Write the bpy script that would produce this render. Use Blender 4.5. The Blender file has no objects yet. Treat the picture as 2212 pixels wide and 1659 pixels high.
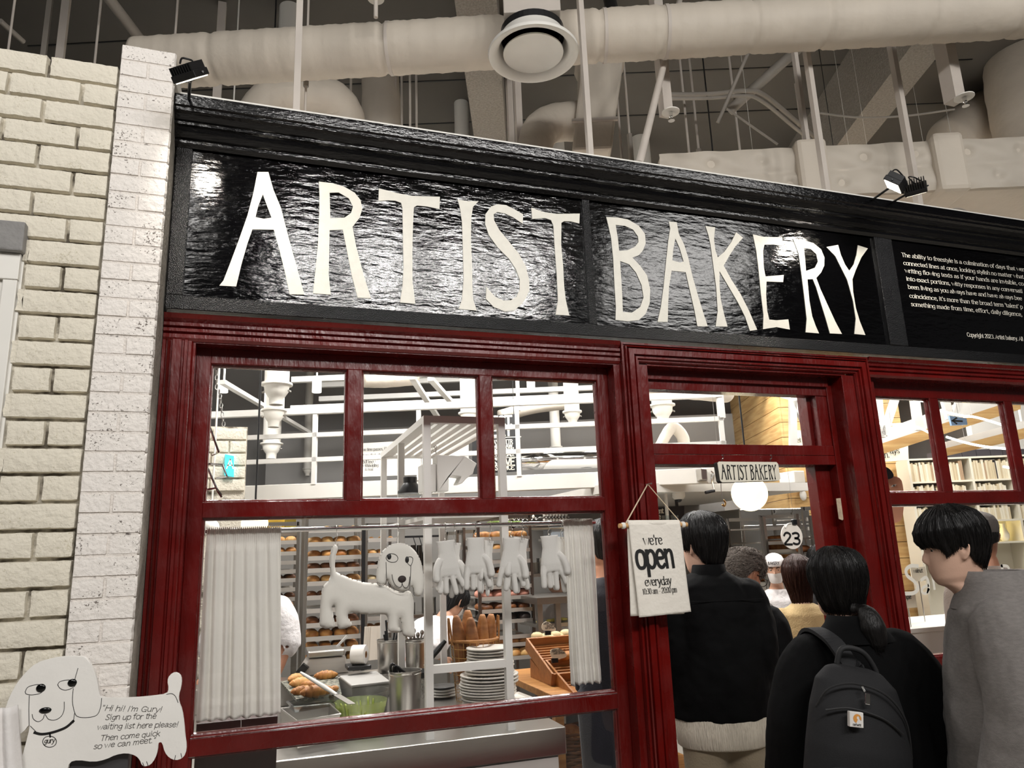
import bpy, bmesh, math, random
import numpy as np
from mathutils import Vector, Matrix
from mathutils.geometry import tessellate_polygon
random.seed(7)
S = bpy.context.scene
COL = S.collection
# ---------------------------------------------------------------- camera
F = 1590.0
YAW, PIT, ROL = 0.334500952, 0.225125104, -0.0371169877
CAM = np.array([0.0, -2.95, 1.55])
cy_, sy_, cp_, sp_, cr_, sr_ = math.cos(YAW), math.sin(YAW), math.cos(PIT), math.sin(PIT), math.cos(ROL), math.sin(ROL)
FWD = np.array([sy_*cp_, cy_*cp_, sp_]); _r = np.array([cy_, -sy_, 0.0]); _u = np.cross(_r, FWD)
RIGHT = cr_*_r + sr_*_u; UP = -sr_*_r + cr_*_u
cam_d = bpy.data.cameras.new('camera'); cam = bpy.data.objects.new('camera', cam_d); COL.objects.link(cam)
cam_d.sensor_fit = 'HORIZONTAL'; cam_d.sensor_width = 36.0; cam_d.lens = F/2212*36; cam_d.clip_start = 0.05; cam_d.clip_end = 100
cam.matrix_world = Matrix([[RIGHT[i], UP[i], -FWD[i], CAM[i]] for i in range(3)]+[[0, 0, 0, 1]])
S.camera = cam
def ray(px, py): return RIGHT*((px-1106)/F) - UP*((py-829.5)/F) + FWD
def at(px, py, Y=0.0):
    d = ray(px, py); return CAM + d*((Y-CAM[1])/d[1])
def atz(px, py, Z):
    d = ray(px, py); return CAM + d*((Z-CAM[2])/d[2])
def V(p): return Vector((float(p[0]), float(p[1]), float(p[2])))
# ---------------------------------------------------------------- world, exposure, lights
S.view_settings.view_transform = 'Standard'; S.view_settings.look = 'None'; S.view_settings.gamma = 1
S.view_settings.use_curve_mapping = False; S.view_settings.exposure = 0.0
cy = S.cycles
cy.max_bounces = 6; cy.diffuse_bounces = 3; cy.glossy_bounces = 3; cy.transmission_bounces = 4; cy.transparent_max_bounces = 12
cy.caustics_reflective = False; cy.caustics_refractive = False; cy.sample_clamp_indirect = 6
W = bpy.data.worlds.new('world'); S.world = W; W.use_nodes = True
W.node_tree.nodes['Background'].inputs[0].default_value = (1.0, 0.97, 0.95, 1); W.node_tree.nodes['Background'].inputs[1].default_value = 0.05
def area(name, loc, aim, sx, sy, power, col=(1, 1, 1), spread=180, shape='RECTANGLE'):
    l = bpy.data.lights.new(name, 'AREA'); l.shape = shape; l.size = sx; l.size_y = sy; l.energy = power; l.color = col; l.spread = math.radians(spread)
    o = bpy.data.objects.new(name, l); COL.objects.link(o); o.location = loc
    o.rotation_euler = (Vector(aim)-Vector(loc)).to_track_quat('-Z', 'Y').to_euler(); return o
WARM = (1.0, 0.92, 0.82); NEU = (1.0, 0.975, 0.94)
# mall hall lamps in front of the shop
area('hall_lamp', (-1.6, -4.4, 5.2), (-0.6, 0, 1.6), 1.6, 1.0, 112, NEU)
area('hall_lamp', (1.9, -5.2, 4.75), (1.2, 0, 2.0), 2.6, 0.6, 44, NEU)
area('hall_lamp', (4.6, -4.2, 4.7), (3.6, 0, 1.6), 1.6, 1.0, 54, NEU)
for x in (.4, 1.3, 2.2, 3.1): area('hall_spot', (x, -5.5, 4.9), (x*.6, 0, 2.2), .3, .3, 18, NEU, 120)
# shop ceiling lamps
for x, y in ((0.2, 1.6), (1.4, 1.6), (3.0, 1.5), (4.9, 1.6), (-0.4, 3.6), (1.2, 3.8), (2.8, 3.6), (4.8, 3.6), (6.6, 1.8), (6.8, 3.4)):
    area('shop_lamp', (x, y, 3.75), (x, y, 0), 0.5, 0.5, 66, NEU)
# ---------------------------------------------------------------- materials
def lin(r, g, b):
    f = lambda c: (c/255/12.92) if c/255 <= 0.04045 else ((c/255+0.055)/1.055)**2.4
    return (f(r), f(g), f(b), 1)
MATS = {}
def mat(name, rgb, rough=0.5, metal=0.0, var=0.0, vs=8.0, rgb2=None, bump=0.0, bs=40.0, bst=(1, 1, 1), coat=0.0, emit=0.0, spec=0.5, bd=3, trans=0.0, sheen=0.0, vst=(1, 1, 1), alpha=1.0, ramp=(0.35, 0.65), rvar=0.0):
    m = bpy.data.materials.new(name); m.use_nodes = True; nt = m.node_tree; N = nt.nodes; L = nt.links
    b = N['Principled BSDF']; c = lin(*rgb)
    b.inputs['Base Color'].default_value = c; b.inputs['Roughness'].default_value = rough; b.inputs['Metallic'].default_value = metal
    b.inputs['Specular IOR Level'].default_value = spec; b.inputs['Coat Weight'].default_value = coat; b.inputs['Coat Roughness'].default_value = 0.08
    b.inputs['Transmission Weight'].default_value = trans; b.inputs['Sheen Weight'].default_value = sheen; b.inputs['Alpha'].default_value = alpha
    if emit: b.inputs['Emission Color'].default_value = c; b.inputs['Emission Strength'].default_value = emit
    tc = N.new('ShaderNodeTexCoord')
    def noise(scale, st, det):
        mp = N.new('ShaderNodeMapping'); mp.inputs['Scale'].default_value = st; L.new(tc.outputs['Object'], mp.inputs[0])
        n = N.new('ShaderNodeTexNoise'); n.inputs['Scale'].default_value = scale; n.inputs['Detail'].default_value = det; L.new(mp.outputs[0], n.inputs['Vector']); return n
    if var or rgb2:
        n = noise(vs, vst, 4); r = N.new('ShaderNodeValToRGB'); L.new(n.outputs['Fac'], r.inputs[0])
        c2 = lin(*rgb2) if rgb2 else tuple(x*(1-var) for x in c[:3])+(1,)
        r.color_ramp.elements[0].position = ramp[0]; r.color_ramp.elements[1].position = ramp[1]
        r.color_ramp.elements[0].color = c2; r.color_ramp.elements[1].color = c; L.new(r.outputs[0], b.inputs['Base Color'])
    if rvar:
        n = noise(vs*1.7, vst, 3); mr = N.new('ShaderNodeMapRange'); mr.inputs[1].default_value = .35; mr.inputs[2].default_value = .65
        mr.inputs[3].default_value = max(0, rough-rvar); mr.inputs[4].default_value = rough+rvar; L.new(n.outputs['Fac'], mr.inputs[0]); L.new(mr.outputs[0], b.inputs['Roughness'])
    if bump:
        n = noise(bs, bst, bd); bp = N.new('ShaderNodeBump'); bp.inputs['Strength'].default_value = bump; bp.inputs['Distance'].default_value = 0.01
        L.new(n.outputs['Fac'], bp.inputs['Height']); L.new(bp.outputs[0], b.inputs['Normal'])
    MATS[name] = m; return m
def glassmat(name, tint=(1, 1, 1), ior=1.45, rough=0.0):
    m = bpy.data.materials.new(name); m.use_nodes = True; nt = m.node_tree; N = nt.nodes; L = nt.links; N.clear()
    o = N.new('ShaderNodeOutputMaterial'); mx = N.new('ShaderNodeMixShader'); lw = N.new('ShaderNodeLayerWeight'); pw = N.new('ShaderNodeMath'); pw.operation = 'POWER'; pw.inputs[1].default_value = 5; fr = N.new('ShaderNodeMath'); fr.operation = 'MULTIPLY_ADD'; fr.inputs[1].default_value = .9; fr.inputs[2].default_value = .035; L.new(lw.outputs['Facing'], pw.inputs[0]); L.new(pw.outputs[0], fr.inputs[0])
    t = N.new('ShaderNodeBsdfTransparent'); t.inputs[0].default_value = (*tint, 1); g = N.new('ShaderNodeBsdfGlossy'); g.inputs['Roughness'].default_value = rough
    L.new(fr.outputs[0], mx.inputs[0]); L.new(t.outputs[0], mx.inputs[1]); L.new(g.outputs[0], mx.inputs[2]); L.new(mx.outputs[0], o.inputs[0]); MATS[name] = m; return m
red = mat('red_gloss_paint', (98, 14, 11), .27, bump=.25, bs=60, bst=(1, 1, .25), var=.25, vs=5, coat=.25, rvar=.08)
redb = red
blk = mat('black_gloss_paint', (7, 7, 9), .2, bump=.4, bs=260, bd=2, spec=.35)
blkp = mat('black_panel_paint', (5, 5, 6), .055, bump=.28, bs=11, bst=(1, 1, 3.4), bd=9, rvar=.04)
blkc = mat('black_cornice_paint', (7, 7, 9), .16, bump=.2, bs=120, bst=(.3, 1, 1))
cream_l = mat('cream_letter_paint', (226, 222, 210), .4, var=.06, vs=30, bump=.1, bs=150)
white = mat('white_paint', (232, 229, 222), .45, var=.05, vs=6)
whitem = mat('white_metal_paint', (226, 224, 219), .4)
plaster = mat('white_wall_plaster', (214, 211, 204), .7, var=.06, vs=3)
greyw = mat('grey_wall_paint', (170, 168, 165), .7, var=.06, vs=2)
steel = mat('brushed_steel', (196, 193, 188), .28, 1.0, bump=.05, bs=300, bst=(.05, 1, 1))
steeld = mat('dull_steel', (150, 146, 140), .38, 1.0)
chrome = mat('chrome', (225, 225, 225), .08, 1.0)
blackm = mat('black_metal', (22, 22, 24), .4)
blackpl = mat('black_plastic', (20, 20, 22), .35)
glass = glassmat('window_glass')
cglass = glassmat('clear_glass', (.93, .95, .95), 1.5)
# ---------------------------------------------------------------- mesh helpers
class MB:
    def __init__(s): s.v = []; s.f = []
    def add(s, vs, fs):
        o = len(s.v); s.v += [tuple(map(float, p)) for p in vs]; s.f += [tuple(i+o for i in f) for f in fs]; return s
    def box(s, a, b):
        x0, y0, z0 = a; x1, y1, z1 = b
        return s.add([(x0, y0, z0), (x1, y0, z0), (x1, y1, z0), (x0, y1, z0), (x0, y0, z1), (x1, y0, z1), (x1, y1, z1), (x0, y1, z1)],
                     [(3, 2, 1, 0), (4, 5, 6, 7), (0, 1, 5, 4), (1, 2, 6, 5), (2, 3, 7, 6), (3, 0, 4, 7)])
    def obox(s, c, u, v, w):
        c, u, v, w = map(np.array, (c, u, v, w))
        P = [c+a*u+b*v+d*w for d in (-1, 1) for a, b in ((-1, -1), (1, -1), (1, 1), (-1, 1))]
        return s.add(P, [(3, 2, 1, 0), (4, 5, 6, 7), (0, 1, 5, 4), (1, 2, 6, 5), (2, 3, 7, 6), (3, 0, 4, 7)])
    def beam(s, p0, p1, w, h, side=(0, 0, 1)):
        p0, p1 = np.array(p0, float), np.array(p1, float); d = p1-p0; n = d/np.linalg.norm(d)
        sd = np.array(side, float); a = np.cross(n, sd)
        if np.linalg.norm(a) < 1e-3: a = np.cross(n, (0, 1, 0))
        a /= np.linalg.norm(a); b = np.cross(a, n)
        return s.obox((p0+p1)/2, a*w/2, b*h/2, d/2)
    def tube(s, pts, r, n=10, cap=True, closed=False):
        P = [np.array(p, float) for p in pts]; R = r if hasattr(r, '__len__') else [r]*len(P); K = len(P); vs = []; fs = []
        prev = None
        for i in range(K):
            t = (P[(i+1) % K]-P[i-1]) if closed else P[min(i+1, K-1)]-P[max(i-1, 0)]
            t = t/(np.linalg.norm(t)+1e-12)
            if prev is None:
                a = np.cross(t, (0, 0, 1)); a = a if np.linalg.norm(a) > 1e-3 else np.cross(t, (1, 0, 0))
            else: a = prev-t*np.dot(prev, t)
            a = a/(np.linalg.norm(a)+1e-12); prev = a; b = np.cross(t, a)
            for k in range(n):
                q = 2*math.pi*k/n; vs.append(P[i]+R[i]*(math.cos(q)*a+math.sin(q)*b))
        for i in range(K if closed else K-1):
            j = (i+1) % K
            for k in range(n):
                l = (k+1) % n; fs.append((i*n+k, i*n+l, j*n+l, j*n+k))
        if cap and not closed: fs += [tuple(range(n))[::-1], tuple((K-1)*n+k for k in range(n))]
        return s.add(vs, fs)
    def cyl(s, p0, p1, r, n=20, r2=None): return s.tube([p0, p1], [r, r if r2 is None else r2], n)
    def lathe(s, c, prof, n=24, axis=(0, 0, 1), cap=True):
        c = np.array(c, float); ax = np.array(axis, float); ax /= np.linalg.norm(ax); a = np.cross(ax, (0, 1, 0))
        a = a if np.linalg.norm(a) > 1e-3 else np.cross(ax, (1, 0, 0)); a /= np.linalg.norm(a); b = np.cross(ax, a); vs = []; fs = []
        for r, h in prof:
            for k in range(n):
                q = 2*math.pi*k/n; vs.append(c+ax*h+r*(math.cos(q)*a+math.sin(q)*b))
        for i in range(len(prof)-1):
            for k in range(n):
                l = (k+1) % n; fs.append((i*n+k, i*n+l, (i+1)*n+l, (i+1)*n+k))
        if cap: fs += [tuple(range(n))[::-1], tuple((len(prof)-1)*n+k for k in range(n))]
        return s.add(vs, fs)
    def ball(s, c, rx, ry=None, rz=None, n=16, m=10):
        ry = ry or rx; rz = rz or rx; c = np.array(c, float); vs = [c+(0, 0, rz)]; fs = []
        for i in range(1, m):
            t = math.pi*i/m
            for k in range(n):
                q = 2*math.pi*k/n; vs.append(c+(rx*math.sin(t)*math.cos(q), ry*math.sin(t)*math.sin(q), rz*math.cos(t)))
        vs.append(c-(0, 0, rz)); e = len(vs)-1
        for k in range(n):
            l = (k+1) % n; fs.append((0, 1+k, 1+l)); fs.append((e, 1+(m-2)*n+l, 1+(m-2)*n+k))
            for i in range(m-2): fs.append((1+i*n+k, 1+(i+1)*n+k, 1+(i+1)*n+l, 1+i*n+l))
        return s.add(vs, fs)
    def loft(s, secs, n=20, cap=True):
        # secs: (centre, rx vector, ry vector)
        vs = []; fs = []
        for c, a, b in secs:
            c, a, b = map(lambda q: np.array(q, float), (c, a, b))
            for k in range(n):
                q = 2*math.pi*k/n; vs.append(c+a*math.cos(q)+b*math.sin(q))
        for i in range(len(secs)-1):
            for k in range(n):
                l = (k+1) % n; fs.append((i*n+k, i*n+l, (i+1)*n+l, (i+1)*n+k))
        if cap: fs += [tuple(range(n))[::-1], tuple((len(secs)-1)*n+k for k in range(n))]
        return s.add(vs, fs)
    def grid(s, fn, nu, nv, thick=None):
        vs = [fn(i/nu, j/nv) for j in range(nv+1) for i in range(nu+1)]
        fs = [(j*(nu+1)+i, j*(nu+1)+i+1, (j+1)*(nu+1)+i+1, (j+1)*(nu+1)+i) for j in range(nv) for i in range(nu)]
        return s.add(vs, fs)
    def prism(s, loops, fr, d):
        # loops of 2D points in frame fr=(origin,u,v,n): front face at n*0 .. back at n*-d
        o, u, v, n = map(lambda q: np.array(q, float), fr)
        L3 = [[Vector((p[0], p[1], 0)) for p in lp] for lp in loops]; tris = tessellate_polygon(L3)
        flat = [p for lp in loops for p in lp]; k = len(flat)
        vs = [o+u*p[0]+v*p[1] for p in flat]+[o+u*p[0]+v*p[1]-n*d for p in flat]
        fs = [tuple(t) for t in tris]+[tuple(i+k for i in t[::-1]) for t in tris]; b = 0
        for lp in loops:
            m = len(lp); fs += [(b+i, b+(i+1) % m, b+(i+1) % m+k, b+i+k) for i in range(m)]; b += m
        return s.add(vs, fs)
    def sweep(s, path, prof, y0=0.0, closed=False):
        # path in the XZ plane; prof (offset to the left of travel, y)
        P = [np.array(p, float) for p in path]; K = len(P); m = len(prof); vs = []; fs = []
        for i in range(K):
            d0 = P[i]-P[i-1] if (i > 0 or closed) else P[1]-P[0]; d1 = P[(i+1) % K]-P[i] if (i < K-1 or closed) else d0
            d0 = d0/np.linalg.norm(d0); d1 = d1/np.linalg.norm(d1); n0 = np.array([-d0[1], d0[0]]); n1 = np.array([-d1[1], d1[0]])
            mt = n0+n1; mt = mt/np.dot(mt, mt)*2*1.0 if np.dot(mt, mt) > 1e-6 else n0
            mt = (n0+n1)/(1+np.dot(n0, n1))
            for o, y in prof: q = P[i]+mt*o; vs.append((q[0], y0+y, q[1]))
        for i in range(K if closed else K-1):
            j = (i+1) % K; fs += [(i*m+k, i*m+k+1, j*m+k+1, j*m+k) for k in range(m-1)]
        if not closed: fs += [tuple(range(m)), tuple((K-1)*m+k for k in range(m))[::-1]]
        return s.add(vs, fs)
    def build(s, name, m, parent=None, smooth=None, bevel=0.0, label=None, local=False):
        me = bpy.data.meshes.new(name); me.from_pydata(s.v, [], s.f)
        bm = bmesh.new(); bm.from_mesh(me); bmesh.ops.recalc_face_normals(bm, faces=bm.faces); bm.to_mesh(me); bm.free()
        me.materials.append(m); o = bpy.data.objects.new(name, me); COL.objects.link(o)
        if smooth is not None:
            me.polygons.foreach_set('use_smooth', [True]*len(me.polygons))
            if smooth < 180: me.set_sharp_from_angle(angle=math.radians(smooth))
        if bevel:
            md = o.modifiers.new('bevel', 'BEVEL'); md.width = bevel; md.segments = 2; md.limit_method = 'ANGLE'; md.angle_limit = math.radians(40)
        if parent is not None:
            o.parent = parent
            if not local: o.matrix_parent_inverse = worldm(parent).inverted()
        if label: o['label'] = label
        return o
def worldm(o):
    m = o.matrix_basis.copy()
    return worldm(o.parent) @ o.matrix_parent_inverse @ m if o.parent else m
def tag(o, label=None, cat=None, group=None, kind=None):
    if label: o['label'] = label
    if cat: o['category'] = cat
    if group: o['group'] = group
    if kind: o['kind'] = kind
    return o
def thing(name, label, cat, loc=(0, 0, 0), group=None, rot=(0, 0, 0), kind=None):
    o = bpy.data.objects.new(name, None); COL.objects.link(o); o.location = V(loc); o.rotation_euler = rot; o.empty_display_size = .1
    return tag(o, label, cat, group, kind)
def struct(o): o['kind'] = 'structure'; return o
def dup(r, loc=None, rot=None, scale=None, label=None, group=None):
    c = r.copy(); COL.objects.link(c)
    if loc is not None: c.location = V(loc)
    if rot is not None: c.rotation_euler = rot
    if scale is not None: c.scale = (scale,)*3 if not hasattr(scale, '__len__') else scale
    if label: c['label'] = label
    if group: c['group'] = group
    for ch in list(r.children):
        d = ch.copy(); COL.objects.link(d); d.parent = c
        for g in list(ch.children):
            e = g.copy(); COL.objects.link(e); e.parent = d
    return c
def chaik(P, it=2, closed=False):
    P = [np.array(p, float) for p in P]
    for _ in range(it):
        Q = []; K = len(P)
        for i in range(K if closed else K-1):
            a, b = P[i], P[(i+1) % K]; Q += [a*.75+b*.25, a*.25+b*.75]
        P = Q if closed else [P[0]]+Q+[P[-1]]
    return P
def catmull(P, k=6, closed=False):
    P = [np.array(p, float) for p in P]; K = len(P); out = []
    g = (lambda i: P[i % K]) if closed else (lambda i: P[min(max(i, 0), K-1)])
    for i in range(K if closed else K-1):
        a, b, c, d = g(i-1), g(i), g(i+1), g(i+2)
        for q in range(k):
            t = q/k; out.append(.5*((2*b)+(c-a)*t+(2*a-5*b+4*c-d)*t*t+(3*b-a-3*c+d)*t**3))
    if not closed: out.append(P[-1])
    return out
XZ = lambda o: (np.array(o, float), (1, 0, 0), (0, 0, 1), (0, -1, 0))   # frame of a surface that faces the hall
# ================================================================ SETTING
floor_m = mat('pale_floor_tile', (176, 170, 160), .35, var=.08, vs=1.5)
struct(MB().box((-8, -9, -.1), (12, 9.0, 0)).build('floor', floor_m))
ceil_m = mat('dark_grey_ceiling', (92, 88, 82), .8, var=.15, vs=1.2)
cb = MB(); cb.box((-8, -9, 5.8), (12, 9.0, 5.9))
struct(cb.build('ceiling', ceil_m))
struct(MB().box((-8, 8.6, 0), (12, 8.8, 5.8)).build('wall_back', greyw))
# brick courses as real, slightly uneven bricks
def bricks(mb, x0, x1, z0, z1, y, L, Hc, gap, half_first, rnd, dep=.022, splits=None):
    z = z1; k = 0
    while z > z0:
        zb = z-Hc+gap; xs = []
        if splits: xs = splits[(k+half_first) % 2]
        else:
            x = x1-(L/2 if (k+half_first) % 2 else 0)
            cuts = [x1]
            while x > x0: 
                if x < x1-1e-4: cuts.append(x)
                x -= L
            cuts.append(x0); xs = [(cuts[i+1], cuts[i]) for i in range(len(cuts)-1)]
        for a, b in xs:
            nu = max(3, int((b-a)/.012)); nv = 6; j = lambda: random.uniform(-1, 1)*rnd; dy = j()*1.2; ja = [j()*.6 for _ in range(nv+1)]; jb = [j()*.6 for _ in range(nv+1)]
            jt = [j()*.5 for _ in range(nu+1)]; jo = [j()*.5 for _ in range(nu+1)]
            def fn(u, v):
                iu, iv = round(u*nu), round(v*nv); eu, ev = .0045/(b-a), .0045/(z-zb); W_ = lambda i, m, e: 0 if i == 0 else 1 if i == m else e+(1-2*e)*(i-1)/(m-2); u, v = W_(iu, nu, eu), W_(iv, nv, ev); ed = min(iu, nu-iu, iv, nv-iv)
                xx = a+gap/2+ja[iv]*(1-u)+(b-a-gap)*u+jb[iv]*u; zz = zb+jo[iu]*(1-v)+(z-zb)*v+jt[iu]*v
                yy = y-dy-(dep if ed >= 2 else dep*.86 if ed > 0 else 0)+(j()*.7 if ed > 0 else 0); return (xx, yy if ed > 0 else y+.012, zz)
            nu_ = nu; mb.grid(fn, nu, nv)
            # skirt back to the mortar
        z -= Hc; k += 1
    return mb
def brickmat(name, rgb, joint, bs):
    m = mat(name, rgb, .75, bump=.7, bs=bs, bd=5, spec=.25)
    nt = m.node_tree; N = nt.nodes; L = nt.links; b = N['Principled BSDF']; tc = N.new('ShaderNodeTexCoord')
    n = N.new('ShaderNodeTexNoise'); n.inputs['Scale'].default_value = 150; n.inputs['Detail'].default_value = 4; L.new(tc.outputs['Object'], n.inputs['Vector'])
    n2 = N.new('ShaderNodeTexNoise'); n2.inputs['Scale'].default_value = 9; n2.inputs['Detail'].default_value = 3; L.new(tc.outputs['Object'], n2.inputs['Vector'])
    ad = N.new('ShaderNodeMath'); ad.operation = 'MULTIPLY_ADD'; ad.inputs[1].default_value = .55; L.new(n2.outputs['Fac'], ad.inputs[0]); L.new(n.outputs['Fac'], ad.inputs[2])
    r = N.new('ShaderNodeValToRGB'); r.color_ramp.elements[0].position = .55; r.color_ramp.elements[1].position = .62
    r.color_ramp.elements[0].color = lin(*joint); r.color_ramp.elements[1].color = lin(*rgb); L.new(ad.outputs[0], r.inputs[0]); L.new(r.outputs[0], b.inputs['Base Color']); return m
cream_b = brickmat('cream_painted_brick', (226, 219, 203), (205, 197, 176), 55)
white_b = brickmat('white_painted_brick', (236, 230, 224), (120, 112, 106), 60)
mortar = mat('grey_mortar', (212, 205, 190), .85, rgb2=(96, 88, 76), vs=9, ramp=(.42, .55), bump=.6, bs=90)
mortw = mat('painted_mortar', (224, 217, 210), .8, rgb2=(110, 102, 98), vs=26, ramp=(.30, .38), bump=.6, bs=90)
# white brick pillar
pil = struct(MB().box((-.552, -.20, 0), (-.372, .30, 3.475)).build('wall_pillar', mortw))
pb = MB(); P0, P1 = -.556, -.365
bricks(pb, P0, P1, 0, 3.478, -.20, .19, .0675, .0012, 0, .0013, dep=.004, splits=([(P0, P1)], [(P0, P0+.098), (P0+.098, P1)]))
pb.build('brick', white_b, pil, smooth=50)
pt = MB(); pt.box((-.372, -.19, 0), (-.3675, .1, 3.47)); pt.build('cement_edge', mat('grey_cement', (150, 143, 132), .85, var=.3, vs=20, bump=.5, bs=60), pil)
# cream brick wall with the lintel and the white shutter
Yb = -.17
bw = struct(MB().box((-3.2, Yb, 0), (-.556, .30, 3.36)).build('wall_left', mortar))
# opening edge at x=-.80 : bricks to the right of it, all bricks above the lintel
LX = at(62, 520, Yb)[0]; zt = at(30, 490, Yb)[2]; zb_ = at(30, 553, Yb)[2]
bb = MB()
bricks(bb, -1.6, -.556, zt, 3.39, Yb, .232, .0905, .006, 0, .0022)
n_c = math.ceil((3.39-zt)/.0905)
bricks(bb, LX, -.556, 0, 3.39-n_c*.0905, Yb, .232, .0905, .006, n_c % 2, .0022)
bb.build('brick', cream_b, bw, smooth=50)
lint = MB(); lint.box((-1.7, Yb-.055, zb_), (LX, Yb, zt))
lint.build('lintel', mat('grey_stone', (150, 148, 146), .8, var=.2, vs=12, bump=.6, bs=40), bw, bevel=.006)
sh = struct(thing('window_3', None, None)); 
s1 = MB(); s1.box((-1.7, Yb-.012, .4), (LX-.003, Yb, zb_)); s1.build('shutter_panel', white, sh)
s2 = MB(); z3 = at(10, 608, Yb)[2]; s2.box((-1.7, Yb-.03, z3), (LX-.01, Yb-.012, zb_)); s2.build('shutter_rail', white, sh, bevel=.003)
s3 = MB(); s3.box((LX-.055, Yb-.026, .4), (LX-.012, Yb-.012, z3)); s3.build('shutter_stile', white, sh, bevel=.003)
# ---------------- red shop front joinery
ZB = 0.0; HT = 2.48; HB = 2.382
def ridged(w, t=.02):
    # casing profile across width w, ridges standing proud of y=0
    a = [(0, .06), (0, -.012), (.10, -.012), (.12, -.004), (.17, -.004), (.18, -.018), (.24, -.022), (.27, -.010), (.31, -.010), (.34, -.024), (.62, -.024), (.65, -.010), (.69, -.010), (.73, -.020), (.82, -.020), (.85, -.008), (.94, -.008), (1, .002), (1, .06)]
    return [(o*w, y) for o, y in a]
win1 = struct(thing('window_1', None, None))
lp = MB(); lp.sweep([(-.365, 0), (-.365, HB)], [(-o, y) for o, y in ridged(.107)]); lp.build('casing', red, win1)
hd = MB(); hd.sweep([(-.365, HB-.002), (1.552, HB-.002)], [(0, .09), (0, -.004), (.012, -.012), (.026, -.012), (.030, -.004), (.036, -.016), (.048, -.016), (.052, -.006), (.058, -.018), (.070, -.018), (.074, -.008), (.086, -.022), (.104, -.03), (.104, .09)]); hd.build('header_casing', red, win1)
jb = MB(); jb.box((-.258, -.0, 0), (-.250, .09, HB)); jb.box((1.522, .0, 0), (1.555, .09, HB)); jb.box((-.25, .0, HB-.006), (1.522, .09, HB)); jb.build('reveal', red, win1)
GY = .10
def rect(mb, x0, x1, z0, z1, y0, y1): return mb.box((x0, y0, z0), (x1, y1, z1))
def bead(mb, x0, x1, z0, z1, w=.011):
    # stepped glazing bead around an opening, from the sash face back to the glass
    pr = [(0, .0), (.003, .004), (.003, .012), (.008, .014), (w, .026), (w, .034)]
    mb.sweep([(x0, z0), (x1, z0), (x1, z1), (x0, z1)], pr, y0=.07, closed=True); return mb
def sash(par, xs, z0, z1, name_m='mullion', X0=None, X1=None, zt=None, zb=None, GYY=.1):
    pass
# sash members of window 1
SX0, SX1 = -.250, 1.522; SF, SB = .07, .125
f = MB(); rect(f, SX0, -.198, 0, HB-.006, SF, SB); f.build('left_stile', red, win1, bevel=.002)
f = MB(); rect(f, 1.470, SX1, 0, HB-.006, SF, SB); f.build('right_stile', red, win1, bevel=.002)
f = MB(); rect(f, -.198, 1.470, 2.317, HB-.006, SF, SB); f.build('head_rail', red, win1, bevel=.002)
f = MB(); rect(f, -.198, 1.470, 1.719, 1.776, SF, SB); f.build('transom_rail', red, win1, bevel=.002)
f = MB(); rect(f, -.198, 1.470, .893, .953, SF, SB); rect(f, -.198, 1.470, .953, .957, SF-.003, SF+.02); f.build('sill_rail', red, win1, bevel=.002)
f = MB(); rect(f, -.198, 1.470, 0, .62, SF, SB); f.build('bottom_panel', red, win1, bevel=.002)
f = MB(); rect(f, .331, .389, 1.776, 2.317, SF, SB); f.build('mullion', red, win1, bevel=.002)
f = MB(); rect(f, .899, .955, 1.776, 2.317, SF, SB); f.build('mullion', red, win1, bevel=.002)
b_ = MB()
OP1 = [(-.198, .331, 1.776, 2.317), (.389, .899, 1.776, 2.317), (.955, 1.470, 1.776, 2.317), (-.198, 1.470, .957, 1.719), (-.198, 1.470, .62, .893)]
for o in OP1: bead(b_, *o)
b_.build('glazing_bead', red, win1)
for o in OP1:
    g = MB(); g.box((o[0]+.008, GY, o[2]+.008), (o[1]-.008, GY+.005, o[3]-.008)); g.build('pane', glass, win1)
# door opening
door = struct(thing('door_1', None, None))
dc = MB(); dc.sweep([(1.556, 0), (1.556, HT), (2.992, HT), (2.992, 0)], [(-o, y-.014) for o, y in ridged(.092)]); dc.build('casing', red, door)
dj = MB(); dj.box((1.640, -.005, 0), (1.694, .2, HB)); dj.build('jamb', red, door)
dj = MB(); dj.box((2.824, -.005, 0), (2.905, .2, HB)); dj.box((2.79, .075, 0), (2.824, .2, HB)); dj.box((2.70, .13, 0), (2.79, .2, HB)); dj.build('jamb', red, door, bevel=.002)
dj = MB(); dj.box((1.694, -.005, HB-.004), (2.85, .2, HB+.02)); dj.box((1.694, .06, HB-.05), (2.79, .2, HB)); dj.build('head_jamb', red, door, bevel=.002)
d = MB(); d.box((1.694, .08, 2.288), (2.79, .15, HB-.02)); d.build('transom_head', red, door, bevel=.002)
d = MB(); d.box((1.694, .08, 1.976), (2.79, .15, 2.026)); d.build('transom_rail', red, door, bevel=.002)
d = MB(); d.box((1.694, .078, 1.928), (2.79, .2, 1.974)); d.build('lintel_rail', red, door, bevel=.002)
d = MB(); d.box((2.722, .085, 2.026), (2.79, .15, 2.288)); d.build('transom_stile', red, door, bevel=.002)
d = MB(); d.box((1.694, .11, 2.026), (2.722, .115, 2.288)); d.build('pane', glass, door)
hp = [at(x, y, .075) for x, y in ((1806, 1077), (1815, 1076), (1821, 1122), (1819, 1124), (1812, 1121))]
d = MB(); d.prism([[(p[0], p[2]) for p in hp]], XZ((0, .072, 0)), .004); d.build('hinge_patch', mat('bare_wood', (196, 176, 150), .7, var=.3, vs=40, bump=.3), door)
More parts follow.
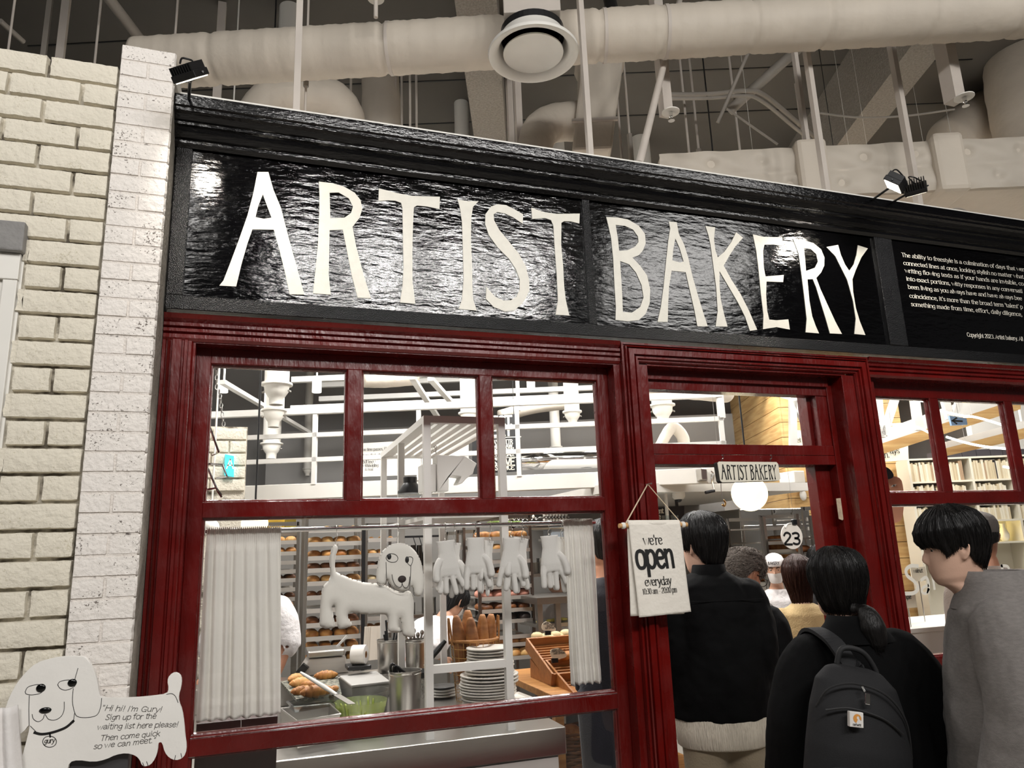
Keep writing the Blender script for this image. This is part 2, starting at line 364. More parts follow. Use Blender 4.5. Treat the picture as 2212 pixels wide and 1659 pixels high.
# window 2
win2 = struct(thing('window_2', None, None)); WE = 6.2
h2 = MB(); h2.sweep([(3.0, HB-.002), (WE, HB-.002)], [(0, .09), (0, -.004), (.012, -.012), (.026, -.012), (.030, -.004), (.036, -.016), (.048, -.016), (.052, -.006), (.058, -.018), (.070, -.018), (.074, -.008), (.086, -.022), (.104, -.03), (.104, .09)]); h2.build('header_casing', red, win2)
f = MB(); rect(f, 2.99, 3.066, 0, HB, .03, SB); f.build('left_stile', red, win2, bevel=.002)
f = MB(); rect(f, 3.066, WE, 2.300, HB+.01, .08, SB); f.build('head_rail', red, win2, bevel=.002)
f = MB(); rect(f, 3.066, WE, 1.722, 1.783, .08, SB); f.build('transom_rail', red, win2, bevel=.002)
f = MB(); rect(f, 3.066, WE, .885, .962, .08, SB); f.build('sill_rail', red, win2, bevel=.002)
f = MB(); rect(f, 3.066, WE, 0, .62, .08, SB); f.build('bottom_panel', red, win2, bevel=.002)
mx = [3.495, 4.06, 4.63, 5.2]
for x in mx:
    f = MB(); rect(f, x, x+.06, 1.783, 2.300, .08, SB); f.build('mullion', red, win2, bevel=.002)
b_ = MB(); OP2 = []
xs = [3.066]+[q for x in mx for q in (x, x+.06)]+[WE]
for i in range(0, len(xs), 2): OP2.append((xs[i], xs[i+1], 1.783, 2.300))
OP2 += [(3.066, WE, .962, 1.722), (3.066, WE, .62, .885)]
for o in OP2: bead(b_, *o)
for i in range(len(b_.v)): b_.v[i] = (b_.v[i][0], b_.v[i][1]+.01, b_.v[i][2])
b_.build('glazing_bead', red, win2)
for o in OP2:
    g = MB(); g.box((o[0]+.008, GY+.01, o[2]+.008), (o[1]-.008, GY+.015, o[3]-.008)); g.build('pane', glass, win2)
# ================================================================ SIGN BOARD
sign = thing('shop_sign', 'long black shop sign board with hand-painted cream letters above the red shopfront', 'sign', (-.36, 0, 2.49))
SY = -.05; ZT = 3.335
fr = MB(); fr.box((-.362, SY, 2.492), (WE, .10, 2.548)); fr.box((-.362, SY, 3.165), (WE, .10, 3.26)); fr.box((-.362, SY, 2.548), (-.302, .10, 3.165))
fr.box((3.135, SY-.003, 2.548), (3.205, .10, 3.165)); fr.build('frame', blk, sign, bevel=.003)
fr = MB(); fr.box((3.205, SY, 2.548), (3.262, .1, 3.165)); fr.build('frame_stile', blk, sign, bevel=.003)
gv = MB(); gv.box((1.392, SY+.001, 2.548), (1.430, .1, 3.165)); gv.build('centre_stile', blk, sign, bevel=.002)
PY = SY+.012
p = MB(); p.box((-.302, PY, 2.548), (1.392, .09, 3.165)); p.build('sign_panel', blkp, sign)
p = MB(); p.box((1.430, PY, 2.548), (3.135, .09, 3.165)); p.build('sign_panel', blkp, sign)
p = MB(); p.box((3.262, PY, 2.548), (WE, .09, 3.165)); p.build('text_panel', blkp, sign)
cp = [(3.165, -.05), (3.178, -.066), (3.190, -.066), (3.194, -.078), (3.212, -.092), (3.228, -.100), (3.232, -.112), (3.243, -.112), (3.246, -.122), (3.262, -.136), (3.270, -.150), (3.282, -.150), (3.287, -.160), (3.318, -.162), (3.322, -.155), (ZT, -.155)]
cn = MB(); vs = [(-.368, y, z) for z, y in cp]+[(-.368, .1, ZT), (-.368, .1, 3.165)]; k = len(vs)
cn.add(vs+[(WE, y, z) for _, y, z in vs], [(i, (i+1) % k, (i+1) % k+k, i+k) for i in range(k)]+[tuple(range(k))[::-1], tuple(range(k, 2*k))]); cn.build('cornice', blkc, sign)
wl = MB(); wl.box((-.36, -.06, ZT-.002), (WE, .2, ZT+.068)); wl.build('top_ledge', white, sign)
LET = {}
def zp(pts, ox, oy, sc, Y): return [(lambda q: (q[0], q[2]))(at(ox+x/sc, oy+y/sc, Y)) for x, y in pts]
z6, z7, z8 = (340, 200, 3.1909), (980, 350, 3.3515), (1560, 400, 3.3926)
def pl(s): q = list(map(int, s.split())); return list(zip(q[::2], q[1::2]))
LSRC = [
 (z6, ['690 547 765 547 800 670 850 790 905 1000 960 1200 1013 1392 912 1390 880 1240 840 1080 803 945 655 942 620 1040 580 1180 543 1336 427 1330 455 1295 500 1180 560 1020 620 850 660 700', '727 700 760 790 787 862 735 870 676 858 695 780']),
 (z6, ['1113 613 1210 625 1290 650 1360 690 1400 740 1412 800 1395 860 1345 925 1370 1060 1420 1250 1472 1418 1380 1413 1340 1260 1305 1080 1278 945 1187 948 1183 1100 1180 1250 1195 1393 1073 1384 1090 1230 1108 1030 1115 850 1118 720', '1187 690 1250 688 1320 730 1348 785 1335 830 1290 862 1192 866']),
 (z6, ['1527 660 1640 690 1750 712 1947 718 1945 803 1860 785 1790 778 1768 790 1762 900 1757 1100 1758 1300 1778 1456 1672 1447 1690 1330 1697 1200 1692 1000 1690 800 1680 760 1640 745 1585 742 1524 748']),
 (z7, ['28 270 90 282 180 283 140 325 128 400 125 550 133 750 135 900 140 990 168 1076 35 1063 60 1000 72 850 66 600 60 430 45 330']),
 (z7, ['503 378 440 342 380 312 320 305 270 322 230 378 228 450 255 530 320 620 400 700 450 775 478 850 478 920 455 975 415 1000 360 1003 300 975 237 905 233 990 290 1050 370 1082 440 1075 510 1010 548 930 546 850 520 750 470 660 400 575 330 490 292 420 290 378 315 362 370 372 430 400 500 447']),
 (z7, ['562 330 650 362 740 375 913 373 910 445 850 430 800 428 780 440 778 600 793 760 800 900 812 1000 838 1112 738 1105 755 1000 745 800 730 600 722 460 705 420 660 405 568 412']),
 (z7, ['1105 398 1180 400 1260 415 1340 460 1385 520 1390 590 1370 640 1340 675 1295 692 1350 750 1400 820 1423 920 1420 1020 1390 1100 1340 1145 1260 1153 1172 1143 1175 1050 1165 900 1155 700 1140 550 1120 460', '1173 455 1240 462 1300 490 1335 540 1338 580 1310 615 1260 638 1198 643 1190 560', '1205 717 1270 740 1320 800 1360 890 1375 980 1350 1050 1290 1090 1225 1085 1220 950']),
 (z7, ['1557 430 1615 435 1630 520 1670 600 1700 700 1730 830 1770 970 1810 1100 1840 1190 1765 1190 1745 1080 1715 950 1680 797 1578 787 1560 900 1553 1030 1550 1158 1476 1157 1500 1050 1520 900 1540 700 1555 560 1568 480', '1605 552 1635 620 1665 720 1640 727 1583 712 1590 630']),
 (z7, ['1823 463 1893 472 1885 560 1895 640 1912 690 1960 650 2010 580 2045 508 2095 548 2040 610 1995 680 1955 750 2010 850 2080 960 2140 1080 2198 1215 2145 1222 2110 1120 2060 1020 1990 900 1925 790 1925 900 1935 1000 1960 1110 1983 1192 1897 1190 1912 1080 1900 900 1880 750 1860 600 1845 530']),
 (z8, ['225 360 300 378 440 382 442 446 380 435 310 436 300 480 305 600 318 668 452 658 447 710 325 706 322 800 330 920 345 985 400 990 485 983 496 1058 400 1040 300 1055 303 950 285 800 265 600 250 480']),
 (z8, ['518 390 600 405 670 425 725 470 750 530 748 590 725 640 690 680 720 760 770 870 830 1000 878 1090 790 1086 760 980 720 850 690 750 665 688 625 690 640 850 660 960 685 1030 710 1086 612 1078 620 980 600 800 580 640 560 500', '598 460 650 468 690 505 702 560 680 605 615 628 608 540']),
 (z8, ['765 453 850 437 870 510 900 580 932 628 965 580 985 510 995 440 1068 463 1020 530 980 620 955 690 960 780 980 900 1010 1000 1050 1098 970 1090 980 980 960 850 930 740 915 690 880 620 830 520'])]
LOOPS = [[zp(pl(s), *zz, PY-.003) for s in ss] for zz, ss in LSRC]
for lp_ in LOOPS:
    m = MB(); m.prism(lp_, XZ((0, PY-.003, 0)), .004); m.build('letter', cream_l, sign)
# ================================================================ STROKE LETTERING
G = {
'a': (4.1, '~.6,4.2 1.5,5 2.8,4.8 3.2,3.8 3.2,.7 3.8,.1;~3.2,3 1.5,2.7 .3,1.8 .3,.6 1.2,0 2.4,.3 3.2,1.4'),
'b': (4.1, '.4,7.2 .4,0;~.4,3.6 1.2,4.8 2.6,5 3.6,3.8 3.6,1.4 2.6,0 1.2,.1 .4,1.2'),
'c': (3.8, '~3.4,4 2.4,5 1.2,4.8 .3,3.4 .3,1.6 1.2,.2 2.4,0 3.4,.9'),
'd': (4.1, '3.4,7.2 3.4,0;~3.4,3.8 2.5,5 1.2,4.9 .3,3.5 .3,1.5 1.2,.1 2.5,0 3.4,1.2'),
'e': (3.9, '~.4,2.7 3.4,2.7 3.4,3.8 2.6,5 1.2,5 .3,3.6 .3,1.5 1.2,.1 2.5,0 3.4,.8'),
'f': (2.7, '~2.9,6.6 2.2,7.3 1.3,7 1.1,6 1.1,0;0,5 2.3,5'),
'g': (4.0, '~3.3,4 2.5,5 1.2,4.9 .3,3.7 .3,2 1.2,.8 2.5,.8 3.3,2;~3.3,5 3.3,-.6 2.6,-2 1.2,-2.1 .3,-1.4'),
'h': (4.1, '.5,7.2 .5,0;~.5,3.6 1.4,4.8 2.6,5 3.3,4.2 3.3,0'),
'i': (1.7, '.7,5 .7,0;.7,6.9 .7,6.3'), 'j': (1.8, '~.9,5 .9,-1 .3,-2;.9,6.9 .9,6.3'),
'k': (3.8, '.5,7.2 .5,0;3.2,5 .5,2.2;1.4,3.1 3.5,0'), 'l': (1.7, '.7,7.2 .7,0'),
'm': (6.0, '.5,5 .5,0;~.5,3.7 1.2,4.8 2.1,5 2.8,4.2 2.8,0;~2.8,3.7 3.5,4.8 4.5,5 5.1,4.2 5.1,0'),
'n': (4.1, '.5,5 .5,0;~.5,3.6 1.4,4.8 2.6,5 3.3,4.2 3.3,0'),
'o': (4.1, '~2,5 .9,4.8 .3,3.4 .3,1.6 .9,.2 2,0 3.1,.2 3.7,1.6 3.7,3.4 3.1,4.8 2,5'),
'p': (4.1, '.5,5 .5,-2.2;~.5,3.7 1.4,4.9 2.7,5 3.6,3.7 3.6,1.4 2.7,0 1.4,.1 .5,1.2'),
'q': (4.1, '3.4,5 3.4,-2.2;~3.4,3.8 2.5,5 1.2,4.9 .3,3.5 .3,1.5 1.2,.1 2.5,0 3.4,1.2'),
'r': (2.9, '.5,5 .5,0;~.5,3.4 1.3,4.7 2.2,5 2.7,4.6'),
's': (3.3, '~2.8,4.2 2,5 .9,4.9 .4,3.9 1,2.9 2.3,2.2 2.9,1.3 2.3,.2 1.2,0 .3,.8'),
't': (2.7, '~1,6.4 1,1 1.5,0 2.4,.3;0,5 2.3,5'),
'u': (4.1, '~.5,5 .5,1.2 1.1,.1 2.3,0 3.3,1.2;3.3,5 3.3,0'), 'v': (3.7, '.2,5 1.8,0 3.4,5'),
'w': (5.6, '.2,5 1.5,0 2.8,4.6 4.1,0 5.3,5'), 'x': (3.6, '.2,5 3.3,0;3.2,5 .2,0'), 'y': (3.7, '.2,5 1.8,.4;~3.4,5 1.6,-.6 1,-2 .1,-2'), 'z': (3.5, '.3,5 3.1,5 .3,0 3.2,0'),
'A': (5.2, '.2,0 2.5,7.2 4.9,0;1,2.5 4.1,2.5'), 'B': (4.7, '.6,7.2 .6,0;~.6,7.2 2.8,7.1 3.6,5.6 2.7,4 .6,3.9;~.6,3.9 3,3.8 4.1,2 3.1,.1 .6,0'),
'C': (5, '~4.5,5.8 3.4,7.2 1.6,7 .4,4.8 .4,2.4 1.6,.2 3.4,0 4.6,1.3'), 'D': (5, '.6,7.2 .6,0;~.6,7.2 3,7.1 4.5,5 4.5,2.2 3,.1 .6,0'),
'E': (4.2, '.6,7.2 .6,0;.6,7.2 3.8,7.2;.6,3.8 3.2,3.8;.6,0 3.9,0'), 'G': (5.2, '~4.6,5.8 3.4,7.2 1.6,7 .4,4.8 .4,2.4 1.6,.2 3.4,0 4.6,1;2.8,3 4.6,3 4.6,0'),
'H': (5, '.6,7.2 .6,0;4.4,7.2 4.4,0;.6,3.7 4.4,3.7'), 'I': (2, '1,7.2 1,0'), 'K': (4.7, '.6,7.2 .6,0;4.2,7.2 .6,3;1.8,4.3 4.4,0'), 'L': (4, '.6,7.2 .6,0;.6,0 3.7,0'),
'M': (6, '.6,0 .6,7.2 3,1.5 5.4,7.2 5.4,0'), 'N': (5, '.6,0 .6,7.2 4.4,0 4.4,7.2'), 'O': (5.4, '~2.7,7.2 1,6.8 .4,4.6 .4,2.6 1,.4 2.7,0 4.4,.4 5,2.6 5,4.6 4.4,6.8 2.7,7.2'),
'R': (4.8, '.6,7.2 .6,0;~.6,7.2 3,7.1 4,5.6 3,3.8 .6,3.7;2.2,3.7 4.4,0'), 'S': (4.4, '~3.8,6 2.8,7.2 1.2,7.1 .5,5.6 1.2,4.2 3,3.2 3.9,1.8 3,.1 1.4,0 .4,1.2'),
'T': (4.6, '2.3,7.2 2.3,0;.2,7.2 4.4,7.2'), 'V': (4.8, '.2,7.2 2.4,0 4.6,7.2'), 'W': (6.8, '.2,7.2 1.8,0 3.4,6.6 5,0 6.6,7.2'), 'Y': (4.6, '.2,7.2 2.3,3.4 4.4,7.2;2.3,3.4 2.3,0'),
'0': (4.2, '~2.1,7 .9,6.6 .4,4.6 .4,2.4 .9,.4 2.1,0 3.3,.4 3.8,2.4 3.8,4.6 3.3,6.6 2.1,7'), '1': (3, '.6,5.8 1.7,7 1.7,0'), '2': (4.2, '~.5,5.4 1.2,6.9 2.6,7 3.6,5.8 3.3,4.2 .5,.6;.4,0 3.8,0'),
'3': (4.2, '~.6,6.4 2,7 3.4,6.4 3.5,4.8 2.6,3.8 1.5,3.7;~1.5,3.7 3,3.5 3.7,2.2 3.2,.5 1.8,0 .5,.7'), '.': (1.6, '.7,.5 .7,0'), ',': (1.6, '~.8,.6 .8,0 .3,-1.1'), "'": (1.4, '.7,7.2 .6,5.6'), '"': (2.4, '.6,7.2 .5,5.6;1.6,7.2 1.5,5.6'),
'!': (2, '1,7.2 1,2;1,.5 1,0'), '-': (2.8, '.3,2.6 2.4,2.6'), ':': (1.6, '.7,.6 .7,0;.7,4.6 .7,4'), ' ': (2.1, '')}
GC = {}
def glyph(c):
    if c not in GC:
        w, s = G[c]; out = []
        for q in s.split(';'):
            if not q: continue
            sm = q[0] == '~'; p = [tuple(map(float, t.split(','))) for t in q.lstrip('~').split()]
            out.append((chaik(p, 2) if sm else [np.array(t) for t in p], sm, len(p)))
        GC[c] = (w, out)
    return GC[c]
def ribbon(mb, P, wf, o, u, v, n, lift, cap=True):
    P = [np.array(p, float) for p in P]; K = len(P); vs = []
    for i in range(K):
        t = P[min(i+1, K-1)]-P[max(i-1, 0)]; t = t/(np.linalg.norm(t)+1e-9); nn = np.array([-t[1], t[0]]); w = wf(t)/2; e = t*w*(.8 if cap else 0)*((i == K-1)-(i == 0))
        vs += [P[i]+e+nn*w, P[i]+e-nn*w]
    mb.add([o+u*p[0]+v*p[1]+n*lift for p in vs], [(2*i, 2*i+1, 2*i+3, 2*i+2) for i in range(K-1)])
def swidth(s, sp=0): return sum(glyph(c)[0]+sp for c in s)
def write(mb, s, fr, h, w=.8, style='sans', align='l', sp=0.0, xs=1.0, shear=0.0, jit=0.0, lift=.0012, fit=None):
    # h: size of one grid unit (cap height is 7.2 units); fr = (origin on baseline, u, v, n)
    o, u, v, n = [np.array(q, float) for q in fr]; rnd = random.Random(hash(s) % 1000 if False else len(s)*7+ord(s[0]))
    tot = swidth(s, sp)*h*xs
    if fit: xs *= fit/tot; tot = fit
    x = {'l': 0, 'c': -tot/2, 'r': -tot}[align]
    for c in s:
        gw, st = glyph(c); jy = rnd.uniform(-jit, jit)*h; jr = rnd.uniform(-jit, jit)*.12; js = 1+rnd.uniform(-jit, jit)*.12
        for P, sm, k in st:
            T = lambda p: np.array([x+(p[0]*js+p[1]*(shear+jr))*h*xs, p[1]*js*h+jy])
            Q = [T(p) for p in P]
            if style == 'serif': wf = lambda t: h*(w*(.42+.58*abs(t[1])))
            else: wf = lambda t: h*w
            if style == 'bold' and not sm and k > 2:
                for i in range(k-1): ribbon(mb, Q[i:i+2], wf, o, u, v, n, lift)
            else: ribbon(mb, Q, wf, o, u, v, n, lift)
            if style == 'serif':
                e = []
                if k == 2 and abs(P[0][0]-P[1][0]) < .1 and abs(P[0][1]-P[1][1]) > 2: e = [(P[0], 1), (P[-1], 1)]
                elif sm and abs(P[-1][1]) < .05 and abs(P[-1][0]-P[-2][0]) < .05: e = [(P[-1], 1)]
                elif not sm and k >= 2 and abs(P[0][0]-P[1][0]) >= .1 and abs(P[0][1]-P[1][1]) > 2: e = [(p, 1) for p in (P[0], P[-1]) if abs(p[1]) < .1 or p[1] > 4.9]
                for p, _ in e: ribbon(mb, [T(p+np.array([-.62, 0])), T(p+np.array([.62, 0]))], lambda t: h*w*.36, o, u, v, n, lift)
        x += (gw+sp)*h*xs
    return mb
ink_w = mat('white_lettering', (235, 230, 218), .5)
ink_k = mat('black_lettering', (18, 18, 18), .5)
ink_p = mat('pencil_lettering', (70, 66, 62), .6)
tx = MB(); tY = PY-.0005
TL = [((1947.5, 554.5), 'The ability to freestyle is a culmination of days that wer', 2212), ((1951.5, 572), 'connected lines at once, looking stylish no matter what', 2211), ((1955, 588.5), 'writing flowing texts as if your hands are invisible, co', 2211), ((1958, 606), 'into exact portions, witty responses in any conversati', 2209), ((1961.5, 623.5), 'been living as you always have and have always bee', 2208), ((1964.5, 643), "coincidence, it's more than the broad term 'talent' p", 2210), ((1968, 661), 'something made from time, effort, daily diligence,', 2209), ((2089, 727), 'Copyright 2023. Artist bakery. All', 2211)]
for (x, y), s, xe in TL:
    a = at(x, y, tY); e = at(xe, y+(xe-x)*.105, tY); write(tx, s, XZ(a), .0033, .95, 'serif', fit=e[0]-a[0])
tx.build('panel_lettering', ink_w, sign)
# ================================================================ OPEN CEILING: ducts, beams, posts
gA = math.radians(20.3); A = np.array([math.cos(gA), -math.sin(gA), 0]); B = np.array([math.sin(gA), math.cos(gA), 0]); ZU = np.array([0, 0, 1.])
def onb(px, py, b):
    d = ray(px, py); return CAM+d*((b-CAM@B)/(d@B))
def pxr(p, n): return n/F*float((np.array(p)-CAM)@FWD)   # n pixels, in metres, at point p
ductm = mat('painted_duct_wrap', (203, 193, 179), .62, var=.10, vs=3, bump=.8, bs=8, bd=7)
ductq = mat('quilted_duct_wrap', (196, 187, 174), .62, var=.10, vs=3, bump=.7, bs=5, bd=6)
rough = mat('sprayed_fireproofing', (158, 151, 142), .95, var=.25, vs=60, bump=1.0, bs=70, bd=6)
postm = mat('painted_steel_post', (196, 187, 178), .55, var=.1, vs=6)
piped = mat('painted_grey_pipe', (150, 143, 134), .6, var=.15, vs=5)
def tubeobj(name, pts, r, m, par=None, n=24, smooth=60): return MB().tube(pts, r, n).build(name, m, par, smooth=smooth)
# long round duct
a, b = atz(300, 138, 4.5), atz(2330, 16, 4.5); L_ = np.linalg.norm(b-a); mid = atz(1000, 106, 4.5); rD = pxr(mid, 54)
dct = thing('round_duct', 'long white fabric-wrapped round duct crossing the top of the photo', 'duct', (a+b)/2)
K = 300; pts = [a+(b-a)*i/K for i in range(K+1)]; seam = [.085, .27, .40, .50, .565, .66, .735, .84, .93]
R = [rD*(1+.012*math.sin(i*.9)+.008*math.sin(i*2.3)-.085*sum(math.exp(-((i/K-s)/.0028)**2) for s in seam)) for i in range(K+1)]
md = MB().tube(pts, R, 32)
random.seed(3)
for i in range(len(md.v)):
    k = i//32; t = k/K; nr = min(abs(t-s) for s in seam); amp = .004+.012*math.exp(-(nr/.012)**2); p = np.array(md.v[i]); c = pts[min(k, K)]; md.v[i] = tuple(c+(p-c)*(1+random.uniform(-amp, amp)))
md.build('duct_wrap', ductm, dct, smooth=180)
for s in seam[1:5]:
    p = a+(b-a)*(s+.004); q = a+(b-a)*(s+.0075); MB().tube([p, q], rD*1.012, 32).build('duct_strap', postm, dct, smooth=40)
# ceiling diffuser on a square drop
c = atz(1152, 115, 4.2); rr = pxr(c, 98)
df = thing('round_diffuser', 'white round ceiling air diffuser hanging on a square duct drop', 'air diffuser', c)
MB().lathe(c, [(rr*.70, .10), (rr*.80, .05), (rr*.97, .012), (rr, 0), (rr*.985, -.012), (rr*.93, -.014), (rr*.80, .004), (rr*.74, .03), (rr*.70, .09)], 56, cap=False).build('outer_ring', white, df, smooth=50)
MB().lathe(c, [(.001, .004), (rr*.60, .004), (rr*.66, -.006), (rr*.665, .0), (rr*.62, .012), (.001, .03)], 56, cap=False).build('inner_disc', white, df, smooth=50)
MB().lathe(c, [(rr*.70, .09), (rr*.70, .14), (.001, .14)], 40, cap=False).build('dark_throat', blackm, df)
MB().box((c[0]-.006, c[1]-.006, c[2]+.01), (c[0]+.006, c[1]+.006, c[2]+.14)).build('hanger', blackm, df)
w = pxr(c, 60); bx = MB(); bx.obox(c+ZU*.75, A*w, B*w, ZU*.61); bx.build('duct_drop', postm, df, bevel=.004)
# concrete-sprayed beams
def beamB(p_px, wpx, y0=0, zb=5.2, name=None):
    pass
for (x0, yy, x1, lab) in ((1003, 150, 1083, 'rough sprayed ceiling beam directly behind the round diffuser'), (1893, 200, 1962, 'rough sprayed ceiling beam slanting behind the posts at upper right')):
    p0, p1 = atz(x0, yy, 5.15), atz(x1, yy, 5.15); m_ = (p0+p1)/2; hw = abs(float((p1-p0)@A))/2
    o = MB(); o.obox(m_+ZU*.33, A*hw, B*7, ZU*.33); o = o.build('ceiling_beam', rough); tag(struct(o), lab)
# panel seams
sm = MB()
for y, sl in ((60, -.055), (128, -.045), (170, -.04), (262, -.04)):
    for x0, x1 in ((60, 2100),): sm.beam(atz(x0, y+40, 5.797), atz(x1, y+40+(x1-x0)*sl, 5.797), .012, .006)
struct(sm.build('ceiling_seam', blackm))
# square posts that carry the sign
PX = [((640, 236), .15, 14, 'square steel post above the letter I of the sign'), ((1275, 338), .15, 12, 'square steel post right of the round diffuser'), ((1785, 412), .15, 12, 'square steel post above the letter E of the sign'), ((1985, 446), .15, 13, 'square steel post behind the black floodlight'), ((1757, 408), .55, 10, 'thin square post just left of the post above letter E')]
PX = [(p, y, w, l) for p, y, w, l in PX]
for (p, Y, w, lab) in PX:
    q = at(*p, Y); hw = pxr(q, w)/2; o = MB(); o.box((q[0]-hw, Y-hw, 3.40 if Y < .3 else 2.9), (q[0]+hw, Y+hw, 5.8)); o.build('steel_post', postm); tag(bpy.data.objects[-1] if False else COL.objects[-1], lab, 'post')
for px, y0, Y, w, lab in ((470, 190, 2.4, 17, 'square hanger tube behind the long duct near the pillar'), (1123, 330, 1.6, 14, 'square hanger tube below the round diffuser'), (1105, 320, 1.9, 12, 'narrow hanger tube left of the one below the diffuser'), (848, 180, 2.8, 14, 'square hanger tube rising behind the wrapped vertical duct'), (130, 120, 2.6, 15, 'thick grey pipe hanger above the cream brick wall'), (95, 110, 2.6, 10, 'thinner grey hanger above the cream brick wall')):
    q = at(px, y0, Y); hw = pxr(q, w)/2; o = MB(); o.box((q[0]-hw, Y-hw, q[2]-.6), (q[0]+hw, Y+hw, 5.8)); tag(o.build('hanger_tube', postm if w > 11 else piped), lab, 'hanger')
# threaded rods
rods = [(20, 90, 1.8), (205, 130, 2.2), (375, 120, 2.0), (662, 150, 1.2), (760, 40, 2.6), (886, 270, 2.2), (900, 275, 2.3), (1340, 300, 1.4), (1362, 320, 1.6), (1490, 345, 1.7), (1512, 350, 1.9), (1600, 340, 1.5), (1736, 310, 2.0), (868, 270, 2.6)]
for i, (px, y0, Y) in enumerate(rods):
    q = at(px, y0, Y); o = MB(); r_ = pxr(q, 2.6); o.cyl((q[0], q[1], q[2]-.9), (q[0], q[1], 5.8), r_, 8); o = o.build('threaded_rod', postm, smooth=60); tag(o, 'thin steel rod hanging straight down from the dark ceiling', 'rod', 'thin hanging rods')
    if px in (662, 1362, 1512): MB().cyl((q[0], q[1], q[2]-.12), (q[0], q[1], q[2]+.12), r_*2.2, 8).build('turnbuckle', piped, o)
# diagonal conduit in front
o = MB(); p0, p1 = at(1381, 354, .02), at(1478, -40, .9); rr = pxr(p0, 8.5); o.cyl(p0, p1, rr, 16); o = o.build('diagonal_pipe', postm, smooth=60); tag(o, 'slanting white pipe rising from the sign top to the ceiling', 'pipe')
k_ = p0+(p1-p0)*.52; MB().cyl(k_, k_+(p1-p0)*.012, rr*1.25, 16).build('pipe_coupling', postm, o, smooth=40)
for (x0, y0, x1, y1, z0, z1, w, lab) in ((230, -10, 330, 120, 5.3, 5.3, 24, 'thick grey diagonal pipe above the brick wall'), (1575, 240, 1735, 95, 5.0, 5.4, 22, 'thick grey diagonal brace left of the thin square post'), (1550, 265, 1622, 100, 4.7, 5.2, 8, 'thin grey diagonal rod left of the thick brace'), (1570, 235, 1680, 312, 4.9, 4.6, 5, 'thin wire bracing slanting down to the quilted duct'), (0, 45, 50, 90, 5.2, 5.2, 12, 'short grey diagonal bar at the top left corner')):
    p0, p1 = atz(x0, y0, z0), atz(x1, y1, z1); tag(tubeobj('ceiling_pipe', [p0, p1], pxr(p0, w/2), piped, n=14), lab, 'pipe')
cv = [atz(x, y, 5.1) for x, y in ((1440, 204), (1530, 203), (1610, 196), (1650, 205), (1720, 262), (1775, 310))]
tag(tubeobj('conduit', catmull(cv, 6), pxr(cv[2], 5), piped, n=10), 'grey bent conduit under the dark ceiling, upper of the pair', 'conduit')
cv = [atz(x, y, 5.0) for x, y in ((1440, 213), (1530, 212), (1605, 207), (1645, 218), (1712, 272), (1770, 318))]
tag(tubeobj('conduit', catmull(cv, 6), pxr(cv[2], 4), piped, n=10), 'grey bent conduit under the dark ceiling, lower of the pair', 'conduit')
cv = [atz(x, y, 4.9) for x, y in ((1770, 244), (1860, 254), (1960, 250), (2062, 236))]
tag(tubeobj('cable', catmull(cv, 8), pxr(cv[1], 2.2), piped, n=8), 'thin grey cable sagging between the posts', 'cable')
# elbow duct at left
def seg(pts, rpx, name, lab, Y, k=7, m=ductm, n=28):
    P = [at(x, y, yy) for x, y, yy in pts]; r = [pxr(p, q) for p, q in zip(P, rpx)] if hasattr(rpx, '__len__') else pxr(P[0], rpx)
    PP = catmull(P, k); rr = np.interp(np.linspace(0, 1, len(PP)), np.linspace(0, 1, len(P)), r if hasattr(r, '__len__') else [r]*len(P))
    rr = [q*(1+.012*math.sin(i*2.1)) for i, q in enumerate(rr)]; o = MB().tube(PP, rr, n).build(name, m, smooth=180); return tag(o, lab, 'duct')
seg([(545, 262, 2.0), (590, 216, 2.0), (650, 210, 2.0), (712, 218, 2.0), (744, 258, 2.05), (748, 330, 2.1)], [40, 46, 46, 46, 44, 44], 'elbow_duct', 'white wrapped elbow duct above the letters R and T', 2)
seg([(815, 120, 2.9), (822, 180, 2.9), (826, 330, 2.9)], [40, 40, 46], 'vertical_duct', 'white wrapped vertical duct behind the elbow duct', 2.9)
seg([(1150, 350, 1.6), (1160, 296, 1.6), (1190, 268, 1.6), (1245, 262, 1.6)], [40, 40, 40, 42], 'elbow_duct', 'white wrapped elbow duct just below the round diffuser', 1.6)
o = thing('square_duct', 'white tapering square duct drop between diffuser and slanting pipe', 'duct', at(1290, 230, 1.5))
sq = MB(); secs = [(1297, 112, 52), (1297, 128, 54), (1296, 150, 46), (1293, 200, 44), (1285, 260, 43), (1276, 345, 42)]; vs = []; fs = []
for x, y, hw in secs:
    p = at(x, y, 1.5); w = pxr(p, hw); vs += [p-A*w-B*w, p+A*w-B*w, p+A*w+B*w, p-A*w+B*w]
for i in range(len(secs)-1): fs += [(i*4+k, i*4+(k+1) % 4, i*4+4+(k+1) % 4, i*4+4+k) for k in range(4)]
fs += [(0, 1, 2, 3), tuple(range(len(vs)-4, len(vs)))]; sq.add(vs, fs); sq.build('duct_wrap', ductm, o, bevel=.02)
p = at(1281, 285, 1.5); w = pxr(p, 46); MB().obox(p-B*w, A*w*1.05, B*.012, ZU*.012).build('clamp_bar', postm, o)
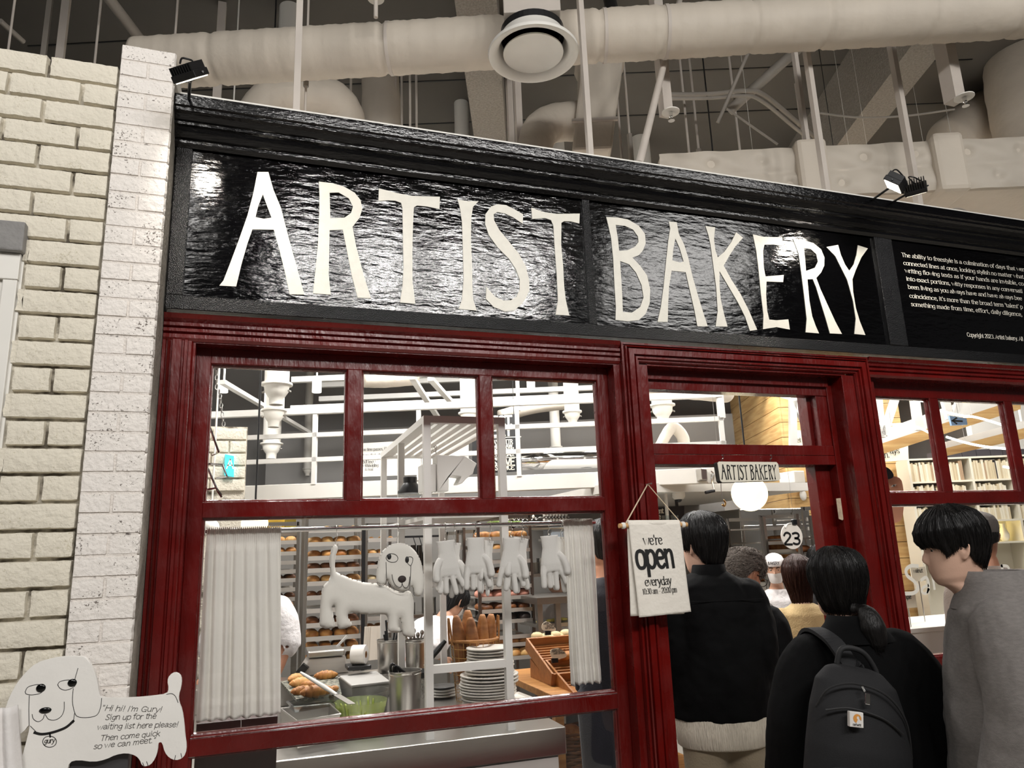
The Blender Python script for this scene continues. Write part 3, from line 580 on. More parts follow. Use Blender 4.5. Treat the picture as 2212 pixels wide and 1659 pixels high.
# quilted rectangular duct at right
zt_, zb2 = 4.25, 3.72
q0 = atz(2000, 412, zb2); hb = .28
qd = thing('quilted_duct', 'broad quilted white rectangular duct behind the right end of the sign', 'duct', q0)
qm = MB(); bq = float(q0@B)
l0 = onb(1425, 345, bq); top0, topr = onb(1440, 331, bq), onb(2200, 296, bq); bl, br = onb(1440, 431, bq), onb(2200, 404, bq)
zt_ = (top0[2]+topr[2])/2; zb2 = q0[2]; sA0, sA1 = float(l0@A), float(onb(2420, 290, bq)@A)
def qf(u, v):
    s = sA0+(sA1-sA0)*u; z = zb2+(zt_-zb2)*v; du = (u*9+(.5 if int(v*1.99) else 0)) % 1-.5; dv = (v*2) % 1-.5
    d = .02*math.cos(math.pi*dv)-.035*(math.exp(-(du*du*90+((v*2) % 1-.5)**2*26)))+.008*math.sin(u*61+v*5)*math.sin(v*9+u*17); return A*s+B*(bq-d)+ZU*z
qm.grid(qf, 192, 24); qm.build('duct_front', ductq, qd, smooth=180)
qb = MB(); qb.obox(A*(sA0+sA1)/2+B*(bq+.36)+ZU*(zt_+zb2)/2, A*(sA1-sA0)/2, B*.355, ZU*((zt_-zb2)/2)); qb.build('duct_body', ductm, qd, bevel=.03)
for sx in (1750, 2045):
    s = float(onb(sx, 350, bq)@A); MB().obox(A*s+B*(bq+.34)+ZU*(zt_+zb2)/2, A*.10, B*.405, ZU*((zt_-zb2)/2+.03)).build('joint_collar', ductm, qd, bevel=.03)
seg([(2262, 60, 1.1), (2225, 100, 1.1), (2216, 160, 1.1), (2245, 300, 1.1), (2290, 520, 1.1)], [74, 74, 78, 82, 90], 'vertical_duct', 'thick wrapped vertical duct at the right edge of the photo', 1.1)
seg([(2230, 215, 1.62), (2140, 252, 1.62), (2050, 312, 1.7)], [62, 60, 54], 'elbow_duct', 'white wrapped elbow duct left of the thick vertical duct', 2.2)
# sprinklers
for (x, y, rx, wx, yt, lab) in ((1449, 243, 19, 11, 100, 'white round sprinkler plate hanging near the slanting pipe'), (2083, 211, 20, 15, 60, 'white round sprinkler plate hanging at upper right')):
    c = atz(x, y, 4.1); rr = pxr(c, rx); o = thing('sprinkler', lab, 'sprinkler', c)
    MB().lathe(c, [(.001, .004), (rr, 0), (rr, .006), (.001, .012)], 28, cap=False).build('plate', white, o, smooth=40)
    MB().lathe(c, [(.012, 0), (.012, -.03), (.006, -.032), (.006, -.05), (.02, -.052), (.02, -.056)], 12).build('sprinkler_head', chrome, o)
    w = pxr(c, wx); MB().box((c[0]-w, c[1]+.02, c[2]+.012), (c[0]+w, c[1]+.02+2*w, 5.8)).build('drop_tube', postm, o)
c = atz(812, -2, 4.6); rr = pxr(c, 18); o = thing('sprinkler', 'white sprinkler plate at the top edge above the long duct', 'sprinkler', c); MB().lathe(c, [(.001, .004), (rr, 0), (rr, .008), (.001, .014)], 24, cap=False).build('plate', white, o, smooth=40); MB().cyl(c-ZU*.12, c, .012, 10).build('sprinkler_head', postm, o)
# black track spotlight
p0, p1 = at(1326, 38, .6), at(1310, -30, .75); rr = pxr(p0, 14); o = thing('track_spotlight', 'small black cylinder spotlight at the top edge of the photo', 'spotlight', p0)
d_ = (p1-p0)/np.linalg.norm(p1-p0); MB().lathe(p0, [(rr*.86, .01), (rr*.9, 0), (rr, 0), (rr, .30), (rr*.8, .32)], 24, axis=d_, cap=True).build('housing', blackm, o, smooth=40)
MB().lathe(p0, [(.001, .012), (rr*.84, .012)], 24, axis=d_, cap=False).build('lens', mat('frosted_lens', (200, 198, 190), .3), o); MB().cyl(p0+d_*.28, p0+d_*.28+ZU*1.2, .012, 8).build('stem', blackm, o)
# ---------------- floodlights on arms over the sign
lampw = mat('lit_led_face', (255, 244, 220), .3, emit=9.0)
def flood(c, face, up, w, h, t, lab, base, lit):
    c = np.array(c, float); f = np.array(face, float); f /= np.linalg.norm(f); s = np.cross(f, up); s /= np.linalg.norm(s); u = np.cross(s, f)
    o = thing('floodlight', lab, 'floodlight', c)
    MB().obox(c, s*w/2, u*h/2, f*t/4).build('housing', blackm, o, bevel=.003)
    fin = MB()
    for k in range(9): fin.obox(c-f*t*.5+s*w*(k-4)/9.5, s*w*.022, u*h*.46, f*t*.28)
    fin.build('heat_fins', blackm, o)
    MB().obox(c+f*t*.26, s*w*.44, u*h*.42, f*.002).build('led_face', lampw, o)
    br = MB(); k0 = c-s*w*.56; k1 = c+s*w*.56; dn = np.array(base)-c; dn = dn/np.linalg.norm(dn); lo = c+dn*h*.75
    br.tube([k0, k0*.4+lo*.6-s*w*.2, lo, k1*.4+lo*.6+s*w*.2, k1], .004, 6); br.build('bracket', blackm, o)
    MB().cyl(base, lo, .006, 8).build('arm', blackm, o)
    cb = MB(); cb.tube(catmull([c-f*t*.7+s*w*.3, c-f*t*.9+u*h*.5, c-f*t*1.2-s*w*.2+u*h*.3, c-f*t*.9-u*h*.3], 5), .0035, 6); cb.build('cord', blackpl, o)
    l = area('floodlight_lamp', tuple(c+f*(t*.35)), tuple(c+f*2), w*.8, h*.5, lit, WARM, 100); return o
flood(at(411, 163, -.42), (.42, .52, -.74), (0, 0, 1), .10, .085, .05, 'black finned floodlight standing beside the white brick pillar', at(408, 214, -.155), 2.0)
flood(at(1932, 398, -.42), (-.40, .55, -.73), (0, 0, 1), .115, .085, .05, 'floodlight with glowing face on the sign top at right', at(1884, 432, -.155), 2.0)
flood(at(1978, 408, -.42), (.62, .45, -.64), (0, 0, 1), .10, .085, .05, 'black floodlight turned away, beside the glowing one', at(1926, 438, -.155), 2.0)
cv = [at(x, y, .02) for x, y in ((2055, 462), (2058, 452), (2075, 451), (2100, 462), (2112, 472))]
tag(tubeobj('cable', catmull(cv, 6), .004, piped, n=8), 'short grey cable loop on the sign top at far right', 'cable')
# ================================================================ WINDOW DISPLAY AND COUNTER
cloth = mat('white_cotton_cloth', (226, 222, 214), .85, bump=.35, bs=18, bd=6, sheen=.2, var=.05, vs=5)
felt = mat('white_stuffed_cloth', (224, 220, 212), .9, bump=.3, bs=14, bd=5, sheen=.2)
knit = mat('white_knit_cotton', (218, 215, 210), .95, bump=.22, bs=500, bst=(1, .2, 1), sheen=.1)
black_ink = mat('black_paint_line', (20, 18, 18), .5)
# rail
RY = .19; ra, rb = at(440, 1148, RY), at(1318, 1128, RY); rr = pxr(ra, 5.2)
rail = tag(MB().cyl((-.19, RY, (ra[2]+rb[2])/2), (1.47, RY, (ra[2]+rb[2])/2), rr, 14).build('curtain_rail', chrome, smooth=60), 'chrome curtain rail across the big lower window', 'rail'); RZ = (ra[2]+rb[2])/2
def curtain(name, lab, x0t, x1t, x0b, x1b, zt, zb, n, seed):
    rnd = random.Random(seed); ph = [rnd.uniform(0, 6.28) for _ in range(6)]
    def fn(u, v):
        z = zb+(zt-zb)*v; x = (x0b+(x1b-x0b)*u)*(1-v)+(x0t+(x1t-x0t)*u)*v; top = max(0, (v-.93)/.07)
        d = .009*math.sin(2*math.pi*n*u+1.3*math.sin(5*u+ph[1])+.9*math.sin(2.2*v+ph[1]))+.004*math.sin(2*math.pi*n*1.7*u+ph[2]+v*2.5)*math.sin(3*u+v*2+ph[5])+.003*math.sin(23*u+ph[3]+3*v)*(1-v)
        d = d*(.45+.5*(1-v))*(1-.6*top)+.004*math.sin(2*math.pi*n*5*u+ph[4])*max(0, (v-.86)/.14)
        zz = z+(.006*math.sin(2*math.pi*n*5.3*u)*top if v > .97 else 0)-(.003*math.sin(2*math.pi*n*u+ph[0]) if v < .02 else 0)
        hem = .0025 if v < .085 else 0
        return (x, RY-rr*1.5-.004-d-hem if v < .9 else RY-rr*1.25-.003-d*.5, zz)
    o = MB().grid(fn, 150, 60).build(name, cloth, smooth=180); md = o.modifiers.new('s', 'SOLIDIFY'); md.thickness = .002; return tag(o, lab, 'curtain')
lt, lt2 = at(443, 1150, RY), at(606, 1148, RY); lb, lb2 = at(421, 1552, RY), at(603, 1546, RY)
curtain('window_curtain', 'white gathered cotton curtain at the left end of the rail', -.185, lt2[0], -.185, lb2[0]+.005, RZ+.012, (lb[2]+lb2[2])/2, 7, 1)
rt, rt2 = at(1214, 1126, RY), at(1298, 1122, RY); rb_, rb2 = at(1230, 1478, RY), at(1316, 1472, RY)
curtain('window_curtain', 'white gathered cotton curtain at the right end of the rail', rt[0], 1.452, rb_[0], 1.452, RZ+.012, (rb_[2]+rb2[2])/2, 5, 2)
th = MB(); p = at(519, 1550, RY-.02); th.tube(catmull([p+(0, 0, .02), p+(.004, 0, -.03), p+(-.003, 0, -.06), p+(.003, 0, -.085)], 4), .0008, 5); tag(th.build('loose_thread', cloth), 'loose thread hanging from the left curtain hem', 'thread')
# inflated cloth shapes
def pillow(name, poly, fr, cell, T, sdist, m, par=None, smooth=180, wr=0.0):
    o, u, v, n = [np.array(q, float) for q in fr]; P = np.array(poly, float); Q = np.roll(P, -1, 0); E = Q-P; L2 = (E**2).sum(1)+1e-12
    mn, mx = P.min(0)-cell, P.max(0)+cell; nx, ny = int((mx[0]-mn[0])/cell)+1, int((mx[1]-mn[1])/cell)+1
    def inside(p):
        c = ((P[:, 1] > p[1]) != (Q[:, 1] > p[1])); xx = P[:, 0]+(p[1]-P[:, 1])/np.where(abs(E[:, 1]) < 1e-12, 1e-12, E[:, 1])*E[:, 0]; return (c & (p[0] < xx)).sum() % 2 == 1
    def near(p):
        t = np.clip(((p-P)*E).sum(1)/L2, 0, 1); c = P+E*t[:, None]; d = np.hypot(*(c-p).T); i = d.argmin(); return d[i], c[i]
    idx = {}; vs = []; fs = []; th = []
    def vid(i, j):
        if (i, j) not in idx:
            p = mn+cell*np.array([i, j]); d, c = near(p); ins = inside(p)
            if not ins or d < cell*.35: p = c; t = 0
            else: t = T*math.sqrt(1-max(0, 1-d/sdist)**2)*(1+wr*math.sin(p[0]*90+p[1]*40)*math.sin(p[1]*110))
            idx[(i, j)] = len(vs); vs.append(p); th.append(t)
        return idx[(i, j)]
    for i in range(nx):
        for j in range(ny):
            if inside(mn+cell*np.array([i+.5, j+.5])): fs.append((vid(i, j), vid(i+1, j), vid(i+1, j+1), vid(i, j+1)))
    k = len(vs); W_ = [o+u*p[0]+v*p[1]+n*t for p, t in zip(vs, th)]+[o+u*p[0]+v*p[1]-n*t for p, t in zip(vs, th)]
    mb = MB(); mb.add(W_, fs+[tuple(a+k for a in f[::-1]) for f in fs if True]); ob = mb.build(name, m, par, smooth=smooth)
    bm = bmesh.new(); bm.from_mesh(ob.data); bmesh.ops.remove_doubles(bm, verts=bm.verts, dist=1e-5); bmesh.ops.recalc_face_normals(bm, faces=bm.faces); bm.to_mesh(ob.data); bm.free(); ob.data.polygons.foreach_set('use_smooth', [True]*len(ob.data.polygons)); return ob
def pxpoly(s, ox, oy, sc, Y): return [(q[0], q[2]) for q in (at(ox+x/sc, oy+y/sc, Y) for x, y in (pl(s) if isinstance(s, str) else s))]
zd = (660, 1130, 5.53); DY = .175
body_s = '345 252 372 262 386 285 380 330 355 430 350 520 358 575 400 600 480 635 560 665 640 690 720 712 850 715 980 745 1050 800 1140 820 1250 800 1290 880 1298 1000 1290 1100 1300 1200 1310 1300 1305 1350 1270 1372 1220 1365 1175 1350 1150 1320 1148 1230 1120 1120 1110 1180 1115 1240 1148 1285 1130 1305 1060 1312 1000 1300 980 1270 985 1180 970 1095 900 1090 780 1092 680 1090 600 1072 530 1062 500 1100 520 1140 560 1205 545 1235 480 1258 410 1272 385 1250 365 1150 355 1060 345 985 325 980 312 1010 330 1090 345 1170 360 1235 330 1255 240 1268 205 1245 165 1230 170 1100 178 960 185 830 215 740 270 690 300 630 290 540 280 440 295 350 320 270'
head_s = '1095 240 1140 235 1210 250 1280 300 1340 370 1385 470 1405 580 1418 700 1410 800 1385 865 1330 880 1295 850 1280 780 1262 745 1240 790 1190 815 1140 818 1070 790 1010 740 985 690 970 660 965 710 935 742 880 745 850 710 840 640 852 540 865 450 900 350 960 290 1020 250'
dog = thing('stuffed_dog', 'white stuffed cloth dog hanging from the chrome rail inside the window', 'toy', at(810, 1260, DY))
pillow('body', [tuple(p) for p in chaik([np.array(p) for p in pxpoly(body_s, *zd, DY)], 1, True)], XZ((0, DY, 0)), .0065, .022, .04, felt, dog, wr=.0)
pillow('head', [tuple(p) for p in chaik([np.array(p) for p in pxpoly(head_s, *zd, DY-.02)], 1, True)], XZ((0, DY-.022, 0)), .006, .016, .03, felt, dog)
ln = MB()
def dline(s, w=.0022, Y=None, mb=None, sm=True, ref=None):
    P = [np.array(p) for p in pxpoly(s, *(ref or zd), Y)]; P = catmull(P, 5) if sm else P
    mb.tube([(p[0], Y, p[1]) for p in P], w/2, 6)
HY = DY-.039
for s in ('962 420 985 450 1030 468 1080 460 1102 430 1095 395 1060 370 1010 365 975 385 962 420', '1225 405 1260 402 1282 425 1275 470 1255 508 1230 490 1205 460 1195 430 1225 405', '962 465 965 560 968 650 985 700 1010 745 1070 790 1140 817 1195 812 1240 785 1248 720 1255 600 1258 500', '1033 612 1045 680 1075 740 1115 765 1145 755 1155 710', '1155 712 1165 750 1195 772 1225 755 1240 700 1245 640', '850 712 880 745 940 742 965 700 968 640', '1288 770 1290 845 1310 870'):
    dline(s, .0022, HY if '850 712' not in s else HY+.012, ln)
ln.build('face_lines', black_ink, dog)
for nm, cx, cy__, rx, rz in (('nose', 1153, 668, 47, 38), ('pupil', 1000, 400, 24, 32), ('pupil', 1213, 437, 22, 36)):
    q = at(660+cx/5.53, 1130+cy__/5.53, HY); MB().ball(q, rx/5.53/F*3.2, .006 if nm == 'nose' else .003, rz/5.53/F*3.2, 18, 10).build(nm, mat('dark_felt', (38, 26, 24), .7) if nm == 'nose' else black_ink, dog, smooth=180)
def clip(x, z0, z1, name='hook_clip', par=None, Y=RY, lab=None, group=None):
    mb = MB(); rg = [(x, Y+math.cos(t)*rr*1.35, RZ+math.sin(t)*rr*1.35) for t in np.linspace(-.5, 4.6, 12)]; mb.tube(rg, .0013, 5)
    mb.tube(catmull([(x, Y, RZ-rr*1.3), (x+.004, Y-.003, (z0*2+z1)/3), (x-.004, Y+.002, (z0+z1*2)/3), (x, Y, z1)], 4), .0013, 5); mb.tube([(x-.005, Y-.003, z1+.012), (x-.006, Y-.004, z1-.014), (x+.006, Y-.004, z1-.014), (x+.005, Y-.003, z1+.012)], .0014, 5)
    o = mb.build(name, steel, par)
    if lab: tag(o, lab, 'clip', group)
    return o
for px, py, l in ((727, 1182, 'wire clip holding the tail of the stuffed dog'), (861, 1176, 'wire clip holding the head of the stuffed dog')):
    q = at(px, py, DY); clip(q[0], RZ-.01, q[2], lab=l)
# knit gloves
def glove_mesh(seed, thumb=1):
    rnd = random.Random(seed); mb = MB()
    # local: hangs down -z, cuff at z=0, palm centre about z=-.11 ; width along x
    S_ = [(0, .040, .016), (-.012, .036, .017), (-.05, .034, .017), (-.075, .040, .018), (-.11, .047, .020), (-.135, .046, .017), (-.142, .044, .014)]
    mb.loft([((0, 0, z), (a, 0, 0), (0, b, 0)) for z, a, b in S_], 20)
    for k in range(4):
        x = -.036+.024*k; ln_ = (.062, .075, .078, .06)[k]+rnd.uniform(-.006, .006); a = (x*2.2)+rnd.uniform(-.08, .08); y1 = rnd.uniform(-.012, .012)
        mb.tube(catmull([(x*.95, 0, -.12), (x*1.12, y1*.4, -.15), (x*1.18+a*.06, y1*.8, -.135-ln_*.6), (x*1.24+a*.1, y1, -.138-ln_*1.0)], 4), [.0128]*5+[.0118]*6+[.0105, .006], 10)
    mb.tube(catmull([(.03*thumb, -.004, -.075), (.048*thumb, -.014, -.10), (.056*thumb, -.022, -.135), (.055*thumb, -.024, -.160)], 4), [.015]*11+[.012, .007], 10)
    me = bpy.data.meshes.new('glove'); me.from_pydata(mb.v, [], mb.f); bm = bmesh.new(); bm.from_mesh(me); bmesh.ops.recalc_face_normals(bm, faces=bm.faces); bm.to_mesh(me); bm.free(); me.materials.append(knit); return me
gm = {(s, t): glove_mesh(s, t) for s in (1, 2) for t in (1, -1)}
GL = [(962, 1168, -5, 1, -1, 0, 'first white knit glove right of the stuffed dog, thumb to the left'), (978, 1172, 6, 2, 1, .03, 'white knit glove half hidden behind the first glove'), (1027, 1161, 0, 2, 1, 0, 'front white knit glove of the second pair from the dog'), (1055, 1168, 8, 1, -1, .03, 'white knit glove hanging edge-on behind the second pair'), (1105, 1162, 4, 1, 1, 0, 'front white knit glove of the third pair from the dog'), (1124, 1162, 10, 2, -1, .03, 'back white knit glove of the third pair from the dog'), (1186, 1157, -3, 2, 1, 0, 'front white knit glove beside the right curtain'), (1208, 1160, 4, 1, 1, .03, 'white knit glove partly behind the right curtain')]
for i, (px, py, a, s, t, dy, lab) in enumerate(GL):
    q = at(px, py, RY+.012+dy-.012); o = bpy.data.objects.new('knit_glove', gm[(s, t)]); COL.objects.link(o); o.location = V(q); k = pxr(q, 119)/.225
    wk = .62 if 'edge-on' in lab else 1.0; o.scale = (k*wk, k, k); o.rotation_euler = (0, math.radians(a), .25 if dy else 0)
    rm = o.modifiers.new('r', 'REMESH'); rm.mode = 'VOXEL'; rm.voxel_size = .0026; rm.use_smooth_shade = True; sm_ = o.modifiers.new('m', 'SMOOTH'); sm_.iterations = 3
    tag(o, lab, 'glove', 'knit gloves on the rail'); clip(q[0], RZ-.01, q[2]+.004, Y=RY, lab='small wire clip holding a knit glove on the rail', group='glove clips')
# ---------------- steel counter
CZ = .775; CF = .385
ctr = thing('steel_counter', 'long stainless counter with white cabinet doors behind the window', 'counter', (.4, .8, 0))
MB().box((-.60, CF, CZ-.115), (1.355, 1.75, CZ)).build('worktop', steel, ctr, bevel=.004)
MB().box((-.59, CF+.03, .08), (1.325, 1.70, CZ-.115)).build('cabinet', white, ctr)
for x0, x1 in ((-.58, .02), (.03, .72), (.73, 1.32)): MB().box((x0, CF+.018, .1), (x1, CF+.03, CZ-.125)).build('door', white, ctr, bevel=.002)
MB().box((-.59, 1.55, CZ), (1.0, 1.745, .9)).build('back_riser', steel, ctr, bevel=.004)
def ct(px, py, z=CZ): return atz(px, py, z)
# white shelving frame standing on the counter
fx0, fx1 = at(925, 1300, .45)[0], at(1094, 1300, .45)[0]; fzt = at(925, 899, .45)[2]-.034; hw = .017
sf = thing('white_shelf_frame', 'white metal frame with slatted top standing on the counter behind the glass', 'shelf frame', (fx0, .45, CZ))
bk = 1.72
for x, y in ((fx0, .45), (fx1, .45), (fx0, bk), (fx1, bk), (fx0, 1.12)): MB().box((x-hw, y-hw, CZ if y < 1.5 else .9), (x+hw, y+hw, fzt)).build('post', whitem, sf)
MB().box((fx0-hw, .45-hw, fzt), (fx1+hw, .45+hw, fzt+.034)).build('front_bar', whitem, sf); MB().box((fx0-hw, bk-hw, fzt), (fx1+hw, bk+hw, fzt+.034)).build('back_bar', whitem, sf)
for x in (fx0, fx1): MB().box((x-hw, .45+hw, fzt), (x+hw, bk-hw, fzt+.034)).build('side_bar', whitem, sf)
for k in range(6):
    x = fx0+(fx1-fx0)*(k+.7)/6.6; MB().box((x-.019, .45+hw, fzt+.012), (x+.019, bk-hw, fzt+.028)).build('slat', whitem, sf)
z1 = at(1000, 1440, .45)[2]; MB().box((fx0+hw, .45-hw+.001, z1-.017), (fx1-hw, .45+hw-.001, z1+.017)).build('low_bar', whitem, sf)
zs = at(1000, 1113, .45)[2]
MB().box((fx0+hw, .47, zs-.01), (fx1-hw, bk-.03, zs+.012)).build('lower_shelf', whitem, sf); MB().box((fx0+hw, .447, at(960, 1262, .47)[2]-.012), (fx1-hw, .462, at(960, 1262, .47)[2]+.012)).build('middle_bar', whitem, sf)
# folded sheet-metal machine and blender on that shelf
mY = .62; ap = pxpoly('725 800 965 810 1068 872 1045 920 1035 960 975 1005 940 1045 905 1045 935 985 850 975 828 990 826 1110 735 1110', 760, 780, 3.95, mY)
mc = thing('sheet_metal_chute', 'white folded sheet-metal machine head shaped like an arrow on the shelf frame', 'machine', (ap[0][0], mY, zs))
MB().prism([ap], XZ((0, mY, 0)), .10).build('housing', whitem, mc, bevel=.004)
p2 = pxpoly('600 880 720 880 720 1115 600 1115', 760, 780, 3.95, mY+.02); MB().prism([p2], XZ((0, mY+.02, 0)), .10).build('back_plate', whitem, mc, bevel=.003)
q = at(915, 1072, mY-.02); MB().box((ap[-1][0]-.08, mY-.04, zs+.012), (ap[2][0], mY+.16, q[2]-.004)).build('base', whitem, mc, bevel=.004)
wz = MB(); q = at(760+700/3.95, 780+740/3.95, mY-.03); wz.tube(catmull([q, q+(.01, 0, .012), q+(.014, 0, -.005), q+(.006, 0, -.02), q+(-.008, .01, -.008), q+(.004, 0, .006), q+(.012, .004, -.03)], 4), .0018, 5); wz.build('wire_loop', steel, mc)
q = at(886, 1062, .95); bl = thing('blender_jug', 'clear blender jug with black lid behind the white shelf frame', 'blender', q); zq = q[2]
MB().lathe((q[0], .95, zs+.012), [(.055, 0), (.06, .01), (.066, zq-zs-.02), (.062, zq-zs-.015)], 24, cap=False).build('jug', cglass, bl, smooth=50)
MB().lathe((q[0], .95, zq-.01), [(.066, 0), (.066, .012), (.04, .05), (.036, .055), (.037, .085), (.001, .087)], 24).build('lid', blackpl, bl, smooth=40)
q0, q1 = at(417, 1548, .24), at(600, 1545, .24); tag(MB().box((-.187, .23, CZ-.1), (q1[0], .32, q1[2])).build('dark_red_panel', mat('dark_red_wood', (52, 10, 12), .4), bevel=.003), 'dark red wooden panel standing inside below the left curtain', 'panel')
# ---------------- things on the counter
crust = mat('golden_crust', (218, 160, 88), .5, rgb2=(150, 84, 32), vs=14, ramp=(.3, .7), bump=.2, bs=40, var=.3)
crustd = mat('dark_crust', (150, 92, 44), .5, rgb2=(84, 46, 24), vs=16, ramp=(.3, .7), bump=.3, bs=40)
crustl = mat('pale_crust', (234, 196, 128), .55, rgb2=(190, 120, 56), vs=12, ramp=(.3, .7), bump=.2, bs=40)
bagm = mat('baguette_crust', (178, 120, 62), .55, rgb2=(128, 78, 38), vs=16, ramp=(.35, .65), bump=.5, bs=30, bd=5)
pinkb = mat('pink_crust', (226, 160, 140), .55, var=.1); crb = mat('cream_bun', (218, 196, 150), .6, var=.12)
def roll_mesh(m, L=.14, R=.033, tw=5, seed=0):
    rnd = random.Random(seed); n = 40; k = 18; vs = []; fs = []; mb = MB()
    for i in range(n+1):
        t = i/n; e = math.sin(math.pi*min(1, max(0, t*.96+.02)))**.62
        for j in range(k):
            q = 2*math.pi*j/k; ph = (t*tw+j/k*.45) % 1; step = .84+.2*(ph**.6) if .08 < t < .92 else .9
            r = R*e*step; vs.append(((t-.5)*L, r*math.cos(q), r*.86*math.sin(q)+R*.6))
    fs = [(i*k+j, i*k+(j+1) % k, (i+1)*k+(j+1) % k, (i+1)*k+j) for i in range(n) for j in range(k)]+[tuple(range(k)), tuple(n*k+j for j in range(k))]; mb.add(vs, fs)
    me = bpy.data.meshes.new('roll'); me.from_pydata(mb.v, [], mb.f); me.polygons.foreach_set('use_smooth', [True]*len(me.polygons)); me.materials.append(m); return me
def bun_mesh(m, R=.05, H=.05, sx=1.0):
    mb = MB(); mb.lathe((0, 0, 0), [(R*.75, 0), (R*.95, H*.18), (R, H*.4), (R*.9, H*.7), (R*.6, H*.93), (R*.25, H), (.001, H)], 20)
    me = bpy.data.meshes.new('bun'); me.from_pydata([(x*sx, y, z) for x, y, z in mb.v], [], mb.f); me.polygons.foreach_set('use_smooth', [True]*len(me.polygons)); me.materials.append(m); return me
RM = [roll_mesh(crust, seed=1), roll_mesh(crustl, seed=2), roll_mesh(crustd, seed=3)]
BM = {'g': bun_mesh(crust), 'l': bun_mesh(crustl), 'd': bun_mesh(crustd, H=.045), 'p': bun_mesh(pinkb), 'c': bun_mesh(crb), 'b': bun_mesh(mat('black_crust', (52, 40, 34), .5), H=.048), 'bl': bun_mesh(mat('bluish_wrap', (120, 130, 190), .4), H=.05)}
def inst(name, me, loc, rot=(0, 0, 0), sc=1.0, lab=None, cat=None, group=None):
    o = bpy.data.objects.new(name, me); COL.objects.link(o); o.location = V(loc); o.rotation_euler = rot; o.scale = (sc,)*3 if not hasattr(sc, '__len__') else sc; return tag(o, lab, cat, group)
# tray of rolls
tz = .905; tc = [atz(x, y, tz) for x, y in ((606, 1472), (640, 1510), (738, 1499), (728, 1453))]
tr = MB(); tr.add([*tc, *[p-(0, 0, .012) for p in tc]], [(0, 1, 2, 3), (4, 5, 6, 7), (0, 1, 5, 4), (1, 2, 6, 5), (2, 3, 7, 6), (3, 0, 4, 7)]); tag(tr.build('baking_tray', mat('seeded_parchment', (150, 148, 132), .6, rgb2=(52, 56, 48), vs=60, ramp=(.45, .55))), 'dark seed-strewn baking tray with twisted rolls on the counter', 'tray')
for px, py, a, wpx, m_, lab in ((638, 1472, 50, 46, 1, 'twisted roll at the back left of the counter tray'), (651, 1482, 20, 52, 1, 'pale twisted roll just right of the back left roll'), (652, 1499, 20, 48, 0, 'twisted roll at the front left of the counter tray'), (684, 1504, 8, 68, 0, 'largest brown twisted roll at the front of the counter tray'), (704, 1466, -4, 48, 0, 'lone twisted roll in front of the white scale'), (720, 1494, 50, 34, 0, 'half-hidden roll beside the grey-lidded container'), (668, 1486, 140, 42, 0, 'reddish roll between the pale and the largest roll')):
    q = atz(px, py, tz); inst('twisted_roll', RM[m_], q, (0, 0, math.radians(a)), pxr(q, wpx)/.14*1.05, lab, 'roll', 'twisted rolls on the counter tray')
# long white handle across the tray
a_, b_ = atz(650, 1453, 1.00), atz(728, 1501, .96); o = thing('bread_knife', 'long white-handled tool lying across the twisted rolls', 'knife', b_); MB().tube([a_, a_*.85+b_*.15, a_*.3+b_*.7, b_], [.006, .008, .011, .007], 10).build('handle', whitem, o, smooth=60)
MB().beam(b_, b_+(b_-a_)*.35, .03, .002).build('blade', steel, o)
# scale
q = ct(700, 1456, .9); w = pxr(q, 1); sx = lambda n_: n_*w
sc_ = thing('counter_scale', 'grey-white shop scale behind the twisted rolls', 'scale', q)
mb = MB(); bt = [(-54, 0), (52, 0), (44, 34), (-32, 34)]; mb.prism([[(x*w, y*w) for x, y in bt]], (q+np.array([0, -.02, 0]), (1, 0, 0), (0, 0, 1), (0, -1, 0)), .2); mb.build('body', mat('scale_grey', (196, 190, 182), .45), sc_, bevel=.006)
MB().box((q[0]-36*w, q[1]-.05, q[2]+37*w), (q[0]+42*w, q[1]+.22, q[2]+50*w)).build('weighing_plate', steel, sc_, bevel=.008)
MB().obox(q+np.array([-46*w, -.03, 14*w]), (7*w, -.01, 9*w), (-6*w, 0, 5*w), (.004, .02, 0)).build('display', blackpl, sc_)
MB().beam(q+np.array([30*w, .1, 50*w]), q+np.array([52*w, .1, 72*w]), .012, .012).build('pole', whitem, sc_)
# label roll on its holder
q = atz(775, 1414, 1.02); w = pxr(q, 1); ax = np.array([.9, -.42, 0]); ax /= np.linalg.norm(ax); o = thing('label_roll', 'white paper label roll beside the scale', 'paper roll', q)
MB().lathe(q-ax*14*w, [(6*w, 0), (19*w, 0), (20*w, 1*w), (20*w, 29*w), (19*w, 30*w), (6*w, 30*w), (6*w, 0)], 32, axis=ax, cap=False).build('paper', mat('white_paper', (228, 224, 218), .8), o, smooth=40)
MB().lathe(q-ax*14*w, [(7*w, 1*w), (7*w, 30.5*w), (5*w, 30.5*w), (5*w, 1*w)], 24, axis=ax, cap=False).build('core', mat('cardboard', (146, 106, 66), .8), o, smooth=40)
mb = MB(); mb.box((q[0]-26*w, q[1]-.06, .945), (q[0]+24*w, q[1]+.08, q[2]-20*w)); tag(mb.build('roll_holder', blackpl, bevel=.006), 'black holder under the white label roll', 'holder')
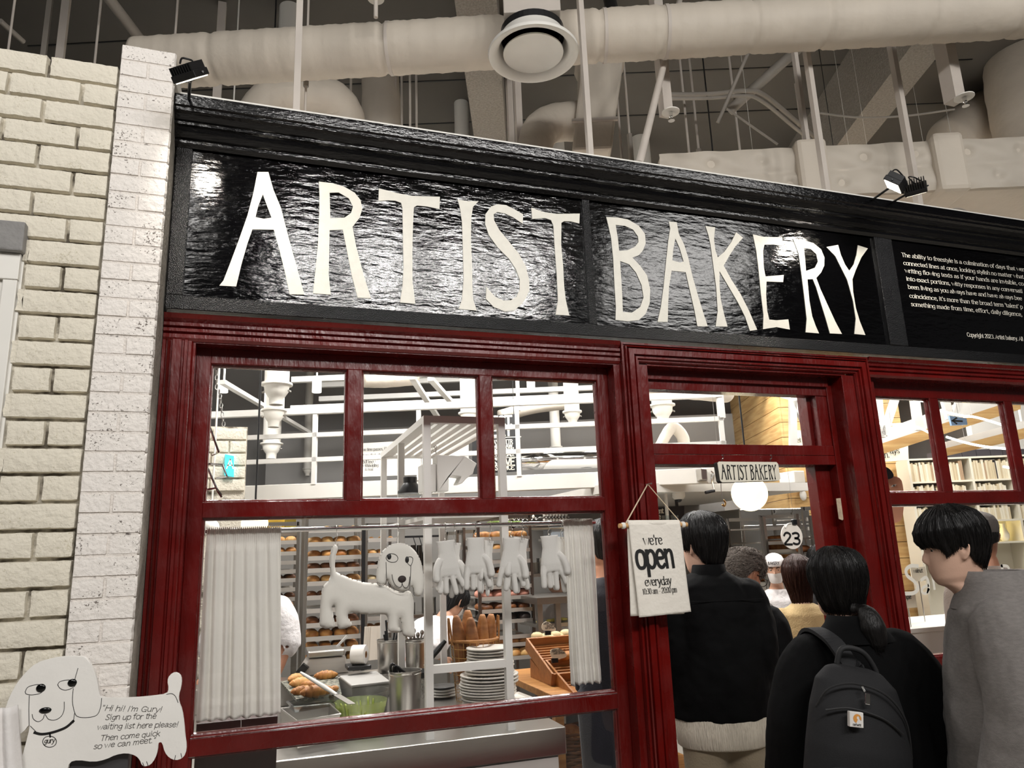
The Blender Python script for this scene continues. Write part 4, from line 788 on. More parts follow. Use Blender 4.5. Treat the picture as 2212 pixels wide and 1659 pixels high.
# clear box with grey lid, pan, bowl
def boxlid(name, lab, c4, zt, zb, m, lidm, lt_=.015):
    o = thing(name, lab, 'container', np.mean(c4, 0)); cc = np.mean(c4, 0); mb = MB(); t4 = [np.array([p[0], p[1], zt]) for p in c4]; b4 = [np.array([p[0]*.9+cc[0]*.1, p[1]*.9+cc[1]*.1, zb]) for p in c4]
    mb.add(t4+b4, [(0, 1, 5, 4), (1, 2, 6, 5), (2, 3, 7, 6), (3, 0, 4, 7), (4, 5, 6, 7)]); x = mb.build('tub', m, o); s = x.modifiers.new('s', 'SOLIDIFY'); s.thickness = .003
    if lidm: 
        l4 = [p*1.04-np.mean(t4, 0)*.04 for p in t4]; mb = MB(); mb.add(l4+[p+(0, 0, lt_) for p in l4], [(0, 1, 2, 3), (4, 5, 6, 7), (0, 1, 5, 4), (1, 2, 6, 5), (2, 3, 7, 6), (3, 0, 4, 7)]); mb.build('lid', lidm, o, bevel=.005)
    else:
        mb = MB(); P = t4+[t4[0]]; mb.tube(P, .005, 6); mb.build('rim', m, o)
    return o
frost = mat('frosted_plastic', (205, 203, 198), .4, alpha=.65)
boxlid('lidded_container', 'frosted container with grey lid behind the green batter bowl', [atz(x, y, .905) for x, y in ((735, 1466), (760, 1486), (841, 1477), (812, 1455))], .905, CZ, frost, mat('grey_lid', (186, 184, 180), .4))
boxlid('steel_pan', 'rectangular stainless pan at the left of the counter', [atz(x, y, .905) for x, y in ((606, 1521), (641, 1547), (735, 1532), (712, 1511))], .885, CZ, steel, None)
boxlid('clear_tray_lid', 'clear plastic lid resting on the stainless pan', [atz(x, y, .915) for x, y in ((620, 1516), (634, 1527), (727, 1511), (712, 1500))], .915, .887, cglass, None)
q = ct(778, 1552); zr = .945; c0 = atz(780, 1492, zr); R_ = pxr(c0, 59); q = np.array([c0[0], c0[1], CZ])
bw_ = thing('mixing_bowl', 'clear mixing bowl smeared with green batter on the counter', 'bowl', q)
pr = [(.001, .004), (R_*.62, .004), (R_*.72, .02), (R_*.86, .08), (R_, zr-CZ)]
MB().lathe(q, pr+[(R_*1.03, zr-CZ), (R_*1.02, zr-CZ-.004)], 40, cap=False).build('bowl_shell', cglass, bw_, smooth=60)
green = mat('green_batter', (178, 190, 92), .35, rgb2=(140, 152, 60), vs=8)
MB().lathe(q+np.array([0, 0, .004]), [(.001, .002), (R_*.60, .002), (R_*.71, .018), (R_*.78, .048), (.001, .05)], 40, cap=False).build('batter', green, bw_, smooth=60)
smr = MB(); random.seed(11)
for k in range(26):
    t = 2*math.pi*k/26+random.uniform(-.08, .08); h1 = random.uniform(.085, .125); w_ = random.uniform(.002, .006)
    P = []
    for h in np.linspace(.04, h1, 7): r = np.interp(h, [.004, .02, .08, .15], [R_*.62, R_*.72, R_*.86, R_*.98])-.004; P.append(q+np.array([r*math.cos(t+.02*math.sin(h*60)), r*math.sin(t), h]))
    smr.tube(P, [w_*1.6, w_, w_*.8, w_, w_, w_*1.2, w_*.6], 6)
smr.build('batter_streaks', green, bw_, smooth=180)
fr_ = MB(); fr_.lathe(q, [(R_*.735, .03), (R_*.85, .08), (R_*.95, .128)], 40, cap=False); fr_.build('batter_film', mat('thin_batter_film', (190, 200, 130), .4, alpha=.5), bw_, smooth=60)
def bucket(px, py, rpx, hpx, zb, lab, tall=True, Yf=None):
    q = atz(px, py, zb); R = pxr(q, rpx); Hh = pxr(q, hpx); o = thing('steel_bucket', lab, 'bucket', q)
    MB().lathe(q, [(.001, .002), (R*.88, .002), (R*.92, .02), (R*.97, Hh*.90), (R*1.0, Hh*.91), (R*1.0, Hh*.93), (R*.97, Hh*.94), (R, Hh*.99), (R*1.03, Hh), (R*.97, Hh), (R*.94, Hh*.9), (R*.9, .03), (.001, .03)], 32, cap=False).build('pail', steel, o, smooth=40)
    return o, q, R, Hh
o, q, R, Hh = bucket(842, 1452, 28, 68, .9, 'left tall steel bucket of tools at the back of the counter')
tl = MB()
for k in range(5): a = random.uniform(-.4, .4); tl.tube([q+(R*.5*a, 0, Hh*.5), q+(R*(a*2.0), .02*a, Hh*1.15+.02*k)], .006, 8)
tag(tl.build('kitchen_tongs', blackm), 'dark tool handles standing in the left tall bucket', 'tools')
o, q, R, Hh = bucket(899, 1452, 24, 68, .9, 'right tall steel bucket of tools behind the white frame post')
tl = MB()
for k in range(6): a = (k-2.5)/4; tl.tube([q+(R*.4*a, 0, Hh*.5), q+(R*(a*1.5), 0, Hh*1.1+.012*(k % 3))], .007, 8); tl.ball(q+(R*(a*1.5), 0, Hh*1.12+.012*(k % 3)), .012, .008, .016, 8, 6)
tag(tl.build('kitchen_whisk', steeld), 'steel tool heads standing in the right tall bucket', 'tools')
o, q, R, Hh = bucket(875, 1546, 36, 93, CZ, 'steel bucket with ring handle in front of the two tall buckets')
hd_ = MB(); hc = q+np.array([R*.95, -R*.35, Hh*.72])
for k in range(4): hd_.tube([hc+np.array([.004, -.002, -.022*k])+np.array([.006*math.cos(t), -.006*math.cos(t)*.5, .011*math.sin(t)]) for t in np.linspace(0, 6.28, 14)], .0025, 5)
hd_.build('ring_handle', chrome, o); tl = MB()
for k in range(3): tl.tube(catmull([q+(-R*.75+k*.012, 0, Hh*.8), q+(-R*.9+k*.016, -.01, Hh*1.08), q+(-R*.72+k*.02, -.01, Hh*1.16-.015*k), q+(-R*.5+k*.02, 0, Hh*.95)], 4), .007, 8)
tag(tl.build('black_tongs', blackpl), 'black rubber tong handles hooked over the front bucket rim', 'tongs')
# paper bags
for k in range(4):
    q = atz(806+k*5, 1428, .9); w = pxr(q, 30); MB_ = MB(); MB_.obox(q+np.array([0, .06+.01*k, .105]), (w*.6, .015*k*.3, 0), (.0, .002, 0), (.006, .004, .105)); tag(MB_.build('paper_bag', mat('beige_paper', (214, 204, 190), .8)), 'beige paper bag standing between label roll and buckets', 'paper bag', 'paper bags between label roll and buckets')
# plates
plm = mat('white_stoneware', (226, 221, 212), .3); plr = mat('dark_rimmed_stoneware', (60, 58, 56), .35)
def plate_mesh(R, m): 
    mb = MB(); mb.lathe((0, 0, 0), [(.001, .002), (R*.55, .002), (R*.6, 0), (R*.64, .003), (R*.97, .0085), (R, .0125), (R*.985, .0185), (R*.64, .008), (.001, .007)], 48, cap=False); me = bpy.data.meshes.new('plate'); me.from_pydata(mb.v, [], mb.f); me.polygons.foreach_set('use_smooth', [True]*len(me.polygons)); me.materials.append(m); return me
qp = ct(1054, 1524); px1 = pxr(qp, 1); z = CZ; k = 0
lay = [(58, 4, .0135), (62, 4, .0135), (64, 3, .016), (55, 4, .0145), (49, 5, .0145)]
pms = {r: plate_mesh(px1*r, plm) for r in {a for a, _, _ in lay}}
tot = sum(n_ for _, n_, _ in lay); random.seed(5)
for (r, n_, h) in lay:
    for j in range(n_):
        k += 1; off = {64: 4, 58: 2, 62: 1, 55: 5, 49: 6}[r]*px1
        inst('dinner_plate', pms[r], (qp[0]+off+random.uniform(-.003, .003), qp[1]+random.uniform(-.003, .003), z), (0, 0, random.uniform(0, 6)), 1.0, 'white plate in the tall stack behind the window, plate %d from the bottom' % k if False else ('small white plate near the top of the tall plate stack' if r < 56 else 'wide white plate in the lower half of the tall plate stack'), 'plate', 'small plates on top of the tall stack' if r < 56 else 'wide plates of the tall stack'); z += h
PT = z
qd_ = ct(957, 1506); rd = pxr(qd_, 30)
for j in range(4): inst('dinner_plate', plate_mesh(rd, plm if j < 3 else plr), (qd_[0], qd_[1], CZ+.0145*j), (0, 0, j), 1, 'white plate in the low stack left of the baguette basket' if j < 3 else 'dark plate on top of the low stack left of the baguette basket', 'plate', 'plates of the low stack' if j < 3 else None)
c4 = [atz(x, y, CZ+.035) for x, y in ((1028, 1517), (1062, 1522), (1168, 1511), (1120, 1493))]
mb = MB(); cc = np.mean(c4, 0); mb.add([*c4, *[np.array([p[0]*.85+cc[0]*.15, p[1]*.85+cc[1]*.15, CZ]) for p in c4], *[p*.93+cc*.07-(0, 0, .012) for p in c4]], [(0, 1, 5, 4), (1, 2, 6, 5), (2, 3, 7, 6), (3, 0, 4, 7), (4, 5, 6, 7), (0, 1, 9, 8), (1, 2, 10, 9), (2, 3, 11, 10), (3, 0, 8, 11), (8, 9, 10, 11)]); tag(mb.build('serving_tray', plm, bevel=.003), 'white rectangular serving tray in front of the plate stack', 'tray')
# baguette basket
qb_ = atz(1012, 1512, CZ); rt_ = np.array([qb_[0]+.01, qb_[1], 0]); zr = at(1022, 1381, qb_[1])[2]; Rr = pxr(at(1022, 1381, qb_[1]), 51)
wick = mat('wicker_cane', (176, 120, 62), .6, var=.3, vs=30, bump=.4, bs=90); wire = mat('brass_wire', (190, 150, 90), .35, .8)
bs_ = thing('bread_basket', 'tall wire basket with cane rim holding baguettes on the counter', 'basket', qb_); cxy = at(1024, 1381, qb_[1])
mb = MB(); mb.tube([(cxy[0]+Rr*math.cos(t), qb_[1]+Rr*.9*math.sin(t), zr) for t in np.linspace(0, 2*math.pi, 40)[:-1]], .009, 8, closed=True); mb.build('cane_rim', wick, bs_, smooth=60)
mb = MB(); Hb = zr-CZ
for k in range(22):
    t = 2*math.pi*k/22; mb.tube([(cxy[0]+Rr*math.cos(t), qb_[1]+Rr*.9*math.sin(t), zr), (cxy[0]+Rr*.80*math.cos(t), qb_[1]+Rr*.72*math.sin(t), CZ+.004)], .0016, 5)
for j in range(1, 8):
    f_ = 1-.2*j/7; mb.tube([(cxy[0]+Rr*f_*math.cos(t), qb_[1]+Rr*.9*f_*math.sin(t), zr-Hb*j/7+.003) for t in np.linspace(0, 2*math.pi, 34)[:-1]], .0016, 5, closed=True)
mb.build('wire_cage', wire, bs_)
for sg in (-1, 1):
    mb = MB()
    for d_ in (-.006, .006): mb.tube(catmull([(cxy[0]+sg*Rr, qb_[1]+d_*6, zr-.02), (cxy[0]+sg*Rr*1.06, qb_[1]+d_*4, zr+.05), (cxy[0]+sg*Rr*1.10, qb_[1]+d_, zr+.12)], 5), .006, 7)
    mb.build('cane_handle', wick, bs_, smooth=60)
def bag_mesh():
    n, k = 44, 16; vs = []
    for i in range(n+1):
        t = i/n; e = math.sin(math.pi*min(.992, max(.008, t)))**.3; sl = 1+.10*abs(math.sin(t*math.pi*4.5))
        for j in range(k): q = 2*math.pi*j/k; vs.append((.031*e*math.cos(q)*sl, .027*e*math.sin(q), t*.5))
    fs = [(i*k+j, i*k+(j+1) % k, (i+1)*k+(j+1) % k, (i+1)*k+j) for i in range(n) for j in range(k)]+[tuple(range(k)), tuple(n*k+j for j in range(k))]
    me = bpy.data.meshes.new('baguette'); me.from_pydata(vs, [], fs); me.polygons.foreach_set('use_smooth', [True]*len(me.polygons)); me.materials.append(bagm); return me
BG = bag_mesh()
for tx_, ty_, dy, fx, lab in ((985, 1330, -.02, -.35, 'leftmost baguette leaning in the wire basket'), (1010, 1318, .05, -.2, 'tallest baguette at the back left of the wire basket'), (1016, 1334, -.06, -.05, 'thick floury baguette at the front of the wire basket'), (1042, 1327, -.03, .25, 'baguette right of the floury front one in the basket'), (1061, 1326, .02, .5, 'rightmost baguette leaning in the wire basket')):
    tip = at(tx_, ty_, qb_[1]+dy); bot = np.array([cxy[0]+Rr*fx*1.1, qb_[1]+dy*.9, CZ+.01]); d_ = V(tip-bot); o = inst('baguette', BG, bot, d_.to_track_quat('Z', 'Y').to_euler(), (1.42, 1.42, d_.length/.5), lab, 'baguette', 'baguettes in the wire basket')
# black-handled pan
p0, p1 = at(932, 1420, 1.25), at(962, 1384, 1.25); o = thing('frying_pan', 'pan with thick black handle between bucket and basket', 'pan', p0); MB().tube([p0, p0*.5+p1*.5, p1], [.016, .017, .011], 12).build('handle', blackpl, o, smooth=60); MB().cyl(p0+(p0-p1)*.0, p0-(p1-p0)*.5+(0, .0, .0), .006, 8).build('shank', steel, o)
pc = p0-(p1-p0)*.9; MB().lathe(pc-(0, 0, .02), [(.001, 0), (.07, 0), (.085, .03), (.082, .03), (.068, .004), (.001, .004)], 28, cap=False).build('pan_body', blackm, o, smooth=40)
# ================================================================ KITCHEN BEHIND THE WINDOW
b_ = 3.2
def fpt(px, py, b=3.2): return onb(px, py, b)
# white pipe frame over the kitchen
wf_ = thing('white_pipe_frame', 'white square-tube frame running along above the kitchen beam', 'frame', fpt(700, 1040))
zb0 = fpt(700, 1043)[2]; L0 = float(fpt(445, 1000)@A); L1 = float(fpt(1568, 960)@A)
for (xa, ya, w) in ((600, 891, .052), (600, 943, .036), (600, 996, .036)):
    z = fpt(xa, ya)[2]; MB().obox(A*(L0+L1)/2+B*b_+ZU*z, A*(L1-L0)/2, B*w/2, ZU*w/2).build('rail', whitem, wf_)
for px in (680, 905, 1119, 1330, 1562):
    p = fpt(px, 960); MB().obox(np.array([p[0], p[1], 0])+ZU*(zb0+.28), A*.018, B*.018, ZU*.29).build('post', whitem, wf_)
p = fpt(1119, 860); MB().obox(np.array([p[0], p[1], 0])+ZU*(zb0+.75), A*.016, B*.016, ZU*.22).build('post', whitem, wf_)
p = fpt(1560, 900); MB().obox(np.array([p[0], p[1], 0])+ZU*(zb0+.85), A*.022, B*.022, ZU*.45).build('post', whitem, wf_)
for y_, b2 in ((818, 4.6), (880, 4.6), (832, 5.6), (862, 5.6)):
    z = onb(700, y_, b2)[2]; o = MB(); o.obox(A*1.2+B*b2+ZU*z, A*2.6, B*.03, ZU*.028); tag(o.build('ceiling_rail', whitem), 'white ceiling bar %s seen through the left upper panes' % {818: 'uppermost and nearest', 880: 'lower and nearest', 832: 'upper and farthest', 862: 'lower and farthest'}[y_], 'bar')
for (x0, y0, x1, y1, lab) in ((480, 825, 668, 935, 'white light track slanting across the leftmost upper pane'), (890, 815, 948, 905, 'left white light track in the middle upper pane'), (930, 818, 985, 880, 'right white light track in the middle upper pane')):
    p0, p1 = atz(x0, y0, 3.0), atz(x1, y1, 3.0); tag(MB().beam(p0, p1, .05, .035).build('light_track', whitem), lab, 'track')
# kitchen beam and the partition below it
bm_ = MB(); z0_, z1_ = fpt(700, 1076)[2], fpt(700, 1043)[2]; Lb = float(fpt(1640, 1030)@A)
bm_.obox(A*((L0+Lb)/2)+B*(b_+.03)+ZU*(z0_+z1_)/2, A*(Lb-L0)/2, B*.04, ZU*(z1_-z0_)/2)
struct(bm_.build('kitchen_beam', white, bevel=.004))['label'] = 'long white wooden beam above the kitchen'
# dropped soffit behind the beam and kitchen walls
sf_ = MB(); sf_.obox(A*2.4+B*4.3+ZU*(z1_+.05), A*3.4, B*1.05, ZU*.02); 
kw = MB(); kw.obox(A*1.6+B*7.3+ZU*1.65, A*4.2, B*.05, ZU*1.65); struct(kw.build('wall_kitchen', greyw))
kw = MB(); kw.obox(A*.7+B*5.35+ZU*1.02, A*2.4, B*.04, ZU*1.02); struct(kw.build('wall_tiled', mat('grey_steel_tile', (122, 119, 115), .35)))
kl = MB(); kl.box((-.80, .3, 0), (-.62, 6, 3.4)); struct(kl.build('wall_inner_left', greyw))
lb = MB(); q0 = at(488, 940, 2.6); 
bricks(lb, q0[0]-.35, at(534, 940, 2.6)[0], at(500, 1050, 2.6)[2], at(500, 925, 2.6)[2], 2.6, .232, .0905, .006, 0, .0022); lbb = struct(MB().box((q0[0]-.4, 2.6, 0), (at(534, 940, 2.6)[0], 2.75, at(500, 922, 2.6)[2])).build('wall_inner_brick', mortar)); lb.build('brick', cream_b, lbb, smooth=50)
# blue lit sign
p = [at(x, y, 2.55) for x, y in ((486, 981), (505, 985), (505, 1030), (485, 1026))]; o = MB(); o.prism([[(q[0], q[2]) for q in p]], XZ((0, 2.55, 0)), .045); o = o.build('lit_sign', mat('cyan_lit_sign', (70, 205, 220), .4, emit=.9)); tag(o, 'small glowing cyan sign at the left edge of the upper window', 'sign')
tx = MB(); q = at(489, 1012, 2.548); write(tx, 'A', XZ(q), .009, .9, 'bold'); tx.build('sign_mark', ink_w, o)
# chain and folding hinges at the left jamb
ch = MB()
for k in range(14):
    q = at(466+k*1.3 if k > 5 else 468, 786+k*10, .14); ch.tube([q+np.array([.006*math.cos(t)*(1 if k % 2 else .3)*.9, .0055*math.cos(t)*(.3 if k % 2 else 1), .0105*math.sin(t)]) for t in np.linspace(0, 6.28, 9)[:-1]], .002, 5, closed=True)
tag(ch.build('chain', steel), 'steel chain hanging inside the left edge of the upper window', 'chain')
hg = MB()
for s in (((456, 922), (476, 978), (460, 985)), ((454, 1002), (484, 1004), (494, 1030), (470, 1033)), ((452, 1012), (474, 1062), (482, 1074)), ((450, 1058), (470, 1054), (482, 1070))): hg.tube([at(x-3, y, .14) for x, y in s], .0045, 6)
tag(hg.build('folding_bracket', chrome), 'chrome folding window bracket at the left edge of the upper window', 'bracket')
# exhaust nozzles
noz = mat('nozzle_white', (222, 219, 211), .5, bump=.15, bs=12)
def nozzle(px, py, wpx, Z, lab, tilt=0):
    c = atz(px, py, Z); R = pxr(c, wpx/2); o = thing('exhaust_nozzle', lab, 'exhaust nozzle', c)
    MB().cyl(c, (c[0], c[1], 5.8), R*.78, 28).build('pipe', noz, o, smooth=60)
    MB().lathe(c, [(R*.78, .012), (R, .008), (R, -.006), (R*.8, -.012), (R*.74, -R*.5), (R*.55, -R*.8), (R*.46, -R*.9), (R*.44, -R*1.35), (R*.38, -R*1.35), (R*.38, -R*.9), (.001, -R*.85)], 28, cap=False).build('spout', noz, o, smooth=40)
    for sg in (-1, 1): MB().cyl(c+A*sg*R*.7-ZU*R*.4, c+A*sg*R*.95-ZU*R*.5, R*.06, 8).build('knob', steeld, o)
nozzle(598, 831, 66, 2.75, 'nearest of the three stacked white exhaust nozzles in the left upper pane')
nozzle(592, 887, 54, 2.75, 'middle of the three stacked white exhaust nozzles in the left upper pane')
nozzle(587, 959, 48, 2.75, 'farthest and lowest of the three stacked exhaust nozzles in the left upper pane')
nozzle(1236, 890, 42, 2.75, 'white exhaust nozzle in the right upper pane above the steel hood')
nozzle(1012, 893, 44, 2.75, 'white exhaust nozzle ending just above the slatted shelf top')
nozzle(1201, 966, 28, 2.75, 'small far white exhaust nozzle above the steel hood')
nozzle(664, 1013, 22, 2.75, 'small far white exhaust nozzle left of the frame post')
nozzle(1430, 876, 56, 2.9, 'wide white exhaust nozzle inside the door transom')
seg([(1395, 830, 2.6), (1500, 838, 2.6), (1570, 848, 2.7)], [22, 26, 22], 'wrapped_duct', 'wrapped duct at the top of the door transom pane', 2.6)
seg([(1425, 965, 3.4), (1445, 930, 3.4), (1458, 925, 3.4), (1475, 945, 3.4), (1478, 975, 3.4)], [11, 12, 13, 13, 13], 'elbow_duct', 'small white elbow duct low in the door transom pane', 3.4)
seg([(1080, 900, 4.4), (1150, 880, 4.4), (1230, 868, 4.4)], [14, 14, 16], 'wrapped_duct', 'white wrapped duct behind the right upper pane', 4.4)
seg([(785, 815, 4.4), (830, 812, 4.4), (900, 806, 4.4)], [22, 26, 26], 'wrapped_duct', 'large wrapped duct behind the middle upper pane', 4.4)
# can lights
for (px, py, Z, w, lab) in ((483, 848, 3.0, 9, 'white can light beside the chain in the left upper pane'), (684, 848, 3.1, 10, 'white can light right of the stacked nozzles'), (861, 820, 3.1, 8, 'lit can light at the top of the middle upper pane'), (1147, 838, 3.1, 9, 'white can light at the top of the right upper pane')):
    c = atz(px, py, Z); R = pxr(c, w); o = thing('can_light', lab, 'ceiling light', c); MB().lathe(c, [(R*.9, .004), (R, 0), (R, R*2.6), (.001, R*2.6)], 20, cap=False).build('housing', white, o, smooth=40); MB().lathe(c, [(.001, .003), (R*.9, .003)], 20, cap=False).build('lens', mat('lit_lens', (255, 250, 238), .4, emit=6.0) if 'lit_lens' not in MATS else MATS['lit_lens'], o); MB().cyl(c+ZU*R*2.6, (c[0], c[1], 5.8), .008, 8).build('stem', white, o)
# wall text boards
p4 = [onb(x, y, 5.0) for x, y in ((774, 958), (1012, 944), (1012, 1022), (776, 1030))]
o = MB(); o.add([*p4, *[p+B*.03 for p in p4]], [(0, 1, 2, 3), (4, 5, 6, 7), (0, 1, 5, 4), (1, 2, 6, 5), (2, 3, 7, 6), (3, 0, 4, 7)]); o = o.build('text_board', white); tag(o, 'white board with printed lines behind the slatted shelf top', 'board')
tx = MB()
for (x, y, s) in ((784, 974, 'as time passes, I believe'), (784, 987, 'hope that, above all'), (784, 994, 'experience, and to'), (784, 1001, 'but know'), (784, 1009, 'withholding'), (786, 1017, '-is real')): write(tx, s, (onb(x, y, 4.99), A, ZU, -B), .0044, .9, 'serif', xs=1.0)
tx.build('board_text', ink_k, o)
o = thing('black_poster', 'tall black poster with bold white capitals in the right upper pane', 'poster', onb(1095, 960, 4.4)); p4 = [onb(x, y, 4.4) for x, y in ((1020, 900), (1114, 894), (1120, 1018), (1020, 1024))]
m = MB(); m.add([*p4, *[p+B*.02 for p in p4]], [(0, 1, 2, 3), (4, 5, 6, 7), (0, 1, 5, 4), (1, 2, 6, 5), (2, 3, 7, 6), (3, 0, 4, 7)]); m.build('poster_board', mat('poster_black', (26, 26, 28), .4), o)
for px_ in (1030, 1110): q = onb(px_, 900, 4.41); MB().cyl(q, (q[0], q[1], 5.8), .003, 6).build('hanger_cord', blackm, o)
tx = MB()
for (x, y, s, h) in ((1106, 921, 'ARTIST', .0145), (1106, 940, 'BAKERY', .0145), (1108, 958, 'I ALWAYS ATTR', .0055), (1109, 967, 'D TO ME DRAW.', .0055), (1110, 976, 'THE GOOD ANY', .0055), (1111, 985, "THAT'S ROAD.", .0055), (1112, 1005, 'YS LIVE', .010), (1112, 1014, 'ES A DICE.', .006)): write(tx, s, (onb(x, y, 4.39), A, ZU, -B), h, 1.5, 'bold', 'r')
for y in (946, 990): p = onb(1060, y, 4.39); tx.obox(p+A*.1, A*.2, ZU*.004, B*.001)
tx.build('poster_text', ink_w, o)
# steel hood
p0 = onb(1128, 1016, 4.3); p1 = onb(1400, 1006, 4.3); hd2 = MB(); n_ = 24
def hf(u, v): return p0+(p1-p0)*u+ZU*(.19*v)-B*(.10*math.sin(math.pi*v)*.6+.03*math.sin(u*9))
hd2.grid(hf, 40, 10); hd2.obox((p0+p1)/2+B*.3+ZU*.1, (p1-p0)/2, B*.28, ZU*.095); tag(hd2.build('steel_hood', chrome, smooth=50), 'shiny curved steel hood behind the right upper pane', 'hood')
# ---------------- racks of bread
traym = mat('aluminium_tray', (206, 201, 194), .35, .55)
def ordn(i): return ['top', 'second', 'third', 'fourth', 'fifth', 'sixth', 'seventh', 'eighth', 'ninth', 'tenth', 'eleventh', 'twelfth'][i]
def rack(name, lab, px0, px1, Y, dep, ys, ztop, kinds, short, m=steeld, posts=True, pw=.022, slot=True):
    pm = (px0+px1)/2; X0, X1 = at(px0, 1280, Y)[0], at(px1, 1280, Y)[0]; o = thing(name, lab, 'bread rack', ((X0+X1)/2, Y+dep/2, 0))
    for x in (X0, X1):
        for y in (Y, Y+dep): MB().box((x-pw/2, y-pw/2, .05), (x+pw/2, y+pw/2, ztop)).build('post', m, o)
    MB().box((X0, Y-pw/2, ztop-.03), (X1, Y+pw/2, ztop)).build('top_bar', m, o); MB().box((X0, Y+dep-pw/2, ztop-.03), (X1, Y+dep+pw/2, ztop)).build('top_bar', m, o)
    for i, (y, kd) in enumerate(zip(ys, kinds)):
        z = at(pm, y, Y)[2]; t = MB(); x0, x1 = X0+pw/2+.002, X1-pw/2-.002
        t.box((x0, Y-.02, z-.016), (x1, Y+dep-.02, z-.012)); t.box((x0, Y-.02, z-.012), (x1, Y-.016, z)); t.box((x0, Y+dep-.024, z-.012), (x1, Y+dep-.02, z)); t.box((x0, Y-.02, z-.03), (x1, Y-.012, z-.016))
        t.build('tray', traym, o)
        if not kd: continue
        c, n, sc = kd; rows = 1 if c in 'RLDB' else 2
        ord_ = '%s tray of the %s' % (ordn(i), short)
        for r in range(rows):
            for k in range(n):
                x = x0+(x1-x0)*(k+.5)/n+random.uniform(-.006, .006); y2 = Y+.05+r*.13+random.uniform(-.01, .01); L = (x1-x0)/n; g = 'breads on the '+ord_
                if c in 'RLD': inst('bread_roll', RM['LRD'.index(c) if c != 'L' else 1], (x, y2+.03, z-.012), (0, 0, random.uniform(-.6, .6)+(1.57 if L < .1 else .3)), L/.14*sc, 'golden twisted roll on the '+ord_, 'bread roll', g)
                elif c == 'B': inst('baguette', BG, (x0+.02+.02*k, y2+.04*k, z+.018), (0, math.radians(90), random.uniform(-.06, .06)), (.95, .95, (x1-x0-.04)/.5), 'brown baguette lying on the '+ord_, 'baguette', g)
                else: inst('bread_bun', BM[c], (x, y2, z-.012), (0, 0, random.uniform(0, 6)), (L/.1*sc, L/.1*sc, min(1.25, L/.1*1.1)*sc), {'g': 'golden round bun', 'l': 'pale golden bun', 'd': 'dark brown bun', 'p': 'pinkish round bun', 'c': 'cream round bun', 'b': 'blackish round bun', 'q': ''}[c]+' on the '+ord_, 'bread', g)
    return o
BM.update({'g': BM['g']})
rack('bread_rack', 'tall steel bread rack directly behind the stuffed dog', 659, 783, 2.5, .42, (1141, 1170, 1200, 1226, 1254, 1284, 1312, 1343, 1372, 1398, 1425), at(720, 1104, 2.5)[2], (('L', 4, 1.0), ('l', 4, 1), ('g', 4, 1.05), ('d', 4, 1.05), ('l', 4, 1), ('d', 5, 1), None, ('d', 4, 1), ('g', 4, 1), ('g', 4, .9), ('l', 4, .9)), 'rack behind the stuffed dog')
rack('bread_rack', 'steel bread rack half hidden by the left curtain', 560, 641, 3.2, .42, (1168, 1192, 1212, 1231, 1250, 1270, 1291, 1312, 1335), at(600, 1128, 3.2)[2], (('l', 3, 1), ('g', 3, 1), None, None, ('d', 3, 1), None, ('d', 3, 1), ('g', 3, 1), ('l', 3, 1)), 'rack beside the left curtain')
rack('bread_rack', 'steel bread rack right of the rack behind the stuffed dog', 790, 862, 2.9, .42, (1162, 1194, 1219, 1250, 1276, 1302, 1330, 1358), at(820, 1130, 2.9)[2], (('L', 3, 1), ('l', 3, 1), ('d', 3, 1), ('c', 3, 1), None, ('d', 3, 1), None, ('g', 3, 1)), 'rack right of the stuffed dog rack')
rack('bread_rack', 'tall steel bread rack behind the baguettes and gloves', 1036, 1150, 3.0, .45, (1159, 1185, 1209, 1237, 1263, 1287, 1314, 1338, 1372, 1389, 1418), at(1090, 1112, 3.0)[2], (('g', 4, 1), ('l', 4, .9), None, ('d', 3, 1), None, ('p', 4, 1.1), ('d', 4, 1.05), ('b', 4, 1.05), None, ('g', 4, 1.1), ('l', 4, 1.2)), 'rack behind the baguettes', mat('aged_steel', (120, 110, 104), .4, 1.0))
rack('tray_rack', 'empty steel tray rack just left of the baguettes', 990, 1028, 3.5, .4, (1180, 1210, 1240, 1270, 1300, 1320, 1345), at(1000, 1145, 3.5)[2], (None,)*7, 'x')
rack('bread_rack', 'steel bread rack seen through the doorway behind the round number sign', 1660, 1744, 2.6, .5, (1137, 1168, 1186, 1205, 1228, 1252), at(1700, 1112, 2.6)[2], (None, ('B', 2, 1), ('B', 2, 1), ('l', 4, 1.15), ('l', 4, 1.1), ('g', 4, 1)), 'rack in the doorway', steel)
rack('tray_rack', 'narrow empty steel rack at the right of the doorway', 1756, 1800, 2.4, .4, (1117, 1137, 1157, 1177, 1200), at(1775, 1094, 2.4)[2], (None,)*5, 'x', steel)
# dark jugs hanging behind the dog's head, steel shelf and pots
q0, q1 = at(868, 1168, 2.7), at(930, 1166, 2.7); tag(MB().box((q0[0], 2.7, q0[2]+.02), (q1[0]+.1, 2.72, q0[2]+.035)).build('hanging_rail', blackm), 'black rail of hanging jugs behind the head of the stuffed dog', 'rail')
for k, (px, lab) in enumerate(((893, 'left'), (906, 'middle'), (920, 'right'))):
    q = at(px, 1195, 2.7); R = pxr(q, 8); o = thing('steel_jug', '%s dark steel jug hanging behind the head of the stuffed dog' % lab, 'jug', q); MB().lathe(q-ZU*.09, [(R, 0), (R*1.05, .05), (R*.75, .12), (R*.7, .15), (R*.6, .15), (.001, .02)], 18, cap=False).build('jug_body', mat('dark_steel', (70, 66, 62), .3, 1.0) if 'dark_steel' not in MATS else MATS['dark_steel'], o, smooth=60); MB().tube(catmull([q+ZU*.055+A*R*.7, q+ZU*.09+A*R*.3, (q[0], 2.71, q0[2]+.03), ], 4), .004, 6).build('handle', blackm, o)
